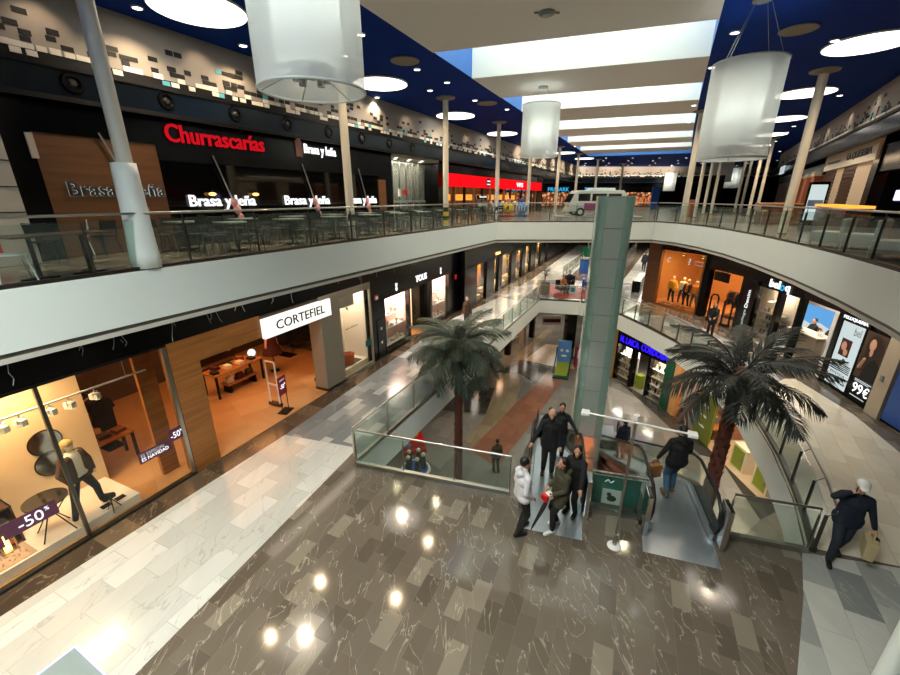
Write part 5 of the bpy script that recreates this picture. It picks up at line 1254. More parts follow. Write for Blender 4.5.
# closer, looser furniture by the wood wall
t = at(92, 236, Z1 + .75)
cafe_table('wood_dark', 'black_matte', 'dark wooden terrace table beside leaning white banner', (t[0] - .95, t[1] + .85, Z1), FL[1], 'tables by the wood wall')
t2 = at(40, 240, Z1 + .75)
cafe_table('wood_dark', 'black_matte', 'dark wooden terrace table near left picture edge', (t2[0] - 1.0, t2[1] + .8, Z1), FL[1] + .1, 'tables by the wood wall')
for i, (px, py, st, fr_, r, lab) in enumerate(((17, 281, 'white_gloss', 'white_gloss', -.6, 'white metal terrace chair at left picture edge'), (84, 255, 'white_gloss', 'white_gloss', 2.2, 'white metal chair behind dark table, with white backrest'), (128, 248, 'dark_red', 'black_matte', 3.6, 'dark red terrace chair beside white banner'), (52, 262, 'black_matte', 'black_matte', .4, 'black folding chair left of the wooden terrace table'), (108, 254, 'black_matte', 'black_matte', 1.4, 'black chair right before the wooden terrace table'), (30, 258, 'dark_red', 'black_matte', 2.6, 'dark red chair beside pale stone wall'))):
    x, y, _ = at(px, py, Z1)
    cafe_chair(st, fr_, lab, (x, y, Z1), r, 'chairs by the wood wall')
for i, (px, py, lab) in enumerate(((38, 258, 'upright black bar stool nearest the stone wall'), (66, 256, 'upright black bar stool beside the white chair'))):
    x, y, _ = at(px, py, Z1); q = thing('bar_stool', lab, 'stool', (x - .2, y + .2, Z1), .3, 'black bar stools')
    MB().box(-.16, .16, -.16, .16, .72, .76).build('seat', 'black_matte', q)
    for sx in (-1, 1):
        for sy in (-1, 1): MB().tube([(sx * .13, sy * .13, .72), (sx * .18, sy * .18, 0)], .012, 6).build('leg', 'black_matte', q)
    MB().box(-.16, .16, -.17, -.15, .25, .28).box(-.16, .16, .15, .17, .25, .28).build('footrest', 'black_matte', q)
# ---------------------------------------------------------------- columns
def column(label, x, y, r=.125, stripes=False):
    q = thing('round_column', label, 'column', (x, y, Z1), 0, 'white round columns')
    MB().cyl(0, 0, 0, ZC - Z1, r, 20).build('shaft', 'column_white', q, 60)
    MB().lathe([(r, ZC - Z1 - .12), (r + .28, ZC - Z1 - .05), (r + .3, ZC - Z1), (0, ZC - Z1)], seg=24).build('ceiling_collar', 'grey_panel', q, 40)
    MB().cyl(0, 0, 0, .04, r + .03, 20).build('base_ring', 'steel_dark', q)
    if stripes:
        for z in (.1, .5): MB().cyl(0, 0, z, z + .2, r + .004, 20).build('warning_band', 'yellow', q)
        for z in (.3, .7): MB().cyl(0, 0, z, z + .2, r + .004, 20).build('black_band', 'black_matte', q)
    return q
CL = [(-6.2, 8.3), (-3.35, 14.1), (-.2, 20.3), (2.9, 26.4), (5.95, 32.3), (9.6, 38.4), (13.1, 44.5), (17.2, 50.6), (22.6, 56.7)]
nm = ('first', 'second', 'third', 'fourth', 'fifth', 'sixth', 'seventh', 'eighth', 'ninth')
for i, (x, y) in enumerate(CL):
    column(('tall white column wrapped in leaning banner at upper left', 'white column between Brasa letters and the big drum lamp', 'white column with yellow black foot bands before the red fascia', 'white column beside the kiddie rides')[i] if i < 4 else 'white column of the left row, %s from the wood wall' % nm[i], x, y, .13 if i < 3 else .125, i == 2)
CR = [(13.09, 16.26), (12.95, 23.2)]
for x, y in CR: column('white column before the brown shop front on right' if y < 20 else 'white column left of the right drum lamp', x, y, .15)
for i, (px, Y) in enumerate(((706, 30), (713, 36), (721, 36), (745, 38), (751, 38), (761, 33), (769, 33))):
    d = Y * _c + .6; column('slim white column of the far right cluster, %s from left' % nm[i], (px - 450) / 400 * (Y * _c - .9), Y, .11)
x, y = CL[0]
q = thing('cloth_banner', 'white cloth banner hanging askew around the first left column', 'banner', (x + .02, y - .02, Z1))
m = MB(); n = 10; R = .19
v = []
for i in range(9):
    t = i / 8; z = 1.95 - 1.95 * t
    for k in range(n + 1):
        a = -PI * .95 + PI * 1.25 * k / n; rr_ = R * (1 + .35 * t) + .012 * math.sin(k * 2.3 + i * .4)
        v.append((math.cos(a) * rr_ + .1 * t - .03, math.sin(a) * rr_ - .16 * t - .02, z + .02))
f = []
for i in range(8):
    for k in range(n): f.append((i * (n + 1) + k, i * (n + 1) + k + 1, (i + 1) * (n + 1) + k + 1, (i + 1) * (n + 1) + k))
m.add(v, f); o = m.build('cloth', 'white_paint', q, 60); md = o.modifiers.new('thick', 'SOLIDIFY'); md.thickness = .006
# ---------------------------------------------------------------- drum lamps
def drum(label, x, y, zb, zt, R=.75, ztop=ZC):
    q = thing('drum_lamp', label, 'pendant lamp', (x, y, zb), 0, 'white drum lamps')
    H_ = zt - zb
    sd_ = MB().lathe([(R, 0), (R, H_)], seg=48, cap=False).build('fabric_shade', 'mesh_fabric', q, 60)
    MB().lathe([(R * .62, .35), (R * .62, H_ - .05)], seg=36, cap=False).build('inner_diffuser', 'mesh_fabric', q, 60)
    for z in (0, H_):
        m = MB(); m.tube([(R * math.cos(a * PI / 24), R * math.sin(a * PI / 24), z) for a in range(48)], .018, 6, 0, True); m.build('hoop', 'white_paint', sd_, 60)
    m = MB()
    for a in range(6): m.tube([(R * math.cos(a * PI / 3), R * math.sin(a * PI / 3), .02), (.1 * math.cos(a * PI / 3), .1 * math.sin(a * PI / 3), .3)], .01, 5)
    m.build('spokes', 'steel', q)
    m = MB(); m.lathe([(0, .22), (.34, .22), (.34, .3), (0, .3)], seg=24)
    for a in range(5): m.cyl(.22 * math.cos(a * 1.257), .22 * math.sin(a * 1.257), .1, .24, .055, 12)
    m.build('lamp_cluster', 'steel', q)
    m = MB()
    for a in range(4): m.tube([(R * .95 * math.cos(a * PI / 2 + .4), R * .95 * math.sin(a * PI / 2 + .4), H_), (.15 * math.cos(a * PI / 2 + .4), .15 * math.sin(a * PI / 2 + .4), ztop - zb)], .006, 5)
    m.build('suspension_wires', 'steel', q)
    MB().cyl(0, 0, ztop - zb - .06, ztop - zb, .2, 18).build('ceiling_rose', 'grey_panel', q)
    bulb('drum_fill_light', (x, y, zb + H_ * .55), 20, '#f6fff8', .12)  # added point light that brightens the otherwise unlit drum shade
    return q
drum('largest white fabric drum lamp, hanging at upper left foreground', -2.0, 6.7, 7.86, 10.0)
drum('white fabric drum lamp hanging under the first skylight beam', 3.72, 18.4, 8.02, 9.93)
drum('white fabric drum lamp hanging at right before the blue ceiling', 6.98, 10.9, 7.3, 9.36)
drum('small far white drum lamp over the distant blue lettered shop', 20.5 * 1.52, 62 * .98, 7.3, 9.6)
drum('far white drum lamp seen between slim right columns', 30.5, 46.5, 7.4, 9.4)
# ---------------------------------------------------------------- ceiling lights
def oval(label, x, y, R=1.03):
    q = thing('ceiling_disc_light', label, 'ceiling light', (x, y, ZC - .06), 0, 'glowing ceiling discs')
    MB().cyl(0, 0, .0, .05, R, 40).build('diffuser', 'lamp_oval', q); m = MB(); m.tube([(R * math.cos(a * PI / 20), R * math.sin(a * PI / 20), .03) for a in range(40)], .03, 6, 0, True); m.build('rim', 'white_paint', q)
def grille(label, x, y, R=.45):
    q = thing('ceiling_speaker', label, 'speaker', (x, y, ZC - .04), 0, 'round grey ceiling speakers')
    MB().cyl(0, 0, 0, .04, R, 28).build('grille', 'taupe', q); m = MB(); m.tube([(R * math.cos(a * PI / 14), R * math.sin(a * PI / 14), .02) for a in range(28)], .02, 6, 0, True); m.build('rim', 'grey_panel', q)
OL = [(-5.9, 11.4), (-2.7, 17.9), (.3, 24.3), (3.6, 30.7), (7.6, 37.2), (11.3, 43.3), (15.2, 49.4)]
for i, p in enumerate(OL): oval('glowing white disc light in the left blue ceiling, %s from the camera end' % nm[i], *p)
OR = [(12.0, 13.6), (15.0, 19.35), (18.7, 25.2), (22.4, 31.2), (26.2, 37.4)]
for i, p in enumerate(OR): oval('glowing white disc light in the right blue ceiling, %s from the camera end' % nm[i], *p)
for i, p in enumerate([(-1.46, 15.2), (1.75, 21.4), (4.9, 27.5)]): grille('grey round speaker in left blue ceiling, %s from the camera end' % nm[i], *p)
grille('grey round speaker in right blue ceiling', 9.2, 12.65, .42)
D0 = None
spots = []
for (px, py) in ((137, 7), (243, 45), (361, 34), (417, 69), (377, 97), (475, 100), (507, 109), (447, 82), (509, 143), (523, 147), (575, 146), (570, 138), (553, 152), (840, 95), (712, 67), (794, 126), (787, 132), (776, 141), (694, 105), (689, 122), (690, 134), (780, 151), (735, 32), (835, 40), (430, 90), (345, 55)):
    p = at(px, py, ZC); spots.append((p[0], p[1]))
for i in range(8):
    for j in range(4): spots.append((17.5 + i * 3.0 + (j % 2), 49.0 + j * 3.6))
for x, y in spots:
    lab = 'small bright round downlight in the blue ceiling'
    if D0 is None:
        D0 = thing('downlight', lab, 'downlight', (x, y, ZC - .03), 0, 'blue ceiling downlights')
        MB().lathe([(.1, 0), (.13, .0), (.13, .03), (.1, .03)], seg=18, closed=True).build('ring', 'white_gloss', D0); MB().cyl(0, 0, .005, .02, .1, 18).build('lens', 'lamp_spot', D0)
    else: dup(D0, (x, y, ZC - .03), 0)
q = thing('smoke_detector', 'small grey detector box on the near white ceiling soffit', 'detector', (at(547, 11, ZC)[0], at(547, 11, ZC)[1], ZC - .1))
MB().lathe([(0, .08), (.2, .08), (.2, .04), (.12, 0), (0, 0)], seg=18).build('body', 'grey_panel', q); MB().box(-.3, .3, -.03, .03, .05, .08).build('bracket', 'taupe', q)
for s in (-1.2, 2.3, 5.8, 9.3, 12.8, 16.3, 19.8, 23.3): spot('frieze_spot', fpt(FL, s, -.75, 10.5), fpt(FL, s, 0, 9.4), 28, '#ffe2bd', 1.5, .8)
for s in (2, -2, -6, -11): spot('frieze_spot', fpt(FR, s, -.75, 10.5), fpt(FR, s, 0, 9.5), 24, '#ffe8cc', 1.5, .8)
for s in (-1, 3, 7, 11, 15, 19, 23): spot('frieze_spot', fpt(FB_, s, -2.2, 10.4), fpt(FB_, s, 0, 9.6), 330, '#ffe6c8', 2.5, .9)
for s in (-8, -4, 0, 4, 9, 14): spot('frieze_spot', fpt(FLb, s, -1.6, 10.4), fpt(FLb, s, 0, 9.5), 190, '#ffe2bd', 1.5, .8)
# ---------------------------------------------------------------- kiddie rides and the van
for i, (px, body, trim, lab) in enumerate(((497, 'blue_light', 'white_gloss', 'blue striped kiddie ride left of the yellow one'), (509, 'yellow', 'red', 'yellow animal shaped kiddie ride with pink head'), (523, 'blue_light', 'white_gloss', 'blue striped kiddie ride right of the yellow one'))):
    x = (px - 450) / 400 * 29.0; q = thing('kiddie_ride', lab, 'ride', (x, 31.0, Z1), .3 - .3 * i, 'kiddie rides')
    MB().box(-.45, .45, -.35, .35, 0, .15).build('base', 'red' if i == 1 else 'blue', q, bev=.03)
    m = MB(); m.ball((0, 0, .6), (.45, .35, .38), 16, 10); m.build('body', body, q, 60)
    m = MB(); m.ball((.0, -.1, 1.12), (.16, .16, .2), 12, 8); m.build('head', 'cloth_pink' if i == 1 else 'blue', q, 60)
    for sx in (-1, 1): MB().caps((sx * .3, -.1, .75), (sx * .48, -.15, 1.05), .09, .07, 10).build('ear', 'cloth_cream' if i == 1 else trim, q, 60)
    if i != 1:
        m = MB()
        for k in range(4): m.box(-.38 + .2 * k, -.32 + .2 * k, -.37, -.3, .4, .8)
        m.build('stripes', trim, q)
q = thing('camper_van', 'white vintage camper van with pink and violet lower side', 'van', (8.9, 31.4, Z1), 0)
m = MB(); prof = [(.0, .35), (.05, .95), (.35, 1.62), (.55, 1.85), (3.95, 1.85), (4.18, 1.6), (4.25, .95), (4.22, .35)]
m.prism_y(prof, 0, 1.7); m.build('body', 'bus_white', q, 30, .05)
m = MB(); m.box(.5, 1.1, -.01, .02, .4, .95); m.build('side_poster', 'white_gloss', q); m = MB(); m.box(1.1, 2.6, -.012, .02, .42, 1.0); m.build('side_decor', 'bus_pink', q); m = MB(); m.box(2.6, 4.0, -.012, .02, .42, 1.0); m.build('side_decor_violet', 'bus_violet', q)
for x0, x1 in ((.62, 1.5), (1.65, 2.7), (2.85, 3.8)): MB().box(x0, x1, -.012, .02, 1.1, 1.62).build('window', 'dark_glass', q, bev=.004)
m = MB(); m.add([(.06, .15, 1.0), (.06, 1.55, 1.0), (.34, 1.55, 1.58), (.34, .15, 1.58), (.0, .15, 1.03), (.0, 1.55, 1.03), (.3, 1.55, 1.61), (.3, .15, 1.61)], [(4, 5, 6, 7), (0, 4, 7, 3), (1, 2, 6, 5), (3, 7, 6, 2), (0, 1, 5, 4)]); m.build('windscreen', 'dark_glass', q)
MB().box(1.6, 3.4, .25, 1.45, 1.85, 2.02).build('roof_top', 'bus_white', q, bev=.06)
for x in (.85, 3.3):
    for y in (.06, 1.62):
        w_ = MB(); w_.T = Matrix.Translation((x, y, .32)) @ Matrix.Rotation(PI / 2, 4, 'X'); w_.cyl(0, 0, -.09, .09, .32, 22); o = w_.build('wheel', 'rubber', q)
        h = MB(); h.T = w_.T; h.cyl(0, 0, -.1, .1, .17, 18); h.build('hubcap', 'white_gloss', o)
MB().box(-.08, .05, .1, 1.6, .3, .42).build('front_bumper', 'white_gloss', q, bev=.02)
for y in (.3, 1.4):
    m = MB(); m.T = Matrix.Translation((.03, y, .75)) @ Matrix.Rotation(PI / 2, 4, 'Y'); m.cyl(0, 0, -.05, .03, .1, 14); m.build('headlight', 'chrome', q)
q = thing('display_platform', 'low white platform under the vintage camper van', 'platform', (11.2, 32.2, Z1)); MB().box(-2.9, 3.2, -.9, 1.4, .0, .02).build('deck', 'white_gloss', q)
# ---------------------------------------------------------------- far end shops
SW('wall_back_shops', FB_, [(-2, 38, .3, .5, Z1, 9, 0), (-2, 38, -.1, .3, 7.1, 8.2, 0), (4.8, 5.6, -.1, .3, Z1, 7.2, 0), (9.5, 11.0, -.1, .3, Z1, 7.2, 1), (16, 17.2, -.1, .3, Z1, 7.2, 0), (-2, -.5, -.1, .3, Z1, 7.2, 0), (22, 38, -.1, .3, Z1, 7.2, 0)], ['black_panel', 'stone_cream'])
rr = random.Random(31)
for i, (x0, x1) in enumerate(((-.5, 4.8), (5.6, 9.5), (11.0, 16), (17.2, 22))):
    nmi = ('leftmost', 'second', 'third', 'rightmost')[i]
    q = TW('shop_window_display', 'warm lit far shop window under PRIMARK letters, %s' % nmi, 'shop window', FB_, x0, .15, Z1)
    MB().box(0, x1 - x0, -.01, .01, .1, 2.0).build('glass_pane', 'shop_glass', q); MB().box(0, x1 - x0, .1, .15, 0, 2.1).build('backing', 'far_display', q)
    m = MB()
    for k in range(int((x1 - x0) / .5)): m.caps((.3 + k * .5, .05, .5), (.3 + k * .5, .05, 1.2 + .2 * rr.random()), .16, .12, 8)
    m.build('window_figures', 'cloth_orange', q); m = MB(); m.box(0, x1 - x0, -.05, .05, 0, .12); m.build('sill', 'black_panel', q)
    if i < 3:
        u = TW('shop_sign', 'blue lit PRIMARK letters over %s far window' % nmi, 'sign', FB_, x0 + .8, -.14, 7.25, 'blue far shop signs')
        put(fit_text('PRIMARK', 3.1, .55, 'letter_blue', .02, .01), 'lettering', u)
for px, Y, w_, h_, mt, lab in ((655, 52, .9, 2.6, 'blue', 'dark blue information totem before far warm windows'), (714, 40, 1.2, 3.3, 'black_panel', 'black upright totem between slim right columns'), (694, 31, .45, 1.2, 'terracotta', 'small reddish bin stand beside right column'), (716, 44, 2.2, 2.0, 'white_gloss', 'white hanging board between slim right columns')):
    x = (px - 450) / 400 * (Y * _c); z = Z1 if mt != 'white_gloss' else 7.9
    q = thing('totem' if z == Z1 else 'hanging_board', lab, 'totem' if z == Z1 else 'board', (x, Y, z)); MB().box(-w_ / 2, w_ / 2, -.12, .12, 0, h_).build('body', mt, q, bev=.02); MB().box(-w_ / 2 - .05, w_ / 2 + .05, -.2, .2, 0, .04).build('base', 'steel_dark', q)
# ---------------------------------------------------------------- upper floor, right facade
SW('wall_right_upper', FR, [(-29, -8.3, 0, .3, Z1, 8.2, 0), (-8.3, -5.5, 0, .3, Z1, 7.75, 1), (-5.5, -4.1, -.03, .3, Z1, 7.75, 2), (-4.1, -1.9, 0, .3, Z1, 7.75, 1), (-1.9, .35, -.03, .3, Z1, 7.75, 2), (.35, 1.1, -.06, .3, Z1, 8.2, 3), (-8.3, 1.1, 0, .3, 7.75, 8.2, 3), (1.1, 9, .0, .3, 7.3, 8.2, 3), (1.1, 9, 2.5, 2.7, Z1, 8.2, 4), (-29, -8.3, -.1, .1, 7.6, 8.2, 3)], ['wood_dark', 'wood_dark', 'stone_cream', 'black_panel', 'dark_red'])
m = MB()
for a, b_ in ((-8.2, -5.6), (-4.05, -1.95)):
    z = Z1 + .1
    while z < 7.6: m.box(a, b_, -.05, 0, z, z + .07); z += .16
o = struct(m.build('trim_3', 'wood_dark')); o.location = (FR[0][0], FR[0][1], 0); o.rotation_euler = (0, 0, FR[1])
q = TW('shop_sign', 'pale shop board with dark LA QUESERIA lettering on right upper front', 'sign', FR, -8.2, -.14, 7.74)
MB().box(0, 9.05, 0, .12, 0, .72).build('board', 'soffit_light', q); put(fit_text('LA QUESERIA', 3.7, .34, 'steel_dark', .01, .01), 'lettering', q, (4.7, -.012, .2)); put(fit_text('taberna gourmet', 2.6, .16, 'grey_panel', .004, shear=.3), 'small_lettering', q, (.9, -.012, .26))
q = TW('bar_counter', 'dark bar counter with glowing amber top edge at right picture edge', 'counter', FR, 3.4, -1.0, Z1)
MB().box(-3.2, 1.6, -.3, .3, 0, 1.02).build('front', 'wood_dark', q); MB().box(-3.25, 1.65, -.36, .34, 1.02, 1.1).build('worktop', 'glow_amber', q)
q = TW('bar_screen', 'small violet lit screen above the amber bar counter', 'screen', FR, 1.6, .6, 6.3); MB().box(-.3, .3, 0, .05, 0, .35).build('panel', 'led_violet', q); MB().box(-.35, .35, .05, .1, -.05, .4).build('housing', 'black_matte', q)
for i in range(3):
    q = TW('stone_pilaster', 'reddish brown pilaster %s in the dark shop left of pale shop board' % ('nearest the board', 'in the middle', 'farthest')[i], 'pilaster', FR, -9.3 - 2.4 * i, -.25, Z1, 'reddish pilasters'); MB().box(-.5, .5, -.1, .25, 0, 2.6).build('shaft', 'terracotta', q); MB().box(-.55, .55, -.14, .25, 2.5, 2.7).build('cap', 'stone_cream', q)
area('right_shop_light', fpt(FR, -3, -1.2, 8.0), 6, .5, 28, '#ffdcb0', (0, 0, FR[1])); area('right_shop_light', fpt(FR, 4.5, 1.2, 7.9), 6, 1.5, 40, '#ff9050', (0, 0, FR[1]))
q = thing('kiosk_bar', 'brown island bar with stools on the upper right floor', 'bar', (17.6, 22.6, Z1), math.radians(57)); MB().box(-2.0, 2.0, -.8, .8, 0, 1.0).build('body', 'wood_panel', q); MB().box(-2.1, 2.1, -.9, .9, 1.0, 1.07).build('worktop', 'wood_table', q)
for i in range(5):
    x, y = 15.5 + .42 * i, 20.75 + .68 * i
    q = thing('bar_stool', 'pale bar stool at the brown island bar, %s along its front' % nm[i], 'stool', (x, y, Z1), .9, 'island bar stools'); MB().cyl(0, 0, .7, .76, .18, 14).build('seat', 'stone_cream', q); MB().cyl(0, 0, 0, .7, .025, 8).build('stem', 'steel', q); MB().cyl(0, 0, 0, .03, .2, 16).build('base', 'steel', q)
    MB().box(-.17, .17, .14, .18, .76, 1.0).build('backrest', 'stone_cream', q)
q = thing('digital_totem', 'slim lit digital screen stand right of the right column', 'totem', (15.2, 17.6, Z1), math.radians(-25)); MB().box(-.33, .33, -.06, .06, 0, 1.95).build('housing', 'black_panel', q); MB().box(-.27, .27, -.07, -.06, .45, 1.85).build('display', 'screen_white', q); MB().box(-.25, .25, -.074, -.07, 1.0, 1.25).build('picture', 'blue_light', q)
q = TW('projecting_sign', 'small square white outlined sign projecting from right frieze end', 'sign', FR, -24, -.6, 8.3)
for i in range(3):
    m = MB(); m.tube([(i * .9, 0, 0), (i * .9 + .65, 0, 0), (i * .9 + .65, 0, .55), (i * .9, 0, .55)], .06, 5, 0, True); m.build('outline', 'letter_dim', q)
for i, (px, py) in enumerate(((822, 240), (855, 243), (888, 252))):
    x, y, _ = at(px, py, Z1 + .2); q = thing('grey_sofa', 'grey upholstered lounge seat behind right glass balustrade, %s' % ('farthest', 'middle', 'nearest')[i], 'seat', (x + .5, y + .35, Z1), .5, 'grey lounge seats')
    MB().box(-.36, .36, -.34, .34, .12, .42).build('seat_cushion', 'seat_grey', q, bev=.04); MB().box(-.36, .36, -.42, -.3, .12, .8).build('backrest', 'seat_grey', q, bev=.04)
    for sx in (-.3, .3):
        for sy in (-.3, .3): MB().cyl(sx, sy, 0, .12, .02, 8).build('leg', 'steel', q)

for x, y in ((20, 50), (26, 55), (32, 50), (24, 60), (30, 60), (14, 46)): spot('far_end_fill_spot', (x, y, 10.5), (x, y, 5), 700, '#fff3e2', 2.0, .8)  # extra spots added to lift the dark far end, aimed like its downlights

for k, (x, y) in enumerate(spots[:26]):
    if k % 2 == 0 or k < 6: spot('downlight_beam', (x, y, 10.5), (x, y, 5), 200 if y < 30 else 300, '#ffe2b8', 2.3, .9, .05)
for x, y in OL[:5] + OR[:4]: spot('disc_light_beam', (x, y, 10.45), (x, y, 5), 300, '#ffe6c4', 2.7, .8, .06)
# ================================================================ lower floor
LP = [(10.4, 25.8), (10.91, 24.37), (12.22, 20.68), (12.45, 17.12), (12.38, 12.93), (11.9, 9.0)]
LFr = [(LP[i], math.atan2(LP[i + 1][1] - LP[i][1], LP[i + 1][0] - LP[i][0])) for i in range(5)]
LLn = [math.hypot(LP[i + 1][0] - LP[i][0], LP[i + 1][1] - LP[i][1]) for i in range(5)]
LS, LT, LU = LFr[1], LFr[2], LFr[3]
SW('wall_lower_right', LS, [(-3, -.1, 0, .3, -5, -.9, 1), (-.1, LLn[1], 0, .25, -2.5, -.9, 0), (-.1, LLn[1], 3.2, 3.4, -5, -.9, 2), (-.1, .05, 0, .3, -5, -2.4, 0), (1.25, 1.5, 0, .3, -5, -2.4, 0), (2.6, 2.75, 0, .3, -5, -2.4, 0)], ['black_panel', 'orange_panel', 'stone_cream'])
SW('wall_lower_green', LT, [(0, .75, -.1, .3, -5, -.9, 0), (.75, 1.25, -.05, .3, -5, -.9, 1), (1.25, LLn[2], 2.8, 3.0, -5, -.9, 1), (1.2, LLn[2], 0, .25, -1.6, -.9, 2)], ['green_dark', 'orange_panel', 'black_panel'])
SW('wall_lower_lime', LU, [(0, .3, -.03, .3, -5, -.9, 0), (.3, LLn[3], 2.2, 2.4, -5, -.9, 1), (.3, LLn[3], 0, .25, -1.5, -.9, 2)], ['olive_panel', 'stone_cream', 'black_panel'])
SW('floor_shop_lower', LS, [(-.1, LLn[1], 0, 3.2, -5, -4.99)], ['tile_grid']); SW('floor_shop_green', LT, [(.8, LLn[2], 0, 2.8, -5, -4.99)], ['tile_rust'])
SW('floor_shop_lime', LU, [(0, LLn[3], 0, 2.2, -5, -4.99)], ['tile_pale'])
q = TW('shop_sign', 'violet blue lit shop name on dark lower floor header', 'sign', LS, .2, -.05, -2.3)
put(fit_text('M. LAICA', 1.55, .42, 'letter_purple', .015, .02), 'lettering', q); put(fit_text('CORDOBA', 1.95, .42, 'letter_purple', .015, .02), 'lettering', q, (1.75, 0, 0))
for i, (x0, x1) in enumerate(((.05, 1.25), (2.75, 3.85))):
    q = TW('display_window', ('bright lower floor window of white goods under violet sign', 'lower floor window with shelves beside green pillar')[i], 'shop window', LS, x0, .02, -5)
    MB().box(0, x1 - x0, -.006, .006, .08, 2.5).build('glass_pane', 'shop_glass', q)
    for z in (.3, .8, 1.3, 1.8):
        MB().box(.03, x1 - x0 - .03, .15, .6, z, z + .03).build('shelf_board', 'white_gloss', q)
    MB().box(0, x1 - x0, .65, .7, 0, 2.5).build('backing', ('white_gloss', 'stone_cream')[i], q)
    rr = random.Random(i + 40)
    for z in (.33, .83, 1.33, 1.83):
        for k in range(5):
            c = rr.choice(['white_gloss', 'cloth_black', 'cloth_cream', 'steel', 'cloth_tan'])
            g = TW('shop_goods', 'small %s display item, %s on the %s shelf of %s' % (c.replace('cloth_', '').replace('_', ' '), nm[k], {.33: 'bottom', .83: 'second', 1.33: 'third', 1.83: 'top'}[z], ('window under violet sign', 'window beside green pillar')[i]), 'goods', LS, x0 + .15 + k * (x1 - x0 - .3) / 4, .38, -5 + z, 'goods on lower window shelves')
            h = rr.uniform(.12, .34); MB().lathe([(0, 0), (.05, 0), (.07, h * .5), (.035, h * .8), (.04, h), (0, h)], seg=10).build('body', c, g, 50)
q = TW('lime_pouf', 'lime green upright block at lower shop door', 'block', LS, 1.75, .5, -4.99); MB().box(-.2, .2, -.2, .2, 0, .9).build('body', 'green_lime', q, bev=.03)
q = TW('shop_screen', 'black framed screen above white counter inside the violet lettered shop', 'screen', LS, 2.1, 2.9, -3.6); MB().box(-.6, .6, 0, .08, 0, .8).build('housing', 'black_panel', q); MB().box(-.5, .5, -.01, 0, .1, .7).build('display', 'cloth_grey', q)
q = TW('shop_counter', 'white counter inside the violet lettered lower shop', 'counter', LS, 2.0, 2.3, -4.99); MB().box(-.8, .8, -.3, .3, 0, .95).build('body', 'white_gloss', q); MB().box(-.85, .85, -.35, .35, .95, 1.0).build('worktop', 'black_panel', q)
lamp_at(LS, .6, .4, -2.55, 1.0, .4, 30, '#fff6ea'); lamp_at(LS, 3.3, .4, -2.55, 1.0, .4, 22, '#fff6ea'); lamp_at(LS, 2, 1.8, -2.3, 2.4, 1.5, 45, '#fff4e2')
lamp_at(LT, 2.2, 1.3, -1.7, 1.6, 1.5, 45, '#ffc890'); lamp_at(LU, 2, 1.0, -1.6, 3, 1.4, 40, '#ffe0b8')
q = TW('armchair', 'bright red rounded armchair in lower orange shop', 'armchair', LT, 1.9, 1.3, -4.99)
MB().box(-.35, .35, -.35, .35, .15, .42).build('seat', 'red_bright', q, bev=.08); MB().box(-.4, .4, .2, .42, .15, 1.0).build('backrest', 'red_bright', q, bev=.09)
for sx in (-.38, .38): MB().box(sx - .08, sx + .08, -.35, .35, .15, .62).build('armrest', 'red_bright', q, bev=.05)
q = TW('shop_counter', 'grey counter with open white book in lower orange shop', 'counter', LT, 2.6, .7, -4.99); MB().box(-.4, .4, -.5, .5, 0, .9).build('body', 'grey_panel', q)
g = TW('open_book', 'open pale catalogue lying on grey lower counter', 'book', LT, 2.55, .55, -4.09); MB().add([(-.22, -.15, .01), (0, -.15, .03), (0, .15, .03), (-.22, .15, .01), (.22, -.15, .01), (.22, .15, .01), (-.22, -.15, 0), (-.22, .15, 0), (.22, -.15, 0), (.22, .15, 0)], [(0, 1, 2, 3), (1, 4, 5, 2), (0, 6, 8, 4, 1), (3, 2, 5, 9, 7), (6, 7, 9, 8)]).build('pages', 'cloth_cream', g)
q = TW('side_table', 'orange topped low table in lower orange shop', 'table', LT, 3.2, .9, -4.99); MB().box(-.4, .4, -.35, .35, .5, .55).build('tabletop', 'wood_table', q)
for sx in (-.35, .35):
    for sy in (-.3, .3): MB().box(sx - .02, sx + .02, sy - .02, sy + .02, 0, .5).build('leg', 'black_matte', q)
q = TW('olive_panel', 'olive green wall panel with pale lettering on lower floor behind palm trunk', 'panel', LU, -.05, -.12, -4.9)
MB().box(-.5, .75, 0, .08, 0, 3.4).build('board', 'olive_panel', q)
for k, z in enumerate((.7, 1.25, 1.8, 2.5)): put(fit_text(('info', 'hola', 'moda', 'hogar')[k], .4, .12, 'letter_dim', .003), 'lettering', q, (-.1, -.01, z))
for i, s in enumerate((2.2, 3.6)):
    q = TW('lime_cabinet', 'white framed lime cabinet on lower floor, %s one right of palm trunk' % ('first', 'second')[i], 'cabinet', LU, s, .55, -4.99); MB().box(-.42, .42, -.25, .25, 0, 1.1).build('carcass', 'cloth_cream', q); MB().box(-.32, .32, -.27, -.25, .08, 1.0).build('door', 'green_lime', q); MB().box(.2, .24, -.3, -.27, .4, .7).build('handle', 'steel', q)
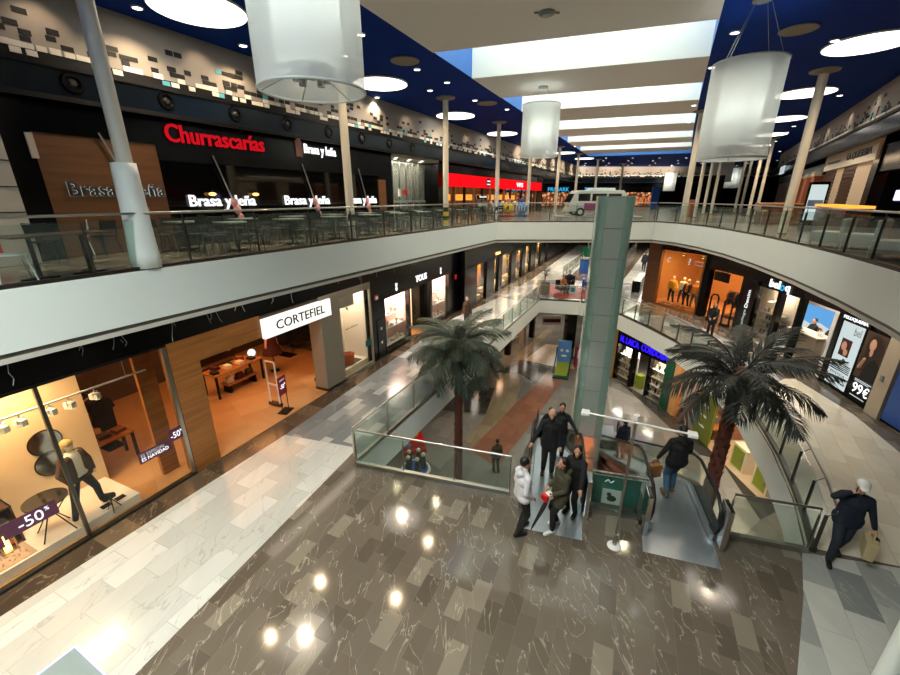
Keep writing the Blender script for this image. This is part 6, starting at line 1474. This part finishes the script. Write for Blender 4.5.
# lower left shops
LG = ((.5, 22.4), math.atan2(35.5 - 22.4, 9.0 - .5))
SW('wall_lower_left', LG, [(-6, 20, 2.4, 2.6, -5, -.9, 0), (-6, 20, 0, .25, -2.0, -.9, 1)] + [(x, x + .35, -.1, .3, -5, -.9, k % 2 + 1) for k, x in enumerate((1.2, 3.2, 4.2, 5.0, 7.2, 10, 12))], ['wood_panel', 'black_panel', 'taupe'])
for i in range(3):
    q = TW('shoe_display', 'sloped warm lit shoe rack in lower left shop, %s' % ('nearest the void', 'middle', 'farthest')[i], 'rack', LG, 5.9 + 2.2 * i, .7, -4.99)
    MB().box(-.6, .6, .5, .55, 0, 2).build('backing', 'cloth_tan', q)
    for z in (.3, .7, 1.1, 1.5): MB().box(-.6, .6, .1, .5, z, z + .03).build('shelf_board', 'cloth_cream', q)
    m = MB()
    for z in (.33, .73, 1.13, 1.53):
        for k in range(6): m.caps((-.5 + .2 * k, .2, z + .05), (-.5 + .2 * k, .4, z + .06), .04, .045, 6)
    m.build('shoes_row', 'cloth_brown', q)['kind'] = 'stuff'
lamp_at(LG, 6.5, .9, -2.1, 3.5, 1, 60, '#ffb068')
wallbox('wall_lower_back', [(3, 48), (30, 48)], -5, -.9, 'stone_cream')
q = thing('lower_pillar', 'black square pillar on the lower floor behind blue slide', 'pillar', (8.9, 28.2, -5)); MB().box(-.35, .35, -.35, .35, 0, 4.15).build('shaft', 'black_panel', q); MB().box(-.4, .4, -.4, .4, 0, .15).build('plinth', 'steel_dark', q)
q = thing('hanging_board', 'white and maroon hanging board left of black lower pillar', 'board', (8.1, 30.5, -3.2)); MB().box(-.75, .75, -.03, .03, 0, .75).build('board', 'white_gloss', q); MB().box(-.7, .7, -.04, -.03, .2, .5).build('stripe', 'dark_red', q)
for sx in (-.6, .6): MB().tube([(sx, 0, .75), (sx, 0, 2.3)], .01, 5).build('wire', 'steel', q)
q = thing('toy_slide', 'blue and green children ride slide on pale lower floor', 'ride', (7.75, 25.4, -5), math.radians(-20))
MB().box(-.45, .45, .6, 1.0, 0, 2.0).build('tower', 'blue_light', q, bev=.05); MB().prism_x([(-1.2, 0), (.7, 0), (.7, .5), (-.9, .15)], -.4, .4).build('chute', 'green_lime', q, bev=.03); MB().box(-.5, .5, -1.3, -.4, 0, .12).build('base', 'green_dark', q)
m = MB(); m.ball((-.18, .58, 1.35), (.1, .04, .1), 10, 6); m.ball((.2, .58, 1.35), (.1, .04, .1), 10, 6); m.ball((0, .58, .95), (.2, .04, .08), 10, 6); m.build('face', 'white_gloss', q)
m = MB()
for sx in (-.5, .5): m.tube([(sx, -1.0, .3), (sx, .6, 1.0), (sx, .8, 1.5)], .05, 6)
m.build('side_rail', 'green_dark', q)
q = thing('vending_machine', 'magenta gumball machine right of blue slide', 'machine', (9.2, 26.4, -5)); MB().box(-.3, .3, -.25, .25, 0, 1.5).build('body', 'magenta', q, bev=.04); MB().box(-.22, .22, -.27, -.25, .7, 1.3).build('front', 'white_gloss', q); MB().box(-.1, .1, -.29, -.25, .3, .45).build('chute', 'black_matte', q)
x, y, _ = at(413, 452, -5)
q = thing('fairground_ride', 'red and yellow coin operated ride with canopy on lower floor', 'ride', (x, y + .2, -5), .3)
MB().box(-.55, .55, -.45, .45, 0, .25).build('base', 'red', q, bev=.04); MB().box(-.5, .5, -.35, .4, .25, .75).build('car', 'red_bright', q, bev=.12)
for sx in (-.4, .4): MB().tube([(sx, .3, .7), (sx, .3, 1.5)], .05, 8).build('post', 'yellow', q)
MB().lathe([(.62, 1.5), (.5, 1.65), (.2, 1.78), (0, 1.82), ], 0, .1, 16).build('canopy', 'red_bright', q); MB().lathe([(.64, 1.45), (.66, 1.5), (.6, 1.55)], 0, .1, 16).build('canopy_edge', 'yellow', q)
m = MB(); m.ball((0, -.1, 1.0), (.28, .2, .3), 12, 8); m.build('figure', 'yellow', q, 60); m = MB(); m.caps((.25, .0, 1.8), (.5, 0, 2.1), .1, .06); m.build('plume', 'yellow', q)
MB().ball((-.3, -.36, .5), (.12, .05, .12)).build('headlamp', 'blue_light', q)
x, y, _ = at(413, 478, -5)
q = thing('round_kiddie_ride', 'round blue white carousel ride of small seats on the lower floor', 'ride', (x + .1, y + .3, -5))
MB().lathe([(0, .3), (.55, .3), (.62, .15), (.5, 0), (0, 0)], seg=24).build('base', 'blue', q); MB().lathe([(.63, .18), (.66, .22), (.63, .28)], seg=24).build('rim', 'white_gloss', q)
for a in range(5):
    c, s = math.cos(a * 1.257), math.sin(a * 1.257); m = MB(); m.caps((c * .35, s * .35, .35), (c * .35, s * .35, .8), .13, .09); m.build('seat_figure', 'cloth_black', q); MB().ball((c * .35, s * .35, .98), .09).build('knob', 'cloth_cream', q, 60)
# ---------------------------------------------------------------- seating island behind the far balustrade, middle floor
q = thing('round_rug', 'round red carpet of the seating island behind far balustrade', 'rug', (8.6, 28.2, 0.006)); MB().lathe([(0, .012), (2.2, .012), (2.2, 0), (0, 0)], seg=40).build('pile', 'red', q)
for i, (x, y, r) in enumerate(((8.0, 28.0, .3), (8.9, 29.6, -.4), (10.0, 28.6, 1.2))):
    q = thing('lounge_chair', ('dark lounge armchair at left on the round red carpet', 'dark lounge armchair at back of the round red carpet', 'blue lounge armchair at right of the red carpet')[i], 'armchair', (x, y, .02), r, 'island armchairs')
    c = 'blue' if i == 2 else 'cloth_black'
    MB().box(-.35, .35, -.35, .35, .2, .42).build('seat', c, q, bev=.05); MB().box(-.38, .38, .25, .4, .2, .85).build('backrest', c, q, bev=.05)
    for sx in (-.34, .34): MB().box(sx - .06, sx + .06, -.35, .35, .2, .6).build('armrest', c, q, bev=.03)
    for sx in (-.3, .3):
        for sy in (-.3, .3): MB().cyl(sx, sy, 0, .2, .02, 6).build('leg', 'steel', q)
x, y, _ = at(544, 297, 0)
q = thing('potted_plant', 'leafy plant in square grey planter at the void corner', 'plant', (x + .2, y + .9, 0)); MB().prism([(-.3, -.3), (.3, -.3), (.3, .3), (-.3, .3)], 0, .9).build('planter', 'taupe', q, bev=.02); MB().box(-.26, .26, -.26, .26, .85, .91).build('soil', 'wood_dark', q)
m = MB(); rr = random.Random(6)
for i in range(70):
    a = rr.uniform(0, 6.28); h = rr.uniform(.1, 1.0); r = rr.uniform(.05, .36); p = Vector((math.cos(a) * r, math.sin(a) * r, .95 + h)); d = Vector((math.cos(a), math.sin(a), rr.uniform(-.2, .6))).normalized(); sd = d.cross(Vector((0, 0, 1))).normalized() * .07
    m.add([p - d * .12, p + sd, p + d * .18, p - sd], [(0, 1, 2, 3)])
m.build('foliage', 'palm_leaf', q); m = MB()
for i in range(5): m.tube([(.0, 0, .9), (.1 * math.cos(i * 1.3), .1 * math.sin(i * 1.3), 1.7)], .012, 5)
m.build('stem', 'palm_trunk', q)
q = thing('price_sign', 'small blue and white sign on the far balustrade', 'sign', (7.95, 25.5, .5)); MB().box(-.2, .2, -.02, .02, 0, .55).build('board', 'white_gloss', q); MB().box(-.12, .12, -.03, -.02, .12, .38).build('emblem', 'blue_light', q)
q = thing('blue_screen_panel', 'blue boxy stand beyond seating island left of lift', 'stand', (12.4, 36.0, 0), .4); MB().box(-.7, .7, -.3, .3, 0, 1.2).build('body', 'blue', q, bev=.03); MB().box(-.75, .75, -.35, .35, 1.2, 1.25).build('top', 'navy_panel', q)
q = thing('red_market_stall', 'red canopied stall at far end of left walkway', 'stall', (16.5, 47.0, 0), .4); MB().box(-1.2, 1.2, -.6, .6, 0, 1.0).build('counter', 'green_dark', q); MB().prism_x([(-1, 2.2), (1, 2.2), (0, 2.8)], -1.4, 1.4).build('canopy', 'red', q)
for sx in (-1.2, 1.2): MB().box(sx - .04, sx + .04, -.6, -.52, 1.0, 2.25).build('post', 'steel', q)
# ---------------------------------------------------------------- LED edged totem at the lower left picture corner
c = at(75, 645, 2.2)
q = thing('advertising_totem', 'grey green topped box totem with violet LED edge at lower left picture corner', 'totem', (c[0], c[1], 0), math.radians(-26.5))
MB().box(0, .95, -.6, 0, 0, 2.17).build('body', 'seat_grey', q); MB().box(.012, .938, -.588, -.012, 2.17, 2.19).build('lid', 'grey_panel', q)
m = MB(); m.box(-.0, .95, -.012, .0, 2.17, 2.2); m.box(0, .012, -.6, 0, 2.17, 2.2); m.build('led_edge', 'led_violet', q)
MB().box(.05, .9, -.61, -.6, .3, 2.0).build('poster', 'screen_white', q)
# ================================================================ people
def remesh(m, mats, vox, name, smooth_it=6, faceinfo=None):
    me = m.mesh(name + '_raw', mats)
    o = bpy.data.objects.new('tmp', me); COL.objects.link(o)
    md = o.modifiers.new('r', 'REMESH'); md.mode = 'VOXEL'; md.voxel_size = vox; md.use_smooth_shade = True
    if smooth_it:
        sm = o.modifiers.new('s', 'SMOOTH'); sm.factor = .5; sm.iterations = smooth_it
    bpy.context.view_layer.update()
    out = bpy.data.meshes.new_from_object(o.evaluated_get(bpy.context.evaluated_depsgraph_get()))
    bpy.data.objects.remove(o); bpy.data.meshes.remove(me)
    out.name = name; out.materials.clear()
    for x in mats: out.materials.append(MATS[x])
    for p in out.polygons: p.use_smooth = True; p.material_index = 0
    return out
def ik(a, c, l1, l2, pole):
    a, c = Vector(a), Vector(c); d = c - a; L = min(d.length, (l1 + l2) * .998); dn = d.normalized(); c = a + dn * L
    x = (l1 * l1 - l2 * l2 + L * L) / (2 * L); h = math.sqrt(max(l1 * l1 - x * x, 0))
    p = Vector(pole); p = (p - dn * p.dot(dn)); p = p.normalized() if p.length > 1e-5 else dn.orthogonal().normalized()
    return a + dn * x + p * h, c
def person(label, loc, rot, H=1.72, top='cloth_black', legs='cloth_black', shoes='shoe_black', hair='hair_black', skin='skin', feet=None, hands=None, lean=0.0, yaw=0.0, nod=0.0, hairstyle='short', coat=.0, hood=False, cap=None, sit=False, vox=.012, wide=1.0, group=None, pelvis=None, elbow=None):
    k = H / 1.75
    q = thing('person', label, 'person', loc, rot, group)
    V = lambda *a: Vector(a) * k
    pz = pelvis if pelvis is not None else (.95 if not sit else .5)
    pel = V(0, 0, pz)
    R = Matrix.Rotation(-lean, 3, 'X')
    def up(x, y, z): return pel + R @ V(x, y, z)
    chest = up(0, -.01, .34); neck = up(0, .0, .53); sh = [up(-.165 * wide, -.005, .445), up(.165 * wide, -.005, .445)]
    headc = up(0, .025, .70); HR = R @ Matrix.Rotation(yaw, 3, 'Z') @ Matrix.Rotation(-nod, 3, 'X')
    hd = lambda x, y, z: headc + HR @ V(x, y, z)
    hips = [pel + V(-.09, 0, -.03), pel + V(.09, 0, -.03)]
    if feet is None: feet = [(-.1, .02, 0), (.1, -.03, 0)]
    if hands is None: hands = [(-.27, .06, pz - .13), (.27, .04, pz - .13)]
    ank = [V(*f) + V(0, 0, .08) for f in feet]
    knee = []; 
    for i in range(2):
        kn, an = ik(hips[i], ank[i], .45 * k, .44 * k, (0, 1, .1)); knee.append(kn); ank[i] = an
    elb = []; wr = []
    for i in range(2):
        pole = elbow[i] if elbow else (-.4 if i == 0 else .4, -1, -.4)
        e, w = ik(sh[i], V(*hands[i]), .29 * k, .25 * k, pole); elb.append(e); wr.append(w)
    b = MB(); S = 12
    b.caps(hips[0] + V(.01, 0, .04), hips[1] + V(-.01, 0, .04), .105 * k, .105 * k, S); b.caps(pel, chest, .115 * k, .125 * k, S); b.caps(chest + V(-.06, 0, 0), chest + V(.06, 0, 0), .115 * k, .115 * k, S)
    b.caps(sh[0], up(0, 0, .485), .055 * k, .06 * k, S); b.caps(sh[1], up(0, 0, .485), .055 * k, .06 * k, S); b.caps(up(0, 0, .46), hd(0, -.02, -.08), .058 * k, .052 * k, S)
    b.ball(hd(0, -.01, .02), (.078 * k, .098 * k, .112 * k), 16, 12); b.caps(hd(0, .035, -.03), hd(0, .055, -.085), .062 * k, .036 * k, S)
    b.caps(hd(0, .088, .005), hd(0, .108, -.028), .012 * k, .017 * k, 8)
    for sx in (-1, 1): b.ball(hd(sx * .078, -.005, -.005), (.014 * k, .024 * k, .034 * k), 8, 6)
    for i in range(2):
        b.caps(hips[i], knee[i], .085 * k, .058 * k, S); b.caps(knee[i], ank[i], .056 * k, .038 * k, S)
        fd = V(.02 * (1 if i else -1), .17, -.045); b.caps(ank[i] + V(0, -.02, -.03), ank[i] + fd, .042 * k, .032 * k, 10)
        b.caps(sh[i], elb[i], .052 * k, .04 * k, S); b.caps(elb[i], wr[i], .04 * k, .028 * k, S)
        d = (wr[i] - elb[i]).normalized(); sd = d.cross(Vector((0, 1, 0.3))); sd = (sd.normalized() if sd.length > .1 else Vector((1, 0, 0))); nr = d.cross(sd).normalized(); ins = 1 if i == 0 else -1
        pc = wr[i] + d * .05 * k; b.caps(wr[i], pc + d * .02 * k, .03 * k, .034 * k, 10)
        for f in range(4):
            o = (f - 1.5) * .019 * k; ln = (.062, .072, .068, .052)[f] * k
            p0 = wr[i] + d * .08 * k + sd * o; p1 = p0 + d * ln * .55 + nr * .008 * k; p2 = p1 + (d * .75 + nr * .65).normalized() * ln * .5
            b.caps(p0, p1, .0105 * k, .0095 * k, 8); b.caps(p1, p2, .0095 * k, .008 * k, 8)
        t0 = wr[i] + d * .03 * k + sd * .028 * k * ins; b.caps(t0, t0 + (d * .6 + sd * ins * .7).normalized() * .05 * k, .0125 * k, .0105 * k, 8)
    me = remesh(b, [skin, 'eye_dark', 'lips'], vox * .8 if vox < .013 else vox, 'body', 2)
    for p in me.polygons:
        c = HR.inverted() @ (p.center - headc) / k
        if c.y > .06:
            if abs(c.z - .012) < .008 and abs(abs(c.x) - .032) < .011: p.material_index = 1
            elif abs(c.z + .062) < .009 and abs(c.x) < .026: p.material_index = 2
    put(me, 'body', q)
    # trousers
    t = MB(); t.caps(hips[0] + V(.03, 0, .03), hips[1] + V(-.03, 0, .03), .114 * k, .114 * k, S)
    for i in range(2):
        t.caps(hips[i], knee[i], .102 * k, .074 * k, S); t.caps(knee[i], ank[i] + (knee[i] - ank[i]).normalized() * .03 * k, .072 * k, .058 * k, S)
    put(remesh(t, [legs], vox, 'trousers'), 'trousers', q)
    # jacket
    j = MB(); w_ = .02
    j.caps(up(-.085, 0, -.03), up(.085, 0, -.03), .142 * k, .142 * k, S); j.caps(up(-.06, 0, .0), up(-.05, 0, .2), .14 * k, .14 * k, S); j.caps(up(.06, 0, .0), up(.05, 0, .2), .14 * k, .14 * k, S); j.caps(up(0, 0, .03), chest, .15 * k, .155 * k, S); j.caps(chest + V(-.07, 0, 0), chest + V(.07, 0, 0), .14 * k, .14 * k, S)
    j.caps(sh[0], up(0, -.005, .48), .07 * k, .085 * k, S); j.caps(sh[1], up(0, -.005, .48), .07 * k, .085 * k, S); j.caps(up(0, -.01, .48), up(0, -.005, .56), .09 * k, .07 * k, S)
    for i in range(2):
        j.caps(sh[i], elb[i], .068 * k, .055 * k, S); j.caps(elb[i], wr[i] - (wr[i] - elb[i]).normalized() * .01 * k, .055 * k, .042 * k, S)
    if coat > 0:
        for i in range(2): j.caps(up((-.07, .07)[i], 0, .0), hips[i] + (knee[i] - hips[i]) * coat, .138 * k, .128 * k, S)
        j.caps(up(0, 0, 0), (hips[0] + hips[1]) / 2 + ((knee[0] + knee[1]) / 2 - (hips[0] + hips[1]) / 2) * coat, .14 * k, .14 * k, S)
    if hood: j.caps(up(-.07, -.1, .53), up(.07, -.1, .53), .06 * k, .06 * k, S); j.caps(up(0, -.12, .48), up(0, -.1, .6), .07 * k, .05 * k, S)
    put(remesh(j, [top], vox, 'jacket'), 'jacket', q)
    for i in range(2):
        s_ = MB(); fd = V(.02 * (1 if i else -1), .18, -.04)
        s_.caps(ank[i] + V(0, -.04, -.035), ank[i] + fd, .047 * k, .04 * k, 12); s_.caps(ank[i] + V(0, -.01, -.02), ank[i] + V(0, -.01, .02), .05 * k, .047 * k, 12)
        for n_, v in enumerate(s_.v):
            if v[2] < ank[i].z - .08 * k: s_.v[n_] = (v[0], v[1], ank[i].z - .08 * k)
        s_.build('shoe', shoes, q, 60)
    if hairstyle != 'bald':
        h = MB(); h.ball(hd(0, -.028, .038), (.09 * k, .102 * k, .108 * k), 16, 12)
        if hairstyle == 'long': h.caps(hd(0, -.07, .0), up(0, -.11, .34), .085 * k, .06 * k, S); h.caps(hd(.06, -.03, .0), up(.09, .02, .4), .04 * k, .03 * k); h.caps(hd(-.06, -.03, .0), up(-.09, .02, .4), .04 * k, .03 * k)
        if hairstyle == 'bun': h.ball(hd(0, -.13, .02), .05 * k)
        if hairstyle == 'pony': h.caps(hd(0, -.11, .05), hd(0, -.16, -.14), .035 * k, .025 * k)
        put(remesh(h, [hair], vox, 'hair'), 'hair', q)
    else:
        h = MB()
        for sx in (-1, 1): h.caps(hd(sx * .07, -.03, -.02), hd(sx * .03, -.09, -.03), .025 * k, .03 * k)
        put(remesh(h, [hair], vox, 'hair'), 'hair', q)
    if cap:
        c = MB(); c.ball(hd(0, -.02, .06), (.1 * k, .115 * k, .09 * k), 16, 12); c.caps(hd(-.04, .09, .045), hd(.04, .09, .045), .03 * k, .03 * k)
        c.caps(hd(-.03, .13, .035), hd(.03, .13, .035), .02 * k, .02 * k); put(remesh(c, [cap], vox, 'cap'), 'cap', q)
    def world(p): return Matrix.Translation(loc) @ Matrix.Rotation(rot, 4, 'Z') @ Vector(p)
    return q, [world(wr[i] + (wr[i] - elb[i]).normalized() * .07 * k) for i in range(2)]
# facing: local +y; rot turns it (rot 0 looks away from the camera, pi looks at it)
x, y, _ = at(520, 531, 0)
person('person in white hooded jacket and black trousers standing by left balustrade end', (x, y, 0), -1.25, 1.74, 'cloth_white', 'cloth_black', 'shoe_black', 'hair_black', hood=True, yaw=-.1, feet=[(-.1, .06, 0), (.1, -.12, 0)], hands=[(-.2, .2, 1.02), (.17, .12, .95)], vox=.011)
x, y, _ = at(557, 527, 0)
o, hp = person('long haired person in olive parka and white trainers holding umbrella', (x, y, 0), 1.9, 1.66, 'cloth_olive', 'cloth_black', 'shoe_white', 'hair_black', hood=True, hairstyle='long', coat=.45, yaw=-.15, feet=[(-.1, .2, 0), (.1, -.05, 0)], hands=[(-.15, .3, 1.06), (.2, .16, .98)], vox=.011)
h = hp[0]
q = thing('gift_box', 'small red and white box held by the person in olive parka', 'box', (h.x - .03, h.y + .02, h.z - .03), .5); MB().box(-.1, .1, -.06, .06, -.06, .06).build('box', 'white_gloss', q, bev=.01); MB().box(-.102, -.03, -.062, .062, -.062, .062).build('red_end', 'red_bright', q)
q = thing('umbrella', 'folded black umbrella pointing down from the olive parka person arm', 'umbrella', (h.x - .02, h.y - .02, h.z)); MB().tube([(0, 0, -.02), (-.1, -.06, -.2), (-.3, -.16, -.56), (-.34, -.18, -.64)], [.02, .045, .02, .006], 10).build('canopy', 'cloth_black', q, 60); MB().tube([(0, 0, -.02), (.04, .02, .06)], .014, 8).build('handle', 'wood_dark', q)
x, y, _ = at(570, 512, 0)
person('person in black coat with long dark hair touching the escalator newel', (x + .02, y + .0, 0), 2.4, 1.64, 'cloth_black', 'cloth_black', 'shoe_black', 'hair_black', hairstyle='long', coat=.3, hands=[(-.3, .38, 1.0), (.25, .1, .85)], yaw=.3, vox=.012)
p = efp(ESC1, -.17, .75)
person('bald old man in black jacket riding up the left escalator, hand on rail', (p[0], p[1], p[2]), PI - .25, 1.76, 'cloth_black', 'cloth_black', 'shoe_black', 'hair_grey', 'skin_pale', hairstyle='bald', hands=[(-.25, .1, .82), (.4, .3, 1.0)], nod=.25, wide=1.1, coat=.2, vox=.012)
p = efp(ESC1, .12, 2.2)
person('dark haired person directly behind the old man, arm stretched to rail', (p[0], p[1], p[2] + .03), PI - .3, 1.7, 'cloth_black', 'cloth_darkdenim', 'shoe_black', 'hair_black', hands=[(-.5, .3, 1.0), (.25, .1, .85)], vox=.014)
p = efp(ESC1, -.05, 7.4)
person('distant person in black low on the left escalator', (p[0], p[1], p[2] + .05), PI - .25, 1.72, 'cloth_black', 'cloth_black', 'shoe_black', 'hair_brown', hands=[(-.42, .25, 1.0), (.4, .25, 1.0)], nod=.4, vox=.016)
p = efp(ESC2, .05, .85)
o, hp = person('person from behind in dark hooded jacket and jeans on right escalator', (p[0], p[1], p[2]), -.1, 1.78, 'cloth_black', 'cloth_denim', 'shoe_tan', 'hair_black', hood=True, coat=.2, feet=[(-.1, -.05, 0), (.1, .16, 0)], hands=[(-.36, .1, .88), (.3, .25, .95)], wide=1.1, vox=.011)
h = hp[0]
def paper_bag(label, x, y, z, w, d, hh, mt, rot):
    q = thing('paper_bag', label, 'bag', (x, y, z), rot); m = MB(); m.box(-w / 2, w / 2, -d / 2, d / 2, -hh - .12, -.12); m.build('body', mt, q, bev=.012)
    for sy in (-d / 2 + .02, d / 2 - .02): MB().tube([(-w * .25, sy, -.13), (-w * .2, 0, -.02), (0, 0, .01), (w * .2, 0, -.02), (w * .25, sy, -.13)], .007, 6).build('handle', 'wood_dark', q)
    return q
paper_bag('brown paper bag carried by the person on the right escalator', h.x, h.y, h.z, .3, .14, .32, 'paper_brown', .2)
p = efp(ESC2, -.1, 6.2)
person('distant person with ponytail lower down on the right escalator', (p[0], p[1], p[2] + .05), .1, 1.66, 'cloth_navy', 'cloth_denim', 'shoe_black', 'hair_black', hairstyle='pony', vox=.016)
x, y, _ = at(832, 556, 0)
o, hp = person('person in white cap and navy coat walking with a phone at ear', (x, y, 0), PI - .55, 1.74, 'cloth_navy', 'cloth_darkdenim', 'shoe_black', 'hair_grey', 'skin_pale', cap='white_gloss', wide=1.12, coat=.15, lean=.06, nod=.15, feet=[(-.08, -.22, .0), (.1, .22, 0)], hands=[(-.36, .06, .86), (.15, .2, 1.56)], elbow=[(-.4, -1, -.4), (1.0, .3, -.6)], vox=.011)
h = hp[0]
q = thing('shopping_bag', 'beige shopping bag carried by the person in white cap', 'bag', (h.x, h.y, h.z), .9); MB().prism_x([(-.07, -.5), (.07, -.5), (.09, -.14), (-.09, -.14)], -.18, .18).build('body', 'bag_beige', q, bev=.02); MB().tube([(-.1, 0, -.15), (-.07, 0, -.02), (.07, 0, -.02), (.1, 0, -.15)], .012, 6).build('handle', 'bag_beige', q); MB().ball((.05, -.06, -.17), (.07, .05, .05)).build('glove', 'cloth_black', q)
h = hp[1]
q = thing('phone', 'black phone held at the ear of the white capped person', 'phone', (h.x, h.y, h.z + .02), .6); MB().box(-.035, .035, -.006, .006, -.07, .07).build('case', 'black_matte', q, bev=.004); MB().box(-.03, .03, -.008, -.006, -.06, .06).build('display', 'black_glass', q)
x, y, _ = at(496, 472, -5)
person('small distant person in olive top walking on rust lower floor', (x, y, -5), .2, 1.66, 'cloth_olive', 'cloth_black', 'shoe_black', 'hair_black', hairstyle='bun', vox=.016)
x, y, _ = at(467, 329, 0)
person('person in brown jacket walking left walkway behind the tall palm', (x, y, 0), 2.7, 1.7, 'cloth_brown', 'cloth_darkdenim', 'shoe_black', 'hair_brown', 'skin_pale', feet=[(-.1, .2, 0), (.1, -.2, 0)], vox=.016)
for px, py, c, l, r, lab in ((643, 271, 'cloth_navy', 'cloth_darkdenim', -.5, 'far walker in navy jacket on white corridor right of lift'), (653, 271, 'cloth_olive', 'cloth_grey', -.5, 'far walker in olive coat beside the navy one')):
    x, y, _ = at(px, py, 0); person(lab, (x, y, 0), r, 1.74, c, l, 'shoe_black', 'hair_black', feet=[(-.1, .18, 0), (.1, -.18, 0)], coat=.2, vox=.02)
x, y, _ = at(709, 336, 0)
person('person in black standing before the College Denim entrance', (x, y, 0), 2.5, 1.66, 'cloth_black', 'cloth_black', 'shoe_black', 'hair_brown', hairstyle='long', coat=.3, hands=[(-.1, .25, 1.05), (.12, .25, 1.0)], vox=.016)
x, y, _ = at(737, 372, 0)
person('dark haired person in black top half hidden behind right palm crown', (x, y, 0), 2.9, 1.74, 'cloth_black', 'cloth_black', 'shoe_black', 'hair_black', hands=[(-.2, .25, .95), (.2, .28, 1.0)], vox=.016)
x, y, _ = at(772, 372, 0)
person('person in black and white jacket beside salon case behind palm', (x, y, 0), 1.2, 1.7, 'cloth_white', 'cloth_black', 'shoe_black', 'hair_black', vox=.016)
for s, lab in ((2.7, 'salon receptionist in black seated at left of reception desk'), (3.6, 'salon receptionist in black at right of the reception desk')):
    p = fpt(RC, s, 1.4, .01); person(lab, p, RC[1] + PI, 1.5, 'cloth_black', 'cloth_black', 'shoe_black', 'hair_black', hands=[(-.15, .3, .95), (.15, .3, .95)], vox=.018)
p = fpt(LS, 2.3, 1.0, -4.99)
person('shop customer in olive jacket inside the violet lettered lower shop', p, LS[1], 1.7, 'cloth_olive', 'cloth_grey', 'shoe_black', 'hair_brown', vox=.018)
for i, (x, y, r, c) in enumerate(((8.0, 27.95, .3 + PI, 'cloth_tan'), (8.9, 29.55, PI - .4, 'cloth_navy'))):
    person(('person in tan top seated in left island armchair', 'person in navy top seated in back island armchair')[i], (x, y, .02), r, 1.68, c, 'cloth_black', 'shoe_black', 'hair_black', 'skin', sit=True, feet=[(-.12, .45, 0), (.12, .42, 0)], hands=[(-.2, .3, .62), (.2, .3, .62)], vox=.018)
x, y, _ = at(577, 216, Z1)
# broad area lights added under the slabs, for walkway downlights out of view
for (x, y, sx, sy, a, p) in ((-4.22, 12.0, .4, 6, -25, 9), (-.05, 20.3, .7, 6, -26, 50), (5.2, 29.5, 2.5, 7, -26, 130), (12.4, 40, 3, 12, -28, 380), (12.4, 13.0, 1.0, 5, 0, 40), (13.4, 19.5, .9, 5, 0, 38), (15.5, 32, 2.5, 9, -30, 220), (22, 44, 2.5, 9, -30, 300)):
    area('walkway_light', (x, y, 3.86), sx, sy, p * 1.6, '#fff1de', (0, 0, math.radians(a)))
for (x, y, sx, sy, p) in ((2.5, 29.5, 3, 6, 60), (9, 36, 5, 8, 110), (11.4, 21, 1.2, 5, 40), (11.3, 13, 1.2, 5, 36), (-1.5, 15, 2, 6, 25)):
    area('lower_light', (x, y, -.95), sx, sy, p * 2.2, '#fff1de', (0, 0, math.radians(-25)))
